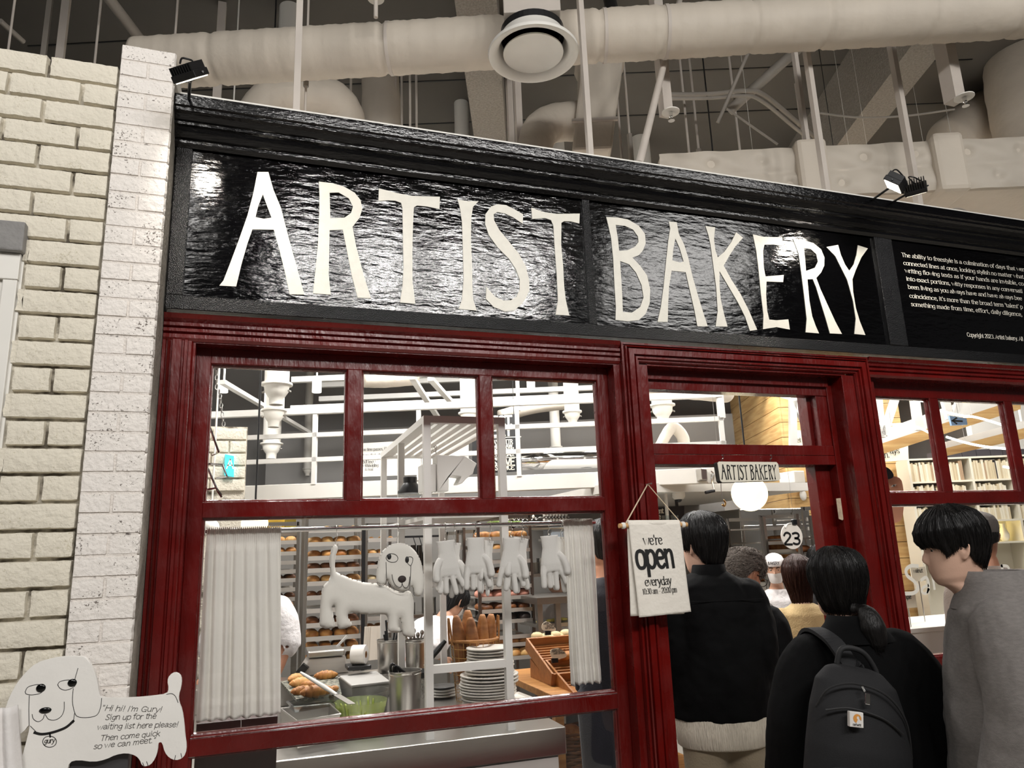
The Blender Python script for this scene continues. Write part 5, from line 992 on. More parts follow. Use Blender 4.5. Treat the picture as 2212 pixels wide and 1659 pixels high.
for (x0, x1, y, Y, lab) in ((868, 1036, 1252, 4.2, 'upper steel shelf of pans deep between the bread racks'), (868, 1036, 1330, 4.2, 'lower steel shelf of pans deep between the bread racks'), (1150, 1240, 1240, 4.0, 'steel shelf of pans behind the gloves at right')):
    p0, p1 = at(x0, y, Y), at(x1, y, Y); tag(MB().box((p0[0], Y, p0[2]-.03), (p1[0], Y+.35, p0[2])).build('steel_shelf', steel), lab, 'shelf')
    for k in range(4):
        x = p0[0]+(p1[0]-p0[0])*(k+.5)/4; R = .055+.015*(k % 2); MB_ = MB(); MB_.lathe((x, Y+.12, p0[2]+.001), [(R, 0), (R, .10+.04*(k % 3)), (R*1.05, .105+.04*(k % 3)), (R*.95, .105+.04*(k % 3)), (R*.93, .01), (.001, .01)], 18, cap=False); tag(MB_.build('steel_pot', (steeld, steel, blackm, steel)[k], smooth=40), 'pot on the '+lab, 'pot', 'pots on the '+lab)
# black posts between racks, fridge, boxes
p = at(784, 1290, 2.44); tag(MB().box((p[0]-.012, 2.42, 0), (p[0]+.012, 2.44, 1.75)).build('black_post', blackm), 'black upright post between the two racks by the stuffed dog', 'post')
q = at(1672, 1124, 3.25); fr2 = thing('steel_fridge', 'large stainless cabinet behind the rack in the doorway', 'cabinet', (q[0], 3.5, 0)); x0, x1 = at(1600, 1130, 3.25)[0], at(1752, 1130, 3.25)[0]; zt2 = at(1670, 1098, 3.25)[2]
MB().box((x0, 3.25, 0), (x1, 3.8, zt2)).build('body', steel, fr2, bevel=.01); MB().box((x0+.02, 3.23, .2), (x1-.02, 3.25, zt2-.16)).build('door', steel, fr2, bevel=.004); MB().box((x0+.03, 3.20, .9), (x0+.05, 3.23, 1.3)).build('handle', chrome, fr2)
for (xa, xb, ya, yb, Y, rgb, lab) in ((575, 615, 1122, 1148, 3.4, (222, 180, 60), 'yellow cardboard box left of the top rack tray'), (615, 640, 1118, 1146, 3.5, (208, 190, 90), 'pale yellow box right of the other yellow box'), (578, 612, 1112, 1122, 3.5, (90, 120, 170), 'flat blue box on top of the yellow cardboard box')):
    p0, p1 = at(xa, yb, Y), at(xb, ya, Y); tag(MB().box((p0[0], Y, p0[2]), (p1[0], Y+.2, p1[2])).build('cardboard_box', mat('box_%d' % xa, rgb, .7, var=.2, vs=10), bevel=.003), lab, 'box')
tag(MB().box((at(560, 1148, 3.3)[0], 3.35, at(600, 1150, 3.4)[2]-.03), (at(645, 1148, 3.3)[0], 3.75, at(600, 1150, 3.4)[2]-.004)).build('wall_shelf', steel), 'steel shelf carrying the yellow boxes', 'shelf')
# globe lamps
globe = mat('lit_globe', (255, 240, 200), .4, emit=1.6)
for (px, py, r, Y, lab, lit) in ((550, 1131, 28, 1.9, 'glowing round globe lamp above the left curtain', 1), (1619, 1066, 38, 1.5, 'glowing round globe lamp below the small hanging sign', 1), (455, 1140, 18, 2.2, 'unlit round globe lamp at the left edge above the curtain', 0)):
    c = at(px, py, Y); R = pxr(c, r); o = thing('globe_lamp', lab, 'lamp', c); MB().ball(c, R, R, R, 32, 20).build('globe', globe if lit else white, o, smooth=180); MB().cyl(c+ZU*R*.96, (c[0], c[1], 5.8), .006, 8).build('cord', blackpl if lit else white, o)
# doorway background shelves and glasses
p0, p1 = at(1396, 1128, 2.2), at(1480, 1126, 2.2); gs_ = tag(MB().box((p0[0], 2.2, p0[2]-.02), (p1[0], 2.45, p0[2])).build('glass_shelf', white), 'white shelf of drinking glasses left of the doorway', 'shelf'); MB().box((p0[0]+.01, 2.42, p0[2]), (p0[0]+.03, 2.44, at(1466, 1073, 2.4)[2]+.03)).build('bracket', white, gs_); MB().box((p1[0]-.03, 2.42, p0[2]), (p1[0]-.01, 2.44, at(1466, 1073, 2.4)[2]+.03)).build('bracket', white, gs_)
for k in range(6):
    q = at(1418+k*10, 1126, 2.25); MB_ = MB(); R = pxr(q, 5.5); MB_.lathe(np.array([q[0], 2.27+.03*(k % 2), p0[2]]), [(.001, .003), (R*.8, .003), (R, R*2.6), (R*.92, R*2.6), (R*.75, .008)], 16, cap=False); tag(MB_.build('drinking_glass', cglass, smooth=50), 'clear drinking glass on the white shelf left of the doorway', 'glass', 'glasses on the doorway shelf')
o = thing('black_sign', 'black sign with white letters behind the shelf of glasses', 'sign', at(1440, 1108, 2.6)); p4 = [at(x, y, 2.6) for x, y in ((1396, 1098), (1478, 1093), (1478, 1124), (1396, 1126))]; MB().prism([[(q[0], q[2]) for q in p4]], XZ((0, 2.6, 0)), .03).build('board', mat('poster_black2', (24, 24, 26), .4), o)
MB().box((p4[0][0]+.05, 2.61, p4[0][2]-.01), (p4[0][0]+.07, 2.63, at(1466, 1073, 2.4)[2]+.03)).build('hanger', blackm, o); MB().box((p4[1][0]-.07, 2.61, p4[1][2]-.01), (p4[1][0]-.05, 2.63, at(1466, 1073, 2.4)[2]+.03)).build('hanger', blackm, o); tx = MB(); write(tx, 'moment', XZ(at(1400, 1109, 2.59)), .0055, 1.3, 'bold'); write(tx, 'ld, the', XZ(at(1402, 1121, 2.59)), .0055, 1.3, 'bold'); tx.build('sign_text', ink_w, o)
c = at(1466, 1073, 2.4); R = pxr(c, 14); struct(MB().box((2.55, 2.28, c[2]+.03), (4.5, 4.6, c[2]+.1)).build('ceiling_soffit', plaster)); o = thing('dome_camera', 'white security dome camera on the soffit in the doorway', 'camera', c); MB().lathe(c, [(R, .03), (R, 0), (R*.75, -.02), (.001, -.025)], 20, cap=False).build('base', white, o, smooth=40); MB().ball(c-ZU*.02, R*.5, R*.5, R*.5, 14, 8).build('dome', blackpl, o, smooth=180)
# egg trays, greens, foil at the top of the baguette rack
eggm = mat('pulp_grey', (178, 174, 168), .9); eggw = mat('egg_white', (226, 222, 214), .5)
for j, (px, py, n, lab) in enumerate(((1128, 1135, 6, 'lowest egg tray left of the big stack'), (1128, 1122, 6, 'egg tray second from the bottom in the left stack'), (1198, 1128, 8, 'lowest egg tray of the right stack'), (1198, 1117, 8, 'middle egg tray of the right stack'), (1198, 1106, 8, 'top egg tray of the right stack'))):
    q = at(px, py, 3.35); w = pxr(q, 1); o = thing('egg_tray', lab, 'egg tray', q); mb = MB()
    mb.grid(lambda u, v: (q[0]+(u-.5)*60*w, 3.3+.25*v, q[2]+.012*math.sin(u*n*2*math.pi)*math.cos(v*14)), n*6, 10); x = mb.build('pulp_tray', eggm, o, smooth=180); 
    mb = MB()
    for k in range(n): mb.ball((q[0]+(k+.5-n/2)/n*58*w, 3.33, q[2]+.02), 3.2*w, 3.2*w, 4.2*w, 10, 7)
    mb.build('eggs', eggw, o, smooth=180)
tag(MB().box((at(1090, 1140, 3.3)[0], 3.28, at(1100, 1141, 3.3)[2]-.02), (at(1240, 1140, 3.3)[0], 3.6, at(1100, 1141, 3.3)[2]-.003)).build('wall_shelf', steel), 'steel shelf under the egg trays', 'shelf')
gl = MB(); random.seed(4)
for k in range(40):
    p = at(1075+random.uniform(-12, 45), 1134, 3.05+random.uniform(0, .2)); gl.tube([p, p+(random.uniform(-.04, .04), 0, .03), p+(random.uniform(-.09, .09), 0, .02)], [.006, .005, .002], 5)
tag(gl.build('leafy_greens', mat('leaf_green', (150, 180, 96), .5)), 'bunch of pale green leaves on top of the baguette rack', 'greens', kind='stuff')
q = at(1208, 1150, 3.3); tag(MB().box((q[0]-.12, 3.3, q[2]-.07), (q[0]+.12, 3.52, q[2]-.05)).build('wall_shelf', steel), 'small steel shelf under the pale blue container', 'shelf'); tag(MB().box((q[0]-.08, 3.3, q[2]-.049), (q[0]+.07, 3.5, q[2]+.05)).build('blue_container', mat('bluish_plastic', (200, 214, 228), .3), bevel=.01), 'pale blue container beside the right curtain top', 'container')
# steel shelving at right of baguette rack
q0, q1 = at(1160, 1292, 2.6), at(1236, 1288, 2.6); o = thing('steel_table', 'steel work table between baguette rack and right curtain', 'table', (q0[0], 2.8, 0)); MB().box((q0[0], 2.6, q0[2]-.05), (q1[0]+.3, 3.2, q0[2])).build('top', steeld, o)
for x in (q0[0]+.03, q0[0]+.18): MB().box((x-.02, 2.62, 0), (x+.02, 2.66, q0[2]-.05)).build('leg', steeld, o)
# worktop with yellow dough pieces
q = at(1195, 1345, 2.7); yl = MB(); random.seed(2)
for k in range(9): yl.ball((q[0]+random.uniform(-.12, .14), 2.72+random.uniform(0, .1), q[2]+.012), .03, .02, .012, 8, 6)
zq = q[2]; tag(MB().box((q0[0]+.02, 2.66, zq-.03), (q1[0]+.3, 3.1, zq-.002)).build('lower_worktop', steel, o), None); tag(yl.build('dough_scraps', mat('yellow_butter', (232, 214, 110), .5)), 'yellow butter pieces on the steel work table', 'butter', kind='stuff')
# ---------------- wooden display table at right
wood = mat('oak_wood', (196, 142, 82), .5, rgb2=(168, 112, 58), vs=5, vst=(1, 8, 8), bump=.15, bs=20, bst=(1, 8, 8))
woodd = mat('display_wood', (170, 112, 58), .45, rgb2=(146, 92, 46), vs=6, vst=(1, 6, 6))
TZ = .79; f0 = atz(1203, 1502, TZ); fl = atz(1112, 1457, TZ); dt = thing('display_table', 'light wooden display table right of the steel counter', 'table', f0)
MB().box((f0[0]-.02, f0[1], TZ-.04), (f0[0]+1.0, fl[1]+.2, TZ)).build('top', wood, dt, bevel=.004)
for x in (f0[0]+.02, f0[0]+.9):
    for y in (f0[1]+.05, fl[1]+.1): MB().box((x-.025, y-.025, 0), (x+.025, y+.025, TZ-.04)).build('leg', wood, dt)
MB().box((f0[0], f0[1]+.03, .28), (f0[0]+.95, fl[1]+.1, .31)).build('lower_shelf', wood, dt)
q = at(1254, 1600, f0[1]+.12); wk = thing('wicker_basket', 'brown wicker basket of loaves on the lower table shelf', 'basket', q); R = .17; qx = f0[0]+.22
mb = MB()
for j in range(14):
    z = .315+.018*j; mb.tube([(qx+(R+.01*math.sin(9*t+j*3.14))*(1+.012*j)*math.cos(t), f0[1]+.25+(R*.8+.01*math.sin(9*t+j*3.14))*math.sin(t), z) for t in np.linspace(0, 6.28, 40)[:-1]], .008, 6, closed=True)
mb.lathe((qx, f0[1]+.25, .312), [(.001, 0), (R*.98, 0)], 24, cap=False); mb.build('woven_body', mat('dark_wicker', (120, 74, 38), .6, var=.3, vs=30), wk, smooth=60)
for k in range(4): inst('bread_loaf', BM['g'], (qx-.1+.065*k, f0[1]+.22+.05*(k % 2), .47+.03*(k % 2)), (0, 0, k), (1.1, 1.1, 1.5), 'round loaf in the wicker basket under the display table', 'loaf', 'loaves in the wicker basket')
def display(px, py, px2, py2, Y0, Wd, lab, base, leftY=None):
    # sloping open box: back-left corner (px,py) deep, front-left corner (px2,py2)
    fb = at(px2, py2, Y0); bk_ = at(px, py, Y0+.42); X = (fb[0]+bk_[0])/2; o = thing('bread_display', lab, 'display box', fb)
    d = bk_-fb; d[0] = 0; L = np.linalg.norm(d); d /= L; nrm = np.array([0, -d[2], d[1]]); f = np.array([X, fb[1], fb[2]]); u = np.array([1., 0, 0])
    def slab(a0, a1, b0, b1, c0, c1, nm, mm=woodd): 
        c = f+u*(a0+a1)/2+d*(b0+b1)/2+nrm*(c0+c1)/2; MB().obox(c, u*(a1-a0)/2, d*(b1-b0)/2, nrm*(c1-c0)/2).build(nm, mm, o)
    slab(0, Wd, 0, L, -.075, -.06, 'bottom'); slab(0, .012, 0, L, -.06, .0, 'side'); slab(Wd-.012, Wd, 0, L, -.06, 0, 'side'); slab(.012, Wd-.012, L-.012, L, -.06, .0, 'back'); slab(.012, Wd-.012, 0, .012, -.06, -.005, 'front')
    mb = MB()
    for k in range(14): c = f+u*Wd/2+d*(L*(k+.7)/14.5)-nrm*.054; mb.obox(c, u*(Wd/2-.014), d*.006, nrm*.006)
    mb.build('slatted_mat', mat('slat_wood', (150, 98, 50), .5) if 'slat_wood' not in MATS else MATS['slat_wood'], o)
    mb = MB(); yb, zf, zb3 = fb[1]+.02, fb[2]-.08, bk_[2]-.09
    vs = [(X+.01, yb, TZ+.001), (X+.01, bk_[1]-.03, TZ+.001), (X+.01, bk_[1]-.03, zb3-.03), (X+.01, yb, max(TZ+.002, zf-.03))]; vs += [(X+Wd-.02, y, z) for _, y, z in vs]
    mb.add(vs, [(0, 1, 2, 3), (4, 5, 6, 7), (0, 1, 5, 4), (1, 2, 6, 5), (2, 3, 7, 6), (3, 0, 4, 7)]); mb.build('wedge_base', woodd, o); return f, d, nrm, L
fa = display(1141, 1378, 1187, 1456, 1.25, .42, 'upper sloping wooden bread display on the display table', True)
fb_ = display(1190, 1424, 1226, 1500, f0[1]+.0, .42, 'lower front sloping wooden bread display beside the right curtain', True)
card = mat('cream_card', (238, 230, 208), .6)
def pricecard(pts, Y, lines, lab):
    P = [(q[0], q[2]) for q in (at(x, y, Y) for x, y in pts)]; o = MB(); o.prism([[tuple(p) for p in chaik([np.array(p) for p in P], 2, True)]], XZ((0, Y, 0)), .004); o = o.build('price_card', card); tag(o, lab, 'card'); tx = MB()
    for (x, y, s, h) in lines: write(tx, s, XZ(at(x, y, Y-.001)), h, .9, 'sans', jit=.3, shear=.1)
    tx.build('card_writing', ink_k, o); MB().box((P[2][0]-.02, Y, P[-2][1]-.02), (P[2][0]+.02, Y+.015, P[-2][1]+.006)).build('card_clip', blackpl, o)
pricecard(((1170, 1362), (1171, 1346), (1183, 1341), (1193, 1349), (1203, 1360), (1196, 1364), (1184, 1362)), 1.68, ((1173, 1349, 'Garlic', .0022), (1181, 1354, 'butter', .0022), (1177, 1359, 'salt bread', .002)), 'cream handwritten card on the upper bread display')
pricecard(((1190, 1420), (1188, 1404), (1198, 1401), (1209, 1400), (1220, 1408), (1226, 1418), (1214, 1423), (1200, 1424)), 1.36, ((1192, 1408, 'plain chewy', .0022), (1195, 1414, 'Salt Bread', .0022)), 'cream handwritten card on the lower bread display')
rb = [(1150, 1368), (1166, 1371), (1190, 1366), (1200, 1370), (1212, 1362), (1220, 1368), (1180, 1372), (1206, 1374)]
for k, (x, y) in enumerate(rb):
    q = at(x+10, y+6, 1.74); inst('pale_bread', BM['c'], q-(0, 0, .02), (0, 0, k), (.8, .8, .9), 'pale floury bread piled behind the upper display card', 'bread', 'pale breads behind the upper card')
q = at(1221, 1412, 1.42); inst('salt_roll', RM[0], q-(0, 0, .03), (0, 0, .6), .9, 'golden roll behind the lower display card', 'roll')
# ================================================================ DOORWAY AND RIGHT WINDOW INTERIOR
plank = mat('pale_pine_plank', (212, 176, 118), .55, rgb2=(190, 148, 92), vs=3, vst=(1, 1, 10), bump=.12, bs=14, bst=(1, 1, 10))
bw2 = 5.4; c0 = onb(1699, 1000, bw2); z0 = 0; gap = .168
pk = MB(); s0 = float(c0@A); s1 = float(onb(1966, 1040, bw2)@A)
for k in range(26):
    z = gap*k
    pk.obox(A*(s0+s1)/2+B*(bw2+.015)+ZU*(z+gap/2), A*(s1-s0)/2, B*.012, ZU*(gap/2-.003)); pk.obox(A*(s0-.006)+B*(bw2+.95)+ZU*(z+gap/2), A*.012, B*.95, ZU*(gap/2-.003))
wp = struct(MB().obox(A*(s0+s1)/2+B*(bw2+.07)+ZU*2.02, A*(s1-s0)/2, B*.03, ZU*2.02).build('wall_plank', woodd)); pk.build('planks', plank, wp)
struct(MB().obox(A*9.2+B*5.6+ZU*2.0, A*3.2, B*.05, ZU*2.0).build('wall_right', plaster))
struct(MB().box((9.6, -.2, 0), (9.8, 9, 5.8)).build('wall_side', plaster))
# overhead beams with natural undersides
for wq, hq, lab in ((((1880, 966), (2205, 860), (2205, 884), (1882, 989)), ((1880, 938), (2205, 822), (2205, 860), (1880, 966)), 'upper slanting white beam with natural wooden lower half in the right window'), (((2044, 968), (2215, 924), (2215, 947), (2044, 985)), ((2044, 954), (2215, 908), (2215, 924), (2044, 968)), 'lower slanting white beam with natural wooden lower half in the right window')):
    bq2 = 4.0 if 'upper' in lab else 4.3; o = thing('ceiling_joist', lab, 'beam', onb(*wq[0], bq2))
    for q4, m, nm in ((wq, plank, 'wooden_half'), (hq, white, 'painted_half')): MB().prism([[(float(p@A), p[2]) for p in (onb(x, y, bq2) for x, y in q4)]], (B*bq2, A, ZU, -B), .12).build(nm, m, o)
    p = onb(*hq[1], bq2)+B*.06; MB().cyl(p, (p[0], p[1], 5.8), .01, 8).build('hanger', white, o)
tr_ = thing('white_truss', 'white timber truss of slanting struts in front of the plank wall', 'truss', onb(1900, 940, 3.7))
for (x0, y0, x1, y1, w) in ((1712, 850, 1713, 965, .06), (1716, 866, 1760, 965, .05), (1893, 840, 1903, 945, .07), (1940, 840, 1908, 940, .06), (1972, 840, 1985, 930, .07), (1925, 850, 1960, 850, .06), (1890, 915, 1903, 945, .05), (2040, 862, 2052, 905, .06), (2075, 858, 2060, 900, .05)): MB().beam(onb(x0, y0, 3.7), onb(x1, y1, 3.7), w, .05, side=B).build('strut', white, tr_)
neon = mat('neon_white', (255, 252, 244), .4, emit=5.0)
for pts, Z, lab in ((((1670, 850), (1690, 857), (1712, 862), (1734, 861)), 2.75, 'white neon tube in the door transom'), (((1920, 858), (1960, 862), (1997, 867)), 2.75, 'short neon tube at the top of the right window'), (((1885, 914), (1925, 917), (1955, 917), (1985, 924), (2012, 937)), 2.6, 'curved neon tube low in the first pane of the right window'), (((2034, 888), (2058, 894), (2080, 898)), 2.65, 'left upper neon tube in the second pane of the right window'), (((2082, 900), (2100, 900), (2130, 907), (2172, 920)), 2.65, 'right upper neon tube in the second pane of the right window'), (((2045, 944), (2085, 956), (2130, 965), (2182, 970)), 2.55, 'long lower neon tube in the second pane of the right window'), (((2168, 1008), (2190, 1012), (2215, 1015)), 2.4, 'short neon tube over the bookshelf')):
    P = [at(x, y, 1.3+.1*(Z-2.4)) for x, y in pts]; o = thing('neon_tube', lab, 'neon light', P[0]); MB().tube(catmull(P, 6), pxr(P[0], 2.6), 8).build('tube', neon, o, smooth=180); MB().cyl(P[1], (P[1][0], P[1][1], 5.8), .0015, 5).build('cord', whitem, o)
# bookcase
bkm = mat('bookcase_cream', (230, 224, 206), .5); bb_ = 5.1; D_ = .24
bc = thing('bookcase', 'cream bookcase of old paperbacks behind the right window', 'bookcase', onb(2080, 1170, bb_))
cx = [float(onb(x, 1036, bb_)@A) for x in (1968, 2103, 2190, 2290)]; zs_ = [onb(2100, y, bb_)[2] for y in (986, 1036, 1085, 1124, 1172)]
def bx_(s0, s1, z0, z1, d0=0, d1=D_, nm='board', m=None): return MB().obox(A*(s0+s1)/2+B*(bb_+(d0+d1)/2)+ZU*(z0+z1)/2, A*(s1-s0)/2, B*(d1-d0)/2, ZU*(z1-z0)/2).build(nm, m or bkm, bc)
for s in cx: bx_(s-.012, s+.012, 0, zs_[0], nm='upright')
for z in zs_: bx_(cx[0]+.012, cx[-1]-.012, z-.018, z, .001, D_, nm='shelf')
bx_(cx[0]-.012, cx[-1], .0, zs_[0]-.02, D_, D_+.015, nm='back_panel')
bmats = [mat('spine_%d' % i, c, .7, var=.1, vs=30) for i, c in enumerate(((226, 214, 184), (214, 198, 164), (236, 228, 206), (200, 182, 150), (60, 56, 60), (178, 150, 120)))]
bmesh_ = []
for i, m in enumerate(bmats):
    me = bpy.data.meshes.new('book'); q = MB().box((-.5, 0, 0), (.5, .13, 1)); me.from_pydata(q.v, [], q.f); me.materials.append(m); bmesh_.append(me)
random.seed(21); cn_ = ['left', 'middle', 'right']; rn_ = ['top', 'second', 'third']
for r in range(3):
    for c in range(3):
        s = cx[c]+.016; n = 0; hh = zs_[r]-zs_[r+1]-.02
        lim = cx[c+1]-.016-(.05 if random.random() < .5 else .0)
        while s < lim-.02:
            w = random.uniform(.012, .026); h = hh*random.uniform(.72, .94); k = random.choices(range(6), (5, 4, 5, 3, .5, .8))[0]
            p = A*(s+w/2)+B*(bb_+.02)+ZU*(zs_[r+1]+.001); nm = 'dark' if k == 4 else 'cream'
            inst('book', bmesh_[k], p, (0, 0, -gA), (w*.94, 1, h), '%s-spined paperback on the %s shelf, %s bay of the bookcase' % (nm, rn_[r], cn_[c]), 'book', '%s books, %s shelf %s bay' % (nm, rn_[r], cn_[c])); s += w
s = cx[0]+.3
while s < cx[-1]-.1:
    w = random.uniform(.09, .16); p = A*(s+w/2)+B*(bb_+.03)+ZU*(zs_[0]+.001); inst('book', bmesh_[4], p, (0, 0, -gA), (w*.97, 1.2, random.uniform(.05, .075)), 'black book lying on top of the bookcase', 'book', 'black books on top of the bookcase'); s += w
# lit niche
l0 = onb(2150, 1150, bb_-.0)+B*.12; R = pxr(l0, 10); zz = zs_[4]; o = thing('table_lamp', 'small glowing lamp in the bookcase niche', 'lamp', (l0[0], l0[1], zz)); MB().cyl((l0[0], l0[1], zz+.001), (l0[0], l0[1], zz+R*1.5), R*.8, 16).build('base', cream_b, o); MB().ball((l0[0], l0[1], zz+R*2.4), R, R, R, 16, 10).build('bulb', mat('warm_bulb', (255, 232, 150), .4, emit=7.0), o, smooth=180)
l_ = bpy.data.lights.new('niche_lamp', 'POINT'); l_.energy = 1.2; l_.color = (1, .85, .5); l_.shadow_soft_size = .05; lo_ = bpy.data.objects.new('niche_lamp', l_); COL.objects.link(lo_); lo_.location = V((l0[0], l0[1], zz+R*4))
q = onb(2184, 1150, bb_)+B*.12; R = pxr(q, 10); o = thing('glass_jug', 'pale jug with curled handle in the bookcase niche', 'jug', (q[0], q[1], zz)); MB().lathe((q[0], q[1], zz+.001), [(R*.5, 0), (R*.95, R*.7), (R, R*1.5), (R*.6, R*2.6), (R*.4, R*3), (R*.55, R*3.7), (R*.5, R*3.7), (.001, R*.2)], 22, cap=False).build('jug_body', white, o, smooth=60); MB().tube(catmull([q*[1, 1, 0]+ZU*(zz+R*3.4)-A*R*.5, q*[1, 1, 0]+ZU*(zz+R*3.5)-A*R*1.3, q*[1, 1, 0]+ZU*(zz+R*2.4)-A*R*1.3, q*[1, 1, 0]+ZU*(zz+R*1.6)-A*R*.9], 5), R*.12, 6).build('handle', white, o)
# cards, arrow sign, hanging face board
def board(pts, b, name, lab, cat, m, t=.02):
    p4 = [onb(x, y, b) for x, y in pts]; k = len(p4); o = MB(); o.prism([[(float(p@A), p[2]) for p in p4]], (B*b, A, ZU, -B), t); o = o.build(name, m); return tag(o, lab, cat)
o = board(((1706, 928), (1770, 932), (1770, 1000), (1706, 1000)), 4.9, 'text_card', 'cream card with serif words behind the door transom', 'card', card); tx = MB(); write(tx, 'Yet when w', (onb(1715, 956, 4.89), A, ZU, -B), .007, .9, 'serif'); tx.build('card_text', ink_k, o)
o = board(((1880, 930), (1960, 926), (1963, 994), (1884, 999)), 4.6, 'text_card', 'cream card with serif words under the upper beam in the right window', 'card', card); tx = MB(); write(tx, 'always', (onb(1944, 979, 4.59), A, ZU, -B), .0085, .9, 'serif', 'r'); write(tx, 'enough.', (onb(1922, 988, 4.59), A, ZU, -B), .0085, .9, 'serif', 'r'); tx.build('card_text', ink_k, o)
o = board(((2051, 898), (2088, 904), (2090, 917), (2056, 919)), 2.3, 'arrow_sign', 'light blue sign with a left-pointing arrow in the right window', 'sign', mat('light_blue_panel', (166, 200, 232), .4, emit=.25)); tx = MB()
for s in (((2057, 909), (2078, 910)), ((2066, 903), (2057, 909), (2066, 915))): ribbon(tx, [(float(onb(x, y, 2.295)@A), onb(x, y, 2.295)[2]) for x, y in s], lambda t: .012, B*2.295, A, ZU, -B, .001)
q = onb(2070, 900, 2.31); MB().cyl(q, (q[0], q[1], 5.8), .002, 5).build('hanger_cord', whitem, o); tx.build('arrow', mat('grey_arrow', (104, 110, 100), .5), o)
fb2 = 2.9; o = board(chaik([np.array(p) for p in ((1894, 1032), (1945, 1026), (1953, 1060), (1952, 1110), (1944, 1130), (1900, 1132), (1885, 1090))], 2, True), fb2, 'face_board', 'peach cut-out face board wearing a black beret, hung in the right window', 'board', mat('peach_paint', (222, 160, 130), .6), .03)
m_ = MB(); m_.prism([[(float(onb(x, y, fb2-.02)@A), onb(x, y, fb2-.02)[2]) for x, y in chaik([np.array(p) for p in ((1884, 1034), (1890, 1012), (1905, 1005), (1922, 1012), (1932, 1026), (1928, 1034), (1900, 1038))], 2, True)]], (B*(fb2-.02), A, ZU, -B), .02); m_.build('beret', blackm, o)
for x, y in ((1913, 1056), (1931, 1049)): 
    m_ = MB(); m_.prism([[(float(onb(x+dx, y+dy, fb2-.004)@A), onb(x+dx, y+dy, fb2-.004)[2]) for dx, dy in ((-7, 3), (-3, -1), (3, -3), (6, -3), (3, 1), (-3, 3))]], (B*(fb2-.004), A, ZU, -B), .003); m_.build('eye', white, o); MB().ball(onb(x, y, fb2-.008), .006, .003, .008, 8, 6).build('pupil', black_ink, o)
c1 = onb(1901, 998, fb2-.03); MB().tube([c1, onb(1903, 1020, fb2-.03), onb(1905, 1032, fb2-.03)], .006, 6).build('cord', white, o); MB().cyl(c1, (c1[0], c1[1], 5.8), .003, 6).build('hook_wire', blackm, o)
# small wall fixtures in the doorway
q = onb(1735, 1070, bw2-.03); tag(MB().ball(q, .04, .03, .06, 14, 10).build('wall_sensor', white, smooth=180), 'small white wall sensor on the plank wall in the doorway', 'sensor')
q = onb(1772, 1050, bw2-.1); tag(MB().box((q[0]-.03, q[1]-.05, q[2]-.22), (q[0]+.12, q[1]+.06, q[2]+.2)).build('wall_speaker', blackpl, bevel=.02), 'black wall speaker at the right edge of the doorway', 'speaker')
q = onb(1722, 1042, bw2-.16); o = thing('security_camera', 'white security camera on the plank wall high in the doorway', 'camera', q); MB().box((q[0]-.07, q[1]-.05, q[2]-.01), (q[0]+.07, q[1]+.2, q[2]+.12)).build('body', white, o, bevel=.01); MB().ball(q-ZU*.015, .03, .03, .03, 12, 8).build('dome', blackpl, o, smooth=180)
o = thing('hand_crank', 'hand-crank machine part hanging below the beam in the doorway', 'crank', at(1528, 1040, 2.12)); P = [at(x, y, 2.12) for x, y in ((1536, 1018), (1541, 1022), (1537, 1034), (1543, 1060))]; MB().tube(P, .007, 8).build('arm', chrome, o); P = [at(x, y, 2.12) for x, y in ((1524, 1064), (1543, 1060))]; MB().tube(P, .013, 10).build('grip', blackm, o); q = at(1519, 1025, 2.12); MB().box((q[0]-.03, 2.10, q[2]-.05), (q[0]+.03, 2.18, q[2]+.05)).build('gear_box', steel, o, bevel=.01); MB().box((q[0]-.02, 2.14, q[2]+.04), (q[0]+.02, 2.3, z1_-.06)).build('mount', steel, o)
o = thing('hanging_hook', 'metal hook on a cord hanging below the small sign', 'hook', at(1563, 1085, 1.2)); P = [at(x, y, 1.2) for x, y in ((1557, 1040), (1558, 1062), (1560, 1075), (1563, 1082))]; MB().tube(P, .003, 6).build('cord', steel, o); MB().tube(catmull([at(x, y, 1.2) for x, y in ((1563, 1080), (1567, 1086), (1565, 1093), (1560, 1090))], 4), .006, 6).build('hook', wire, o); MB().cyl(P[0], (P[0][0], P[0][1], 3.75), .0012, 5).build('hanger_cord', steel, o)
# counter and rack seen under the right window
q0 = atz(1930, 1420, .95); cb2 = thing('white_counter', 'white bakery counter low in the right window', 'counter', (q0[0], 1.3, 0)); X0 = at(1915, 1330, 1.1)[0]
MB().box((X0-.1, 1.1, 0), (X0+2.6, 1.65, .93)).build('body', white, cb2); MB().box((X0-.12, 1.08, .93), (X0+2.62, 1.67, .96)).build('top', white, cb2, bevel=.004)
rk = thing('tray_rack', 'dark steel rack of trays behind the left edge of the right window', 'bread rack', (X0+.1, 2.0, 0))
for x in (X0-.05, X0+.42):
    for y in (1.8, 2.2): MB().box((x-.012, y-.012, 0), (x+.012, y+.012, at(1930, 1104, 1.7)[2])).build('post', steeld, rk)
for k in range(6): z = 1.02+.11*k; MB().box((X0-.03, 1.79, z), (X0+.40, 2.2, z+.012)).build('tray', steeld, rk)
for k in range(5):
    for j in range(3): inst('bread_loaf', BM['d'], (X0+.06+.14*j, 1.9, 1.033+.11*k), (0, 0, j), 1.15, 'dark loaf on the rack behind the right window', 'loaf', 'dark loaves behind the right window')
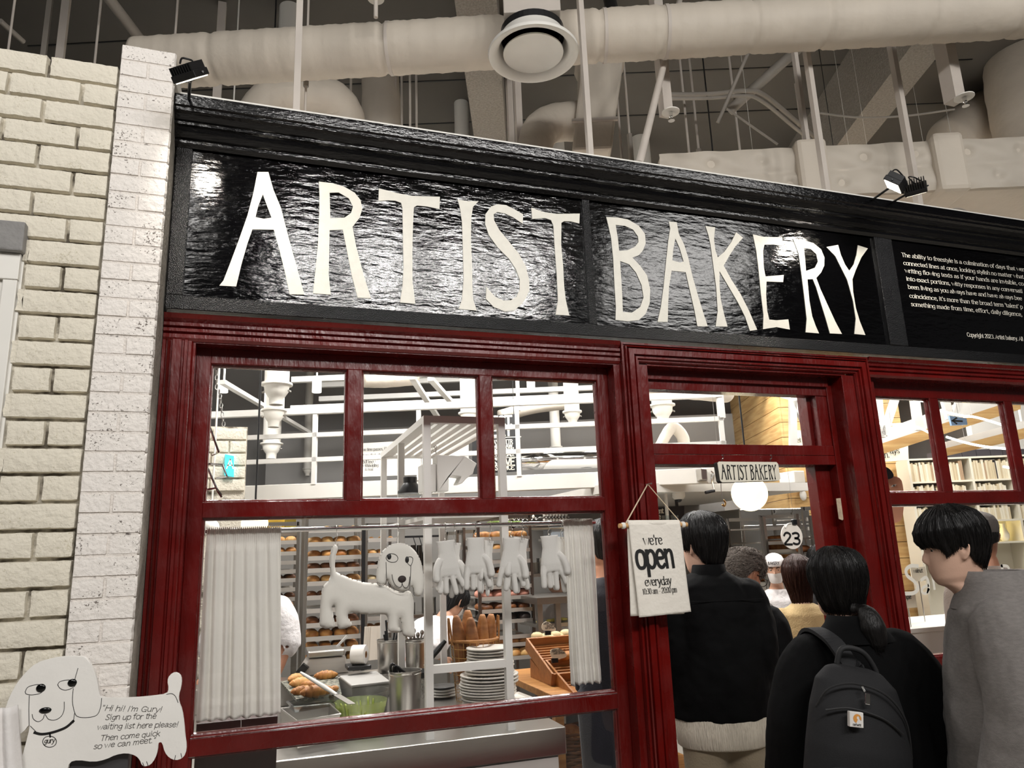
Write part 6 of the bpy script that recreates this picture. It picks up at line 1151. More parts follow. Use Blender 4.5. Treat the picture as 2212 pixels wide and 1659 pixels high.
for k, (x, y, s1_) in enumerate(((1962, 1297, 'maple'), (1975, 1385, 'T.'), (1985, 1240, 'walnut'))):
    q = at(x, y, 1.15+.1*k); o = tag(MB().box((q[0]-.07, q[1], q[2]-.05), (q[0]+.07, q[1]+.006, q[2]+.05)).build('price_card', card), ('price card above the counter at the lower left of the right window', 'lowest price card on the white counter', 'price card beside the coat man seen through the glass')[k], 'card'); tx = MB(); write(tx, s1_, XZ((q[0]-.05, q[1]-.001, q[2]+.01)), .004, .9, 'sans', jit=.3); tx.build('card_writing', ink_k, o); MB().cyl((q[0], q[1]+.01, .96), (q[0], q[1]+.01, q[2]-.03), .004, 6).build('card_stand', steel, o)
# white hand-painted letters on the glass
gp = (MB().box((3.075, .108, .97), (3.076, .1085, .971)).build('window_lettering', ink_w))
bpy.data.objects.remove(gp); zq = (1840, 1060, 4.2527); YL = .1085
def gstroke(lt_, s, w):
    P = [np.array(p) for p in pxpoly(s, *zq, YL)]; P = catmull(P, 5) if len(P) > 2 else P; ribbon(lt_, P, lambda t: w, np.array([0, YL, 0.]), np.array([1., 0, 0]), ZU, np.array([0, -1., 0]), .0, True)
gl_ = []
for s, w in (('604 692 545 690 500 725 510 780 565 825 602 870 600 915 560 942 480 945', .019), ('640 820 680 795 702 830 708 880 700 935', .016), ('700 870 655 890 645 930 680 945 705 905', .014), ('742 780 760 900', .014), ('1222 660 1250 750 1278 845', .016), ('1150 735 1185 790', .016), ('1336 880 1346 860 1356 885', .01), ('1375 690 1405 800 1440 910', .018), ('1375 690 1430 695 1445 740 1415 780', .016), ('1415 780 1475 810 1505 870 1480 915 1440 910', .016), ('1480 780 1520 755 1545 800 1560 880 1560 920', .016), ('1545 830 1510 850 1520 900 1555 915', .014)): gl_.append((s, w))
for k in ((0,), (1, 2), (3,), (4, 5), (6,), (7, 8, 9), (10, 11)):
    lt_ = MB()
    for i in k: gstroke(lt_, *gl_[i])
    lt_.build('painted_letter', ink_w, win2)
# ================================================================ PEOPLE
def skinmat(n, rgb): return mat(n, rgb, .5, var=.08, vs=20, bump=.05, bs=200)
skinA, skinB, skinC = skinmat('light_skin', (206, 160, 134)), skinmat('tan_skin', (190, 134, 104)), skinmat('pale_skin', (216, 176, 154))
def hairmat(n, rgb, r=.42): return mat(n, rgb, r, bump=.5, bs=55, bst=(3, 3, .35), bd=4, spec=.3)
hairK, hairB, hairG = hairmat('black_hair', (17, 15, 15)), hairmat('brown_hair', (52, 30, 24)), hairmat('grey_hair', (116, 107, 99), .6)
HZ_ = [-.11, -.04, -.012, .0, .02, .05, .08, .115, .15, .18, .21, .23, .238]
HW_ = [.058, .056, .052, .046, .056, .063, .068, .073, .076, .074, .060, .034, .004]
HF_ = [.030, .035, .060, .083, .094, .096, .095, .089, .094, .086, .060, .028, .003]
HB_ = [.068, .066, .064, .064, .066, .074, .086, .097, .101, .098, .080, .048, .005]
def hsurf(az, z, k=0.0):
    w, f, b = (np.interp(z, HZ_, q) for q in (HW_, HF_, HB_)); c, s = math.cos(az), math.sin(az); r = f if c > 0 else b
    n = 2.25; den = (abs(s)**n+abs(c)**n)**(1/n); x, y = w*s/den, r*c/den; g = math.exp(-(az/.2)**2)
    y += g*np.interp(z, [.066, .075, .088, .105, .125, .14], [0, .013, .024, .016, .005, 0])*1.0 + math.exp(-(az/.3)**2)*np.interp(z, [.03, .042, .048, .052, .058, .066], [0, .002, .006, .003, .006, 0])
    for sg in (-1, 1): y -= .008*math.exp(-((az-sg*.42)/.22)**2-((z-.118)/.014)**2)
    return np.array([x*(1+k/.09), y*(1+k/.09), z])
def headmesh(mb, M, ears=True):
    zs = np.concatenate([np.linspace(-.11, -.012, 6), np.linspace(.0, .21, 34), [.218, .225, .231, .236, .238]]); n = 56; vs = []; fs = []
    for z in zs:
        for k in range(n): vs.append(M(hsurf(2*math.pi*k/n, z)))
    for i in range(len(zs)-1): fs += [(i*n+k, i*n+(k+1) % n, (i+1)*n+(k+1) % n, (i+1)*n+k) for k in range(n)]
    fs += [tuple(range(n))[::-1], tuple((len(zs)-1)*n+k for k in range(n))]; mb.add(vs, fs)
    if ears:
        for sg in (-1, 1):
            P = [(sg*.073, .004, .075), (sg*.080, -.006, .085), (sg*.086, -.018, .112), (sg*.085, -.016, .126), (sg*.079, .002, .132), (sg*.076, .008, .118)]
            mb.tube([M(np.array(p)) for p in catmull([np.array(p) for p in P], 4)], .0052, 8); mb.loft([(M(np.array((sg*.074, -.004, .104))), M(np.array((sg*.074, -.004, .130)))-M(np.array((sg*.074, -.004, .104))), M(np.array((sg*.074, .012, .104)))-M(np.array((sg*.074, -.004, .104)))), (M(np.array((sg*.079, -.009, .106))), .85*(M(np.array((0, 0, .026)))-M(np.zeros(3))), .85*(M(np.array((0, .016, 0)))-M(np.zeros(3))))], 14)
def rotz(a): c, s = math.cos(a), math.sin(a); return np.array([[c, -s, 0], [s, c, 0], [0, 0, 1]])
def rotx(a): c, s = math.cos(a), math.sin(a); return np.array([[1, 0, 0], [0, c, -s], [0, s, c]])
def roty(a): c, s = math.cos(a), math.sin(a); return np.array([[c, 0, s], [0, 1, 0], [-s, 0, c]])
def remesh(o, vox, it=3, fac=.5):
    rm = o.modifiers.new('r', 'REMESH'); rm.mode = 'VOXEL'; rm.voxel_size = vox; rm.use_smooth_shade = True
    sm = o.modifiers.new('m', 'SMOOTH'); sm.iterations = it; sm.factor = fac; return o
def hair_cap(name, par, m, Mh, low, thick=.014, seed=0, strands=500, slen=.05, srad=.0009, curl=0.0, part=None, swirl=.0):
    rnd = random.Random(seed); n, kk = 96, 30; vs = []; fs = []
    lowf = lambda az: low(((az+math.pi) % (2*math.pi))-math.pi)
    def hp(az, t, ex=0.0):
        zl = lowf(az); z = .236-(.236-zl)*t; z = .236-(.236-zl)*(t**1.25); th = thick*(.25+.75*math.sin(math.pi*min(1, t*.9+.12))**.5)
        th += .0022*math.sin(az*23+t*4+seed)+.0016*math.sin(az*51-t*7)
        p = hsurf(az, z); rr = math.hypot(p[0], p[1])+1e-6; d = np.array([p[0]/rr*min(1, rr/.05), p[1]/rr*min(1, rr/.05), .55 if z > .19 else .1]); d /= np.linalg.norm(d)
        if part is not None and t < .7: th -= .006*math.exp(-((az-part)/.25)**2)*(1-t)
        return p+d*(th+ex)+np.array([0, 0, thick*.6*(1-t)**2])
    for i in range(kk+1):
        for k in range(n): vs.append(Mh(hp(2*math.pi*k/n, i/kk)))
    for i in range(kk): fs += [(i*n+k, i*n+(k+1) % n, (i+1)*n+(k+1) % n, (i+1)*n+k) for k in range(n)]
    b = len(vs)
    for k in range(n): vs.append(Mh(hsurf(2*math.pi*k/n, lowf(2*math.pi*k/n)+.006)))
    fs += [(kk*n+k, kk*n+(k+1) % n, b+(k+1) % n, b+k) for k in range(n)]; mb = MB(); mb.add(vs, fs); mb.add([Mh(np.array([0, 0, .238+thick*1.2]))]+[vs[k] for k in range(n)], [(0, 1+k, 1+(k+1) % n) for k in range(n)])
    for _ in range(strands):
        az = rnd.uniform(0, 2*math.pi); t0 = rnd.uniform(.02, .93); L = slen*rnd.uniform(.6, 1.3); dt = L/.26; P = []
        for q in range(5):
            t = min(1.03, t0+dt*q/4); a = az+swirl*(q/4)+curl*math.sin(q*1.9+az*7)*.13; P.append(Mh(hp(a, min(t, 1.0), .0015+curl*.012*abs(math.sin(q*1.3+az*3))*(q/4+.4)+rnd.uniform(0, .0012))-np.array([0, 0, max(0, t-1)*.2])))
        mb.tube(P, [srad, srad*1.1, srad, srad*.8, srad*.3], 4, cap=False)
    o = mb.build(name, m, par, smooth=180); return o
def hand(mb, w, d, side, R, grip=.5):
    # w wrist, d direction of the fingers, side = thumb side
    d = d/np.linalg.norm(d); s = side-d*np.dot(side, d); s = s/np.linalg.norm(s); nn = np.cross(d, s)
    mb.loft([(w+d*a, s*b*R, nn*c*R) for a, b, c in ((0, .027, .02), (.03*R, .036, .016), (.075*R, .041, .014), (.09*R, .038, .012))], 14)
    for k in range(4):
        o = s*(.029-.0195*k)*R; L = (.068, .076, .071, .056)[k]*R; p0 = w+d*.08*R+o; p1 = p0+d*L*.5+nn*L*.12*grip; p2 = p1+(d*(1-grip*.6)+nn*grip*.9)*L*.34; p3 = p2+(d*(1-grip)+nn*grip*1.1)*L*.24
        mb.tube(catmull([p0-d*.015, p0, p1, p2, p3], 3), [.0092*R]*10+[.0085*R, .0078*R, .006*R], 8)
    p0 = w+d*.025*R+s*.028*R; mb.tube(catmull([p0, p0+d*.03*R+s*.018*R+nn*.006, p0+d*.058*R+s*.020*R+nn*.014], 3), [.012*R, .0118*R, .0115*R, .011*R, .010*R, .0095*R, .0075*R], 8)
def person(lab, pos, H, rb=0.0, rh=0.0, tilt=0.0, nod=0.0, lean=0.0, skin=skinA, hs=1.0, arms=None, wd=1.0, vox=.0055, headoff=(0, 0, 0), legs=True, ears=True, bodyoff=(0, 0)):
    s = H/1.72; p = thing('person', lab, 'person', (pos[0], pos[1], 0)); R3 = rotz(rb); base = np.array([pos[0], pos[1], 0.])
    def T(q): 
        q = np.array(q, float); h = max(0, q[2]-.95); q2 = q+np.array([0, math.sin(lean)*h, -(1-math.cos(lean))*h]); return base+R3@(q2*s)
    hc = np.array([0, .02, 1.482])+np.array(headoff); Rh = rotz(rh-rb)@rotx(-nod)@roty(tilt)
    hcw = T(hc); RhW = rotz(rh)@rotx(-nod)@roty(tilt)
    Mh = lambda q: hcw+RhW@(np.array(q, float)*hs*s)
    mb = MB(); headmesh(mb, Mh, ears)
    nb = hcw+RhW@np.array([0, -.015, -.02])*hs*s; mb.loft([(nb, R3@np.array([.052, 0, 0])*hs*s, R3@np.array([0, .052, 0])*hs*s), (T((0, -.01, 1.42)), R3@np.array([.06, 0, 0])*s, R3@np.array([0, .056, 0])*s), (T((0, -.01, 1.37)), R3@np.array([.11, 0, 0])*s, R3@np.array([0, .07, 0])*s)], 18)
    X_ = lambda a: R3@np.array([a, 0, 0])*s; Y_ = lambda a: R3@np.array([0, a, 0])*s
    mb.loft([(T((0, -.01, z)), X_(a*wd), Y_(b)) for z, a, b in ((1.40, .10, .07), (1.36, .165, .09), (1.25, .175, .105), (1.08, .145, .095), (.96, .16, .10), (.86, .165, .11), (.80, .12, .09))], 20)
    arms = arms or [((-.19, -.01, 1.35), (-.235, -.04, 1.08), (-.23, .05, .86)), ((.19, -.01, 1.35), (.235, -.04, 1.08), (.23, .05, .86))]
    for i, (a, b, c) in enumerate(arms):
        a, b, c = T(a), T(b), T(c); mb.tube([a, a*.5+b*.5, b, b*.5+c*.5, c], [.052*s, .047*s, .040*s, .036*s, .027*s], 12); d = c-b; hand(mb, c, d, R3@np.array([0, 1., 0]) if abs(d[2]) > .1 else ZU, s)
    if legs:
        for sg in (-1, 1):
            mb.tube([T((sg*.085, -.01, .86)), T((sg*.09, .0, .48)), T((sg*.09, -.015, .09))], [.085*s, .058*s, .042*s], 12); mb.loft([(T((sg*.095, y, .045)), X_(w_), R3@np.array([0, 0, h_])*s) for y, w_, h_ in ((-.06, .03, .035), (.0, .038, .044), (.10, .045, .035), (.17, .035, .025), (.185, .015, .015))], 12)
    body = remesh(mb.build('body', skin, p), vox, 2)
    return dict(p=p, T=T, Mh=Mh, R3=R3, s=s, X=X_, Y=Y_, arms=arms, hs=hs, hcw=hcw, RhW=RhW, lean=lean)
def face(P, mb=None):
    for sg in (-1, 1):
        q = hsurf(sg*.42, .118)+np.array([0, -.004, 0]); m = MB(); c = P['Mh'](q); r = .0115*P['hs']*P['s']; m.ball(c, r, r, r*.75, 12, 8); m.build('eye', MATS.get('eye_white') or mat('eye_white', (222, 214, 206), .25), P['p'], smooth=180)
        c2 = P['Mh'](q+np.array([0, .0085, 0])); m = MB(); m.ball(c2, .0055*P['s'], .0055*P['s'], .0055*P['s'], 10, 6); m.build('iris', black_ink, P['p'], smooth=180)
        m = MB(); m.tube([P['Mh'](hsurf(sg*a, z)+np.array([0, .0015, 0])) for a, z in ((.2, .136), (.42, .142), (.66, .136))], [.003, .0035, .002], 6); m.build('eyebrow', black_ink, P['p'])
def torso_garment(name, P, m, secs, sl=True, slr=(.075, .068, .06, .056), cuff=.0, vox=.009, it=4, label=None, extra=None, bump=0, slend=1.0, wr=.006, seed=0):
    T, X, Y, s = P['T'], P['X'], P['Y'], P['s']; mb = MB(); mb.loft([(T((cx, cy2, z)), X(a), Y(b)) for z, a, b, cx, cy2 in secs], 36)
    if sl:
        for a, b, c in P['arms']:
            a, b, c = T(a), T(b), T(c); e = b+(c-b)*slend; sh_ = T((math.copysign(.115, float((P['R3'].T@(a-np.append(np.array(P['p'].location[:2]), 0)))[0])), -.01, 1.335)); mb.tube(catmull([sh_, sh_*.3+a*.7-ZU*.035*s, a*.55+b*.45, b, b*.5+e*.5, e], 3), np.interp(np.linspace(0, 1, 16), [0, .2, .5, .75, 1], np.array([slr[0]*.62, slr[0]*.97, slr[1], slr[2], slr[3]])*s), 18)
    if extra: extra(mb)
    o = remesh(mb.build(name, m, P['p']), vox*s, it)
    if wr:
        tx = bpy.data.textures.new('fold', 'CLOUDS'); tx.noise_scale = .11; tx.noise_depth = 2; d = o.modifiers.new('d', 'DISPLACE'); d.texture = tx; d.strength = wr*2.2; d.mid_level = .5; d.texture_coords = 'GLOBAL'
    if label: o['label'] = label
    return o
def trousers(P, m, zt=.98, r=(.115, .095, .085), name='trousers'):
    T, X, Y, s = P['T'], P['X'], P['Y'], P['s']; mb = MB(); mb.loft([(T((0, -.01, z)), X(a), Y(b)) for z, a, b in ((zt, .165, .115), (.88, .185, .13), (.80, .185, .125), (.76, .16, .11))], 24)
    for sg in (-1, 1): mb.tube([T((sg*.09, -.01, .84)), T((sg*.095, 0, .48)), T((sg*.095, -.01, .1))], [q*s for q in r], 16)
    return remesh(mb.build(name, m, P['p']), .011, 3)
def shoes(P, m):
    T, X, s, R3 = P['T'], P['X'], P['s'], P['R3']
    for sg in (-1, 1):
        mb = MB(); mb.loft([(T((sg*.095, y, h_+.004)), X(w_), R3@np.array([0, 0, h_])*s) for y, w_, h_ in ((-.085, .02, .03), (-.07, .04, .05), (.0, .046, .055), (.10, .052, .045), (.19, .042, .034), (.215, .015, .02))], 16); mb.build('shoe', m, P['p'], smooth=180)
def fabric(n, rgb, rough=.9, bs=120, b=.35, var=.08, sheen=.15, **k): return mat(n, rgb, rough, var=var, vs=6, bump=b, bs=bs, sheen=sheen, **k)
blackj = fabric('black_jacket_cloth', (5, 5, 6), .8, 420, b=.2, sheen=0, spec=.12); blackc = fabric('black_wool', (8, 8, 9), .95, 500, b=.25, sheen=0, spec=.15); khaki = fabric('khaki_cloth', (150, 136, 114)); creamk = mat('cream_rib_knit', (214, 204, 188), .9, bump=.9, bs=9, bst=(26, 26, .4), bd=1)
darkt = fabric('dark_trouser_cloth', (34, 33, 36)); shoeK = mat('black_shoe', (20, 20, 20), .4); whitec = fabric('white_uniform', (226, 222, 222), .8, 60)
back_low = lambda nape, side, front: (lambda az: float(np.interp(abs(az), [0, .75, 1.05, 1.35, 1.75, 2.2, 3.2], [front, front, .10, side+.01, side, nape+.02, nape])))
# --- 1: man in a black jacket, back to the camera, in the doorway
def headpos(px, py, Y): return at(px, py, Y)
Y1 = .26; t1 = at(1517, 1099, Y1)
P1 = person('person in black jacket over cream sweater, back turned, right of the open banner', (t1[0], Y1), t1[2]-.015, rb=math.radians(-16), rh=math.radians(12), nod=.10, skin=skinC, hs=1.14, wd=1.1, headoff=(0, 0, -.055), arms=[((-.185, -.01, 1.35), (-.215, -.04, 1.08), (-.20, .05, .86)), ((.185, -.01, 1.35), (.205, -.04, 1.08), (.19, .05, .86))])
hair_cap('hair', P1['p'], hairK, P1['Mh'], back_low(.012, .085, .16), .022, 1, 900, .07, .0009, part=math.pi)
torso_garment('jacket', P1, blackj, [(1.435, .075, .075, 0, 0), (1.405, .13, .10, 0, -.01), (1.37, .205, .125, 0, -.01), (1.28, .235, .15, 0, -.01), (1.1, .24, .165, 0, -.01), (.92, .24, .165, 0, -.005), (.80, .235, .165, 0, 0), (.77, .23, .16, 0, 0)], slr=(.098, .09, .08, .07), wr=.010, label='black jacket')
mb = MB(); mb.loft([(P1['T']((0, -.012, z)), P1['X'](a), P1['Y'](b)) for z, a, b in ((1.395, .105, .085), (1.43, .085, .078), (1.462, .078, .074), (1.466, .072, .068), (1.43, .07, .066))], 28, cap=False); mb.build('collar', blackj, P1['p'], smooth=180)
mb = MB(); T = P1['T']; mb.tube(catmull([T((x, -.155+.03*abs(x/.2)**2, 1.30)) for x in (-.22, -.11, 0, .11, .22)], 5), .0022, 5); mb.build('back_seam', blackj, P1['p'])
mb = MB(); mb.loft([(P1['T']((0, -.005, z)), P1['X'](a), P1['Y'](b)) for z, a, b in ((.86, .2, .14), (.78, .215, .152), (.73, .225, .158), (.66, .215, .152), (.652, .205, .145))], 60); mb.build('sweater_hem', creamk, P1['p'], smooth=60, label='cream ribbed sweater hem')
trousers(P1, khaki); shoes(P1, shoeK)
# --- 2: grey-haired man with glasses
Y2 = .62; t2 = at(1606, 1166, Y2)
P2 = person('person with curly grey hair and black glasses, face turned right, in the doorway', (t2[0]-.075, Y2), t2[2]-.06, rb=math.radians(-50), rh=math.radians(-80), nod=.34, skin=skinB, hs=1.2, wd=1.1, headoff=(0, .06, -.045))
hair_cap('hair', P2['p'], hairG, P2['Mh'], back_low(.05, .136, .165), .018, 5, 1700, .035, .0011, curl=1.0)
face(P2)
gl = MB(); Mh = P2['Mh']
for sg in (-1, 1):
    gl.tube([Mh(np.array((sg*.078, -.012, .122))), Mh(np.array((sg*.076, .05, .122))), Mh(np.array((sg*.070, .098, .118)))], .0022, 6)
    gl.tube([Mh(np.array((sg*.036+.030*math.cos(t)*1.0, .104-.10*abs(sg*.036+.03*math.cos(t))*.25, .108+.022*math.sin(t)))) for t in np.linspace(0, 6.28, 22)[:-1]], .0022, 6, closed=True)
gl.tube([Mh(np.array((-.008, .106, .114))), Mh(np.array((.008, .106, .114)))], .002, 6); gl.build('glasses', blackpl, P2['p'], label='black-framed glasses')
vestm = mat('dark_padded_nylon', (30, 27, 28), .3, bump=.8, bs=16, bst=(1, 1, 3), bd=3)
torso_garment('jacket', P2, blackj, [(1.425, .08, .08, 0, 0), (1.395, .15, .11, 0, 0), (1.33, .225, .14, 0, 0), (1.1, .235, .16, 0, 0), (.9, .235, .16, 0, 0), (.84, .22, .15, 0, 0)], slr=(.10, .09, .08, .07), wr=.006)
vs_ = MB(); T = P2['T']
for k in range(9): z = 1.38-.05*k; vs_.loft([(T((0, 0, z+.026)), P2['X'](.19 if k < 1 else .232), P2['Y'](.125 if k < 1 else .158)), (T((0, 0, z)), P2['X'](.215 if k < 1 else .25), P2['Y'](.15 if k < 1 else .175)), (T((0, 0, z-.026)), P2['X'](.232), P2['Y'](.158))], 36)
remesh(vs_.build('padded_vest', vestm, P2['p']), .009, 2); trousers(P2, darkt); shoes(P2, shoeK)
# --- 3: woman with a ponytail and backpack
Y3 = -.76; t3 = at(1812, 1181, Y3)
P3 = person('person with black ponytail in a black coat carrying a dark backpack, seen from behind', (t3[0]+.02, Y3+.02), t3[2]-.005, rb=math.radians(-14), rh=math.radians(20), nod=.12, skin=skinC, hs=1.04, wd=.95, headoff=(0, 0, -.02), ears=False, arms=[((-.19, -.01, 1.35), (-.285, -.03, 1.08), (-.29, .05, .84)), ((.19, -.01, 1.35), (.285, -.03, 1.08), (.29, .05, .84))])
hair_cap('hair', P3['p'], hairK, P3['Mh'], (lambda az: float(np.interp(abs(az), [0, .5, .78, 1.0, 1.5, 2.1, 3.2], [.165, .15, .07, .012, .0, -.005, .0]))), .017, 9, 900, .09, .0008)
pt_ = MB(); Mh = P3['Mh']; base = np.array((-.038, -.078, .010)); pth = [base+np.array(q) for q in ((0, .02, .005), (-.004, -.015, -.004), (-.010, -.035, -.035), (-.012, -.040, -.08), (-.006, -.036, -.125), (-.002, -.034, -.16))]
pt_.tube([Mh(q) for q in catmull(pth, 5)], np.interp(np.linspace(0, 1, 26), [0, .12, .3, .55, .8, 1], [.024, .016, .032, .042, .034, .010])*P3['s']*1.15, 18)
rnd = random.Random(3)
for _ in range(160):
    a, r = rnd.uniform(0, 6.28), rnd.uniform(.6, 1.15); o_ = np.array((math.cos(a), math.sin(a)*.8, 0))*.026*r; P_ = [Mh(q+o_*k+np.array([0, 0, -.02*i/5*rnd.uniform(.5, 1.6)])) for i, (q, k) in enumerate(zip(pth, (.3, .4, .9, 1.1, 1.0, .8)))]; pt_.tube(catmull(P_, 3), np.linspace(.0012, .0004, 16), 4, cap=False)
for _ in range(40):
    a = rnd.uniform(-.5, .5); P_ = [Mh(pth[-1]+np.array((.02*a*k+rnd.uniform(-.006, .006), .004*k, -.03*k))) for k in range(4)]; pt_.tube(P_, [.0012, .001, .0008, .0003], 4, cap=False)
pt_.build('ponytail', hairK, P3['p'], smooth=180)
tie = MB(); tie.tube([Mh(base+np.array((-.004+.017*math.cos(t), -.012, -.002+.017*math.sin(t)))) for t in np.linspace(0, 6.28, 18)[:-1]], .004, 6, closed=True); tie.build('hair_tie', blackpl, P3['p'])
torso_garment('coat', P3, blackc, [(1.43, .07, .07, 0, 0), (1.40, .115, .095, 0, -.01), (1.355, .185, .12, 0, -.01), (1.22, .225, .15, 0, -.01), (1.0, .26, .18, 0, -.01), (.75, .30, .21, 0, -.01), (.55, .32, .22, 0, -.01), (.52, .315, .215, 0, 0)], slr=(.10, .105, .105, .10), wr=.006, label='black wool coat')
mb = MB(); mb.loft([(P3['T']((0, -.012, z)), P3['X'](a), P3['Y'](b)) for z, a, b in ((1.36, .165, .125), (1.385, .145, .115), (1.43, .10, .092), (1.462, .086, .082), (1.46, .078, .074), (1.42, .08, .075))], 30, cap=False); mb.build('collar', blackc, P3['p'], smooth=180)
trousers(P3, darkt); shoes(P3, shoeK)
# backpack: hangs on the person, a thing of its own
bpm = mat('charcoal_canvas', (27, 27, 29), .75, bump=.2, bs=500, spec=.3); bpd = mat('charcoal_webbing', (20, 20, 22), .7)
T3 = P3['T']; bpk = thing('backpack', 'dark grey backpack with small white logo patch on the black coat', 'backpack', T3((-.12, -.3, .9)))
def Bp(x, y, z): 
    a = .14; x = x*1.14; q = np.array([x*.98+(z-1.1)*.16, y, z+.055-.2*x]); return T3(q+np.array([-.15, -.165, .0]))
mb = MB(); S9 = [(1.245, .055, .03, -.05), (1.235, .09, .05, -.06), (1.19, .13, .075, -.075), (1.10, .152, .095, -.09), (.98, .165, .105, -.10), (.86, .17, .105, -.10), (.78, .165, .10, -.095), (.74, .15, .085, -.085)]
mb.loft([(Bp(0, y, z), Bp(a, y, z)-Bp(0, y, z), Bp(0, y+b, z)-Bp(0, y, z)) for z, a, b, y in S9], 28); remesh(mb.build('main_bag', bpm, bpk), .007, 3)
mb = MB(); mb.loft([(Bp(0, y, z), Bp(a, y, z)-Bp(0, y, z), Bp(0, y+b, z)-Bp(0, y, z)) for z, a, b, y in ((.93, .10, .02, -.185), (.915, .135, .04, -.185), (.84, .145, .05, -.19), (.76, .14, .045, -.185), (.745, .12, .03, -.175))], 24); remesh(mb.build('front_pocket', bpm, bpk), .006, 3)
def zipline(zs_, nm): 
    m = MB(); m.tube(catmull([Bp(x, y, z) for x, y, z in zs_], 6), .0035, 6); m.build(nm, bpd, bpk)
zipline([(-.148, -.125, 1.10), (-.125, -.16, 1.165), (-.05, -.172, 1.195), (.05, -.172, 1.175), (.12, -.16, 1.10), (.155, -.13, .98)], 'top_zipper'); zipline([(-.14, -.172, 1.095), (-.07, -.188, 1.115), (.03, -.19, 1.10), (.10, -.18, 1.06)], 'zip_flap'); zipline([(-.12, -.215, .925), (0, -.235, .935), (.12, -.215, .925)], 'pocket_zipper')
zq = atz(1838, 1516, Bp(0, -.2, 1.08)[2]); m = MB(); c = Bp(-.03, -.18, 1.192); m.tube([c, Bp(-.025, -.19, 1.175)], .004, 6); q = Bp(-.02, -.195, 1.155); m.obox(q, (Bp(.008, -.2, 1)-Bp(0, -.2, 1)), P3['Y'](.003), (Bp(0, 0, 1.018)-Bp(0, 0, 1.0))); m.build('zip_pull', chrome, bpk, bevel=.002)
m = MB(); c = Bp(-.085, -.228, .912); m.tube([c, Bp(-.08, -.235, .885)], .006, 6); m.build('zip_pull', chrome, bpk)
hl = MB(); P_ = catmull([Bp(-.05, -.05, 1.245), Bp(-.035, -.055, 1.30), Bp(.03, -.055, 1.30), Bp(.075, -.05, 1.25), Bp(.09, -.05, 1.20)], 6); hl.tube(P_, .009, 8); hl.build('carry_handle', bpd, bpk, smooth=60)
for sx_ in (-1,):
    st = MB(); P_ = catmull([Bp(.03, -.03, 1.235), T3((-.12, -.195, 1.30)), T3((-.15, -.13, 1.385)), T3((-.16, .02, 1.405)), T3((-.16, .15, 1.28))], 7); w3 = P3['X'](.030)
    for i in range(len(P_)-1): st.beam(P_[i], P_[i+1]+(P_[i+1]-P_[i])*.15, .062*P3['s'], .012, side=ZU if i > 16 else np.cross(P_[i+1]-P_[i], P3['X'](1)))
    st.build('shoulder_strap', bpm, bpk)
pc = Bp(-.062, -.2, 1.085); ux = Bp(.1, -.201, 1.065)-pc; ux /= np.linalg.norm(ux); uz = np.array([.16, 0, 1.]); uz /= np.linalg.norm(uz); un = np.cross(ux, uz); un /= np.linalg.norm(un); ux = np.cross(uz, un)
if un@(CAM-pc) < 0: un = -un
pc = pc+un*.012; L = .0215; pt = thing('x', None, None); bpy.data.objects.remove(pt)
lg = MB(); lg.prism([[(-L, -L), (L, -L), (L, L), (-L, L)]], (pc, ux, uz, un), .016); pp = lg.build('logo_patch', mat('white_patch', (214, 210, 206), .7), bpk, bevel=.002, label='white square logo patch')
lg = MB(); C_ = []
for t in np.linspace(-.75, 4.1, 24): C_.append((.0015+.0125*math.cos(t+.35), .0035+.0125*math.sin(t+.35)))
for t in np.linspace(4.1, -.75, 24): C_.append((.004+.0048*math.cos(t+.35)*.9, .006+.0048*math.sin(t+.35)))
lg.prism([C_], (pc+un*.001, ux, uz, un), .002); lg.build('orange_mark', mat('orange_print', (206, 140, 62), .6), pp)
tx = MB(); write(tx, 'carhartt', (pc+un*.0008-uz*.0165-ux*.013, ux, uz, un), .0009, 1.1, 'sans', fit=.026, lift=.0003); tx.build('patch_wording', ink_p, pp)
# --- 4: man in a grey wool coat, profile to the left
Y4 = -1.06; t4 = at(2045, 1083, Y4)
greyc = mat('grey_wool', (126, 121, 118), .95, var=.18, vs=60, vst=(1, 1, 3), bump=.3, bs=420, sheen=.1, spec=.2)
P4 = person('person with short black hair in a grey wool coat, face in profile to the left', (t4[0]+.085, Y4-.03), t4[2]+.0, rb=math.radians(46), rh=math.radians(60), nod=.13, skin=skinC, hs=.98, wd=1.0, vox=.0045, headoff=(0, .05, -.03), arms=[((-.19, -.01, 1.35), (-.27, .0, 1.08), (-.27, .07, .82)), ((.19, -.01, 1.35), (.26, -.02, 1.08), (.25, .06, .82))])
hair_cap('hair', P4['p'], hairK, P4['Mh'], (lambda az: float(np.interp(abs(az), [0, .5, .85, 1.05, 1.35, 1.6, 1.9, 2.4, 3.2], [.128, .128, .118, .088, .105, .118, .06, .035, .03]))), .024, 4, 1100, .07, .0008)
face(P4)
torso_garment('coat', P4, greyc, [(1.425, .09, .085, 0, 0), (1.395, .16, .11, 0, -.01), (1.355, .21, .14, 0, -.01), (1.25, .225, .17, 0, -.01), (1.05, .23, .19, 0, 0), (.85, .245, .205, 0, 0), (.62, .26, .215, 0, 0), (.58, .255, .21, 0, 0)], slr=(.115, .105, .098, .092), wr=.008, label='grey wool coat')
mb = MB(); T = P4['T']; mb.loft([(T((0, -.015, z)), P4['X'](a), P4['Y'](b)) for z, a, b in ((1.365, .185, .14), (1.39, .165, .13), (1.445, .11, .10), (1.485, .095, .092), (1.483, .085, .082), (1.43, .082, .078))], 34, cap=False); mb.build('collar', greyc, P4['p'], smooth=180, label='turned-down coat collar')
trousers(P4, darkt); shoes(P4, shoeK)
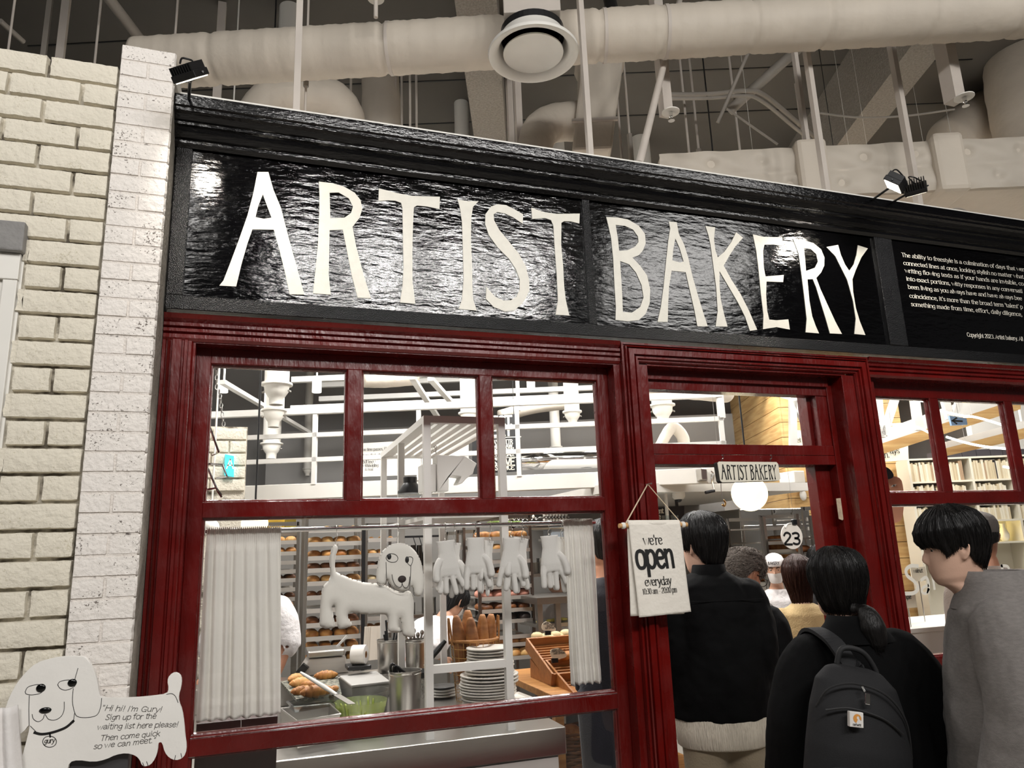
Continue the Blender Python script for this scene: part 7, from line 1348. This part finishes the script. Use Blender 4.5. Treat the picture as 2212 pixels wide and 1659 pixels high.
# --- 5: woman with a brown bob
Y5 = .95; t5 = at(1722, 1208, Y5)
P5 = person('person with dark brown bobbed hair in a beige top, back turned, deep in the doorway', (t5[0], Y5), t5[2]-.01, rb=math.radians(-20), rh=math.radians(-18), skin=skinC, hs=1.05, ears=False)
hair_cap('hair', P5['p'], hairB, P5['Mh'], (lambda az: float(np.interp(abs(az), [0, .7, 1.0, 1.5, 3.2], [.15, .14, -.04, -.06, -.07]))), .03, 6, 700, .16, .0009)
torso_garment('top', P5, fabric('beige_cloth', (206, 178, 128)), [(1.42, .075, .075, 0, 0), (1.39, .13, .10, 0, -.01), (1.34, .2, .125, 0, -.01), (1.1, .215, .15, 0, 0), (.8, .22, .155, 0, 0), (.77, .21, .15, 0, 0)], slr=(.085, .08, .07, .06)); trousers(P5, darkt); shoes(P5, shoeK)
# --- 6: dark head behind the ponytail
Y6 = 1.35; t6 = at(1772, 1179, Y6)
P6 = person('person with straight black hair just above the ponytailed head, mostly hidden in the doorway', (t6[0], Y6), t6[2]-.012, rb=math.radians(-25), rh=math.radians(-5), skin=skinC, hs=1.02, ears=False)
hair_cap('hair', P6['p'], hairK, P6['Mh'], (lambda az: float(np.interp(abs(az), [0, .7, 1.0, 1.5, 3.2], [.15, .14, .0, -.03, -.05]))), .02, 8, 500, .12, .0009)
torso_garment('coat', P6, darkt, [(1.42, .075, .075, 0, 0), (1.39, .13, .10, 0, -.01), (1.34, .19, .12, 0, -.01), (1.1, .2, .145, 0, 0), (.7, .21, .15, 0, 0), (.66, .2, .14, 0, 0)]); trousers(P6, darkt); shoes(P6, shoeK)
# --- 7: man with cap in a taupe sweatshirt inside the right window
Y7 = .62; t7 = at(2102, 1116, Y7)
P7 = person('person in a grey cap and taupe sweatshirt, back turned, behind the lettered right window', (t7[0]+.06, Y7), t7[2]-.02, rb=math.radians(-30), rh=math.radians(-32), skin=skinB, hs=1.15, wd=1.2)
hair_cap('hair', P7['p'], hairK, P7['Mh'], back_low(.06, .10, .14), .006, 3, 200, .03)
cpm = mat('faded_cap_cloth', (92, 86, 82), .9, bump=.4, bs=60); mb = MB(); n = 40; vs = []
for i in range(14):
    for k in range(n): az = 2*math.pi*k/n; q = hsurf(az, .245-(.245-.115)*(i/13)**1.3 if i else .238); r_ = np.array(q)*np.array([1.13, 1.13, 1]); r_[2] += .018; vs.append(P7['Mh'](r_))
mb.add(vs, [(i*n+k, i*n+(k+1) % n, (i+1)*n+(k+1) % n, (i+1)*n+k) for i in range(13) for k in range(n)]+[tuple(range(n))]); mb.build('cap', cpm, P7['p'], smooth=180)
torso_garment('sweatshirt', P7, fabric('taupe_fleece', (122, 108, 98), .9, 100), [(1.42, .08, .08, 0, 0), (1.395, .14, .11, 0, -.01), (1.35, .22, .135, 0, -.01), (1.1, .235, .165, 0, 0), (.85, .24, .17, 0, 0), (.8, .225, .16, 0, 0)], slr=(.10, .095, .085, .07)); trousers(P7, darkt); shoes(P7, shoeK)
# --- 8: dark-haired person cut by the right edge
Y8 = .35; t8 = at(2222, 1192, Y8)
P8 = person('person with long black hair in black, cut off by the right edge of the photo', (t8[0]+.12, Y8-.1), t8[2]-.015, rb=math.radians(-30), rh=math.radians(-30), skin=skinC, ears=False)
hair_cap('hair', P8['p'], hairK, P8['Mh'], (lambda az: float(np.interp(abs(az), [0, .7, 1.0, 1.5, 3.2], [.15, .14, -.05, -.12, -.16]))), .026, 12, 500, .2, .0009)
torso_garment('coat', P8, blackc, [(1.42, .075, .075, 0, 0), (1.39, .13, .10, 0, -.01), (1.34, .19, .12, 0, -.01), (1.1, .2, .145, 0, 0), (.7, .21, .15, 0, 0), (.66, .2, .14, 0, 0)]); trousers(P8, darkt); shoes(P8, shoeK)
# --- staff
# baker bending behind the baguettes
Y9 = 2.35; s9 = at(962, 1330, Y9)
P9 = person('person in white uniform, black hair and face mask bending over behind the baguettes', (at(893, 1400, Y9)[0]-.08, Y9+.05), 1.58, rb=math.radians(-72), rh=math.radians(-62), nod=.75, lean=.95, skin=skinA, hs=1.0, headoff=(0, 0, -.04), arms=[((-.19, .0, 1.33), (-.2, .12, 1.08), (-.16, .3, .98)), ((.19, .0, 1.33), (.22, .10, 1.06), (.17, .28, .92))], legs=True)
hair_cap('hair', P9['p'], hairK, P9['Mh'], back_low(-.03, .07, .15), .018, 2, 400, .06)
torso_garment('uniform', P9, whitec, [(1.42, .08, .08, 0, 0), (1.39, .14, .10, 0, -.01), (1.33, .2, .13, 0, -.01), (1.1, .2, .15, 0, 0), (.85, .2, .155, 0, 0), (.7, .21, .16, 0, 0), (.68, .2, .15, 0, 0)], slr=(.085, .08, .072, .06), slend=.35); 
def maskon(P):
    m = MB(); n = 20; vs = []
    for i in range(7):
        for k in range(n+1): az = -1.05+2.1*k/n; q = hsurf(az, .005+.088*i/6); vs.append(P['Mh'](q*np.array([1.05, 1.05, 1])+np.array([0, .004, 0])))
    m.add(vs, [(i*(n+1)+k, i*(n+1)+k+1, (i+1)*(n+1)+k+1, (i+1)*(n+1)+k) for i in range(6) for k in range(n)]); m.build('face_mask', mat('mask_white', (230, 226, 224), .8) if 'mask_white' not in MATS else MATS['mask_white'], P['p'], smooth=180)
maskon(P9); face(P9); trousers(P9, darkt, .9); shoes(P9, shoeK)
# worker at the left behind the curtain
Ya = 2.08; qa = at(600, 1240, Ya)
Pa = person('person in a white short-sleeved uniform mostly hidden behind the left curtain', (at(588, 1350, Ya)[0]-.12, Ya), 1.66, rb=math.radians(150), rh=math.radians(150), nod=.2, skin=skinB, arms=[((-.19, -.01, 1.35), (-.25, .0, 1.10), (-.21, .10, .88)), ((.19, -.01, 1.35), (.27, .02, 1.09), (.235, .12, .93))])
hair_cap('hair', Pa['p'], hairK, Pa['Mh'], back_low(.02, .10, .15), .015, 2, 200, .05)
torso_garment('uniform', Pa, whitec, [(1.42, .08, .08, 0, 0), (1.39, .14, .10, 0, -.01), (1.33, .2, .13, 0, -.01), (1.1, .2, .15, 0, 0), (.85, .2, .155, 0, 0), (.8, .2, .15, 0, 0)], slr=(.095, .09, .085, .08), slend=.08); trousers(Pa, darkt); shoes(Pa, shoeK); face(Pa)
# baker with a white cap in the doorway
Yb2 = 1.85; tb = at(1668, 1193, Yb2)
Pb = person('person in a white cap, white uniform and face mask far inside the doorway', (tb[0], Yb2), tb[2]-.015, rb=math.radians(165), rh=math.radians(140), nod=.15, skin=skinA)
mb = MB(); vs = []
for i in range(12):
    for k in range(n := 36): az = 2*math.pi*k/n; q = np.array(hsurf(az, .238 if i == 0 else .24-(.24-.135)*(i/11)**1.2))*np.array([1.12, 1.12, 1]); q[2] += .015; vs.append(Pb['Mh'](q))
mb.add(vs, [(i*n+k, i*n+(k+1) % n, (i+1)*n+(k+1) % n, (i+1)*n+k) for i in range(11) for k in range(n)]+[tuple(range(n))]); mb.build('cap', whitec, Pb['p'], smooth=180)
tx = MB(); q = Pb['Mh'](np.array([0, .112, .172])); ux = Pb['RhW']@np.array([-1., 0, 0]); un = Pb['RhW']@np.array([0, 1., 0]); write(tx, 'BAKERY', (q+un*.002, ux, np.cross(un, ux), un), .0028, 1.3, 'bold', 'c'); tx.build('cap_print', ink_k, Pb['p'])
maskon(Pb); face(Pb); hair_cap('hair', Pb['p'], hairK, Pb['Mh'], back_low(.05, .10, .15), .006, 2, 100, .03)
torso_garment('uniform', Pb, whitec, [(1.42, .08, .08, 0, 0), (1.39, .14, .10, 0, -.01), (1.33, .2, .13, 0, -.01), (1.1, .2, .15, 0, 0), (.8, .2, .15, 0, 0), (.7, .2, .15, 0, 0)], slr=(.085, .08, .07, .06)); trousers(Pb, darkt); shoes(Pb, shoeK)
# customer behind the right curtain: dark trousers and a hand
Yc = .72; qc = at(1342, 1600, Yc)
Pc = person('person in dark clothes behind the right curtain, only legs and a hand showing low', (qc[0], Yc+.05), 1.70, rb=math.radians(-10), rh=math.radians(-10), skin=skinB, wd=.8, arms=[((-.13, -.01, 1.35), (-.14, -.02, 1.08), (-.15, .06, .84)), ((.13, -.01, 1.35), (.15, -.04, 1.08), (.14, .12, .9))])
hair_cap('hair', Pc['p'], hairK, Pc['Mh'], back_low(.02, .10, .15), .015, 2, 150, .05)
torso_garment('jacket', Pc, fabric('dark_navy_cloth', (36, 36, 44)), [(1.42, .07, .08, 0, 0), (1.39, .10, .10, 0, -.01), (1.33, .14, .13, 0, -.01), (1.1, .15, .15, 0, 0), (.85, .155, .155, 0, 0), (.8, .15, .15, 0, 0)], slr=(.06, .055, .05, .045)); trousers(Pc, fabric('slate_trouser_cloth', (52, 54, 64))); shoes(Pc, shoeK)
# blurred worker at the steel table
Yd = 3.35; td = at(1165, 1228, Yd)
Pd = person('person with bent head in a white top working at the steel table behind the gloves', (td[0]+.15, Yd), td[2]+.02, rb=math.radians(170), rh=math.radians(120), nod=.4, skin=skinA)
hair_cap('hair', Pd['p'], hairB, Pd['Mh'], back_low(.0, .08, .15), .016, 2, 150, .05); torso_garment('uniform', Pd, whitec, [(1.42, .08, .08, 0, 0), (1.39, .14, .10, 0, -.01), (1.33, .2, .13, 0, -.01), (1.1, .2, .15, 0, 0), (.85, .2, .155, 0, 0), (.8, .2, .15, 0, 0)]); trousers(Pd, darkt); shoes(Pd, shoeK)
# ================================================================ SIGNS OUTSIDE
# dog-shaped board
zd5 = (0, 1100, 2.968); BY = -.34
wb = mat('white_painted_board', (238, 235, 230), .5, var=.03, vs=6, bump=.15, bs=25)
dgs = '510 942 545 947 575 982 605 1040 625 1110 635 1180 650 1208 740 1210 860 1210 970 1200 1068 1187 1082 1150 1072 1100 1085 1065 1122 1045 1155 1060 1166 1095 1160 1145 1145 1195 1147 1238 1168 1290 1180 1370 1186 1450 1196 1520 1190 1570 1165 1600 1125 1611 1085 1595 1055 1558 1040 1500 1028 1493 1014 1500 1010 1550 995 1600 965 1640 925 1651 905 1637 898 1610 870 1580 810 1563 740 1575 680 1605 600 1622 500 1608 445 1622 430 1680 425 1850 420 1960 290 1965 280 1850 270 1720 255 1850 250 1960 110 1960 100 1850 120 1650 160 1520 190 1400 186 1380 150 1430 95 1455 45 1435 18 1380 25 1300 60 1200 110 1110 160 1050 230 985 330 955 420 942'
ds = thing('dog_sign', 'white dog-shaped cut-out board with handwritten waiting-list message by the brick pillar', 'sign', at(250, 1560, BY))
MB().prism([[tuple(p) for p in chaik([np.array(p) for p in pxpoly(dgs, *zd5, BY)], 1, True)]], XZ((0, BY, 0)), .018).build('board', wb, ds, bevel=.002)
def bl_(s, w=.0016, nm='drawn_line'):
    ln = MB(); P = catmull([np.array(p) for p in pxpoly(s, *zd5, BY)], 5) if isinstance(s, str) else [np.array(p) for p in pxpoly(s, *zd5, BY)]; ribbon(ln, P, lambda t: w, np.array([0, BY, 0.]), np.array([1., 0, 0]), ZU, np.array([0, -1., 0]), .0006); ln.build(nm, black_ink, ds)
for nm, s in (('eye_outline', '162 1170 180 1140 230 1125 262 1128 280 1150 262 1178 210 1190 170 1185 162 1170'), ('eye_outline', '370 1125 385 1105 430 1095 470 1098 488 1118 465 1145 420 1160 385 1148 370 1125'), ('brow_line', '500 1020 480 1090'), ('ear_line', '470 1150 465 1230 478 1300 500 1330 560 1335 620 1320 645 1270 652 1212'), ('ear_line', '188 1195 185 1280 187 1390'), ('mouth_line', '206 1315 215 1345 245 1362 275 1345 288 1315 310 1345 350 1352 390 1330 410 1290 412 1235'), ('chin_line', '195 1390 230 1425'), ('chin_line', '478 1310 470 1370'), ('tail_line', '1068 1187 1100 1182 1125 1200 1142 1240'), ('toe_line', '915 1625 922 1645'), ('toe_line', '940 1618 950 1645'), ('toe_line', '1125 1578 1120 1605'), ('toe_line', '1160 1565 1165 1592')): bl_(s, .0016, nm)
bl_('222 1432 270 1442 340 1430 420 1400 470 1358', .007, 'collar'); bl_('320 1440 322 1460', .004, 'tag_ring'); bl_([(318+44*math.cos(t), 1490+36*math.sin(t)) for t in np.linspace(0, 6.28, 24)], .0018, 'name_tag')
for x, y, rx, ry, nm in ((262, 1147, 28, 26, 'eye'), (463, 1113, 27, 24, 'eye'), (290, 1290, 36, 19, 'nose')):
    q = at(x/2.968, 1100+y/2.968, BY); w = pxr(q, 1)/2.968; MB().ball(q, rx*w, .005, ry*w, 18, 10).build(nm, mat('glossy_black', (8, 8, 8), .12) if 'glossy_black' not in MATS else MATS['glossy_black'], ds, smooth=180)
for (x, y, x2, y2, s) in ((650, 1292, 1035, 1300, '"Hi hi! I\'m Gury!'), (672, 1352, 1000, 1342, 'Sign up for the'), (620, 1412, 1140, 1395, 'waiting list here please!'), (640, 1485, 1025, 1452, 'Then come quick'), (598, 1538, 995, 1495, 'so we can meet."')):
    a, e = at(x/2.968, 1100+y/2.968, BY), at(x2/2.968, 1100+y2/2.968, BY); u = e-a; L = np.linalg.norm(u); u /= L; v = np.array([-u[2], 0, u[0]]); tx = MB(); write(tx, s, (a, u, v, (0, -1, 0)), .0021, .75, 'sans', jit=.45, shear=.12, fit=L, lift=.0006); tx.build('text_line', ink_p, ds)
a = at(283/2.968, 1100+1502/2.968, BY); tx = MB(); write(tx, 'gury', XZ(a), .0018, 1.1, 'sans', jit=.2, shear=.1, lift=.0006); tx.build('tag_name', ink_p, ds)
# kiosk under the board and white cloth at the left
kq = at(215, 1650, -.30); kk = thing('tablet_kiosk', 'dark grey kiosk stand partly hidden under the dog board', 'kiosk', (kq[0], -.28, 0)); zt5 = at(215, 1624, -.31)[2]
MB().box((at(148, 1640, -.31)[0], -.315, zt5-.25), (at(278, 1640, -.31)[0], -.285, zt5)).build('screen', mat('dark_grey_panel', (62, 60, 62), .5), kk, bevel=.004); MB().box((kq[0]-.02, -.30, .02), (kq[0]+.02, -.27, zt5-.2)).build('stand', blackm, kk); MB().box((kq[0]-.12, -.40, 0), (kq[0]+.12, -.22, .02)).build('base', blackm, kk)
wl_ = MB(); q0, q1 = at(-40, 1600, -.36), at(58, 1600, -.36)
wl_.grid(lambda u, v: (q0[0]+(q1[0]-q0[0])*u*(1-.5*max(0, v-.6)*2.5*.6)+.004*math.sin(v*5), -.37+.02*math.sin(u*7)-.012*math.sin(u*15+1), q0[2]-.45+(.45+.085)*v), 40, 24); o = wl_.build('white_towel', mat('white_towel', (232, 228, 226), .9, bump=.2, bs=60), smooth=180); md = o.modifiers.new('s', 'SOLIDIFY'); md.thickness = .006; tag(o, 'white cloth hanging at the bottom left beside the dog board', 'cloth')
# canvas banner
NY = -.075; bn = thing('open_banner', 'canvas banner announcing opening hours hung from a wooden dowel on the red door casing', 'banner', at(1420, 1230, NY))
pA, pB = at(1337, 1136, NY), at(1484, 1133, NY); rr_ = pxr(pA, 5); dow = mat('beech_dowel', (196, 150, 96), .5); MB().cyl(pA, pB, rr_, 16).build('dowel', dow, bn, smooth=60)
for p, q in ((pA, 1), (pB, -1)): d_ = (pB-pA)/np.linalg.norm(pB-pA)*q; MB().lathe(p+d_*.012, [(rr_*1.05, 0), (rr_*1.35, .003), (rr_*1.4, .014), (rr_*1.05, .017)], 14, axis=d_, cap=False).build('cord_wrap', cloth, bn, smooth=60)
canvas = mat('canvas_cloth', (228, 222, 212), .9, bump=.4, bs=45, bd=6)
def bfn(c4, dy, wav):
    P = [at(x, y, NY) for x, y in c4]
    def fn(u, v):
        t = P[0]*(1-u)+P[1]*u; b = P[3]*(1-u)+P[2]*u; p = t*v+b*(1-v); return (p[0], NY-dy-wav*(1-v)*math.sin(u*3.1+.4)-.002*math.sin(u*9+v*6), p[2])
    return fn
o = MB().grid(bfn(((1355, 1130), (1465, 1129), (1490, 1321), (1376, 1333)), .014, .012), 30, 40).build('front_flap', canvas, bn, smooth=180); md = o.modifiers.new('s', 'SOLIDIFY'); md.thickness = .0022
o = MB().grid(bfn(((1355, 1131), (1464, 1130), (1478, 1326), (1362, 1331)), .0, .0), 20, 30).build('back_flap', canvas, bn, smooth=180); md = o.modifiers.new('s', 'SOLIDIFY'); md.thickness = .0022
top = MB(); q0, q1 = at(1355, 1131, NY), at(1465, 1130, NY); top.tube([q0, q1], rr_*1.45, 14); top.build('sleeve', canvas, bn, smooth=60)
pk_ = at(1399, 1046, NY+.03); cdm = mat('cotton_cord', (206, 186, 160), .8); crd = MB(); crd.tube([pA+(pB-pA)*.08, pk_], .0028, 6); crd.tube([pA+(pB-pA)*.93, pk_], .0022, 6); crd.build('cord', cdm, bn); MB().cyl((pk_[0], -.03, pk_[2]), (pk_[0], NY-.005, pk_[2]), .003, 8).build('nail', steel, bn)
tx = MB(); TY = NY-.0285
fT = [at(x, y, NY) for x, y in ((1355, 1130), (1465, 1129), (1490, 1321), (1376, 1333))]
def conform(mb):
    for i, (x, y, z) in enumerate(mb.v):
        zb_2 = (fT[2][2]+fT[3][2])/2; v = (z-zb_2)/(fT[0][2]-zb_2); xl = fT[3][0]+(fT[0][0]-fT[3][0])*v; xr = fT[2][0]+(fT[1][0]-fT[2][0])*v; u = (x-xl)/(xr-xl)
        mb.v[i] = (x, NY-.014-.012*(1-v)*math.sin(u*3.1+.4)-.002*math.sin(u*9+v*6)-.0022, z)
def bt(s, x0, y0, x1, y1, h, w, st): a, e = at(x0, y0, TY), at(x1, y1, TY); u = e-a; L = np.linalg.norm(u); u /= L; write(tx, s, (a, u, (-.055, 0, 1), (0, -1, 0)), h, w, st, fit=L, lift=.0)
bt("we're", 1393, 1177, 1435, 1175, .0054, .85, 'serif'); conform(tx); tx.build('greeting_text', ink_k, bn); tx = MB(); bt('open', 1379, 1228, 1462, 1224, .0143, 1.0, 'bold'); conform(tx); tx.build('open_text', ink_k, bn); tx = MB(); bt('everyday', 1396, 1266, 1453, 1262, .0047, .8, 'serif'); bt('10:30 am - 20:00 pm', 1390, 1284, 1465, 1279, .0032, .75, 'serif')
conform(tx); tx.build('hours_text', ink_k, bn)
# small hanging sign
HY2 = .03; hs = thing('small_hanging_sign', 'small cream wooden sign with black letters hanging over the doorway', 'sign', at(1617, 1020, HY2)); P = [(q[0], q[2]) for q in (at(x, y, HY2) for x, y in ((1550, 1000), (1553, 997), (1677, 998), (1681, 1002), (1686, 1034), (1682, 1038), (1560, 1042), (1556, 1038)))]
MB().prism([P], XZ((0, HY2, 0)), .003).build('face', mat('cream_sign', (222, 216, 200), .5), hs); MB().prism([[((p[0]-.0005), p[1]-.001) for p in P]], XZ((0, HY2+.003, 0)), .03).build('black_back', blackm, hs)
X0s, X1s = LOOPS[0][0][9][0], LOOPS[11][0][10][0]; allz = [p[1] for l in LOOPS for p in l[0]]; z0s, z1s = min(allz), max(allz); x0d, x1d = at(1557, 1020, HY2)[0], at(1678, 1020, HY2)[0]; zb_d, zt_d = at(1616, 1037, HY2)[2], at(1616, 1003, HY2)[2]
ws = (x1d-x0d)/(max(p[0] for l in LOOPS for p in l[0])-min(p[0] for l in LOOPS for p in l[0])); xm = min(p[0] for l in LOOPS for p in l[0])
for lpz in LOOPS:
    cxm = np.mean([p[0] for p in lpz[0]]); m = MB(); m.prism([[(x0d+(p[0]-xm)*ws, zb_d+(p[1]-z0s)/(z1s-z0s)*(zt_d-zb_d)) for p in lp__] for lp__ in lpz], XZ((0, HY2-.002, 0)), .002)
    o = m.build('letter', ink_k, hs); 
for x in (1559, 1664):
    q = at(x, 990, HY2+.01); m = MB(); m.tube(catmull([q+(0, 0, .012), q+(.008, 0, .016), q+(.008, 0, .0), q+(0, 0, -.003), q+(0, 0, -.016)], 4), .0022, 6); m.build('hook', chrome, hs)
# round number sign
c = at(1711, 1158, .16); R = pxr(c, 27.5); ns = thing('number_sign', 'round white sign with black number twenty-three hanging in the doorway', 'sign', c)
MB().lathe(c, [(.001, 0), (R, 0), (R, -.006), (.001, -.006)], 48, axis=(0, -1, 0), cap=False).build('disc', mat('warm_white_disc', (236, 228, 218), .5), ns, smooth=40)
tx = MB(); a = at(1694, 1176, .158); e = at(1731, 1175, .158); write(tx, '23', (a, (1, 0, -.03), (0, 0, 1), (0, -1, 0)), .0082, 1.25, 'sans', fit=e[0]-a[0], lift=.0003); tx.build('number', ink_k, ns)
q = at(1715, 1127, .16); MB().box((q[0]-.013, .15, q[2]-.016), (q[0]+.013, .17, q[2]+.012)).build('clip', blackpl, ns, bevel=.004); MB().cyl((q[0], .16, q[2]+.01), (q[0], .16, 1.93), .0006, 5).build('thread', steel, ns); rg = MB(); rg.tube(catmull([at(x, y, .155) for x, y in ((1710, 1130), (1702, 1132), (1697, 1140))], 5), .003, 6); rg.build('ring', white, ns)
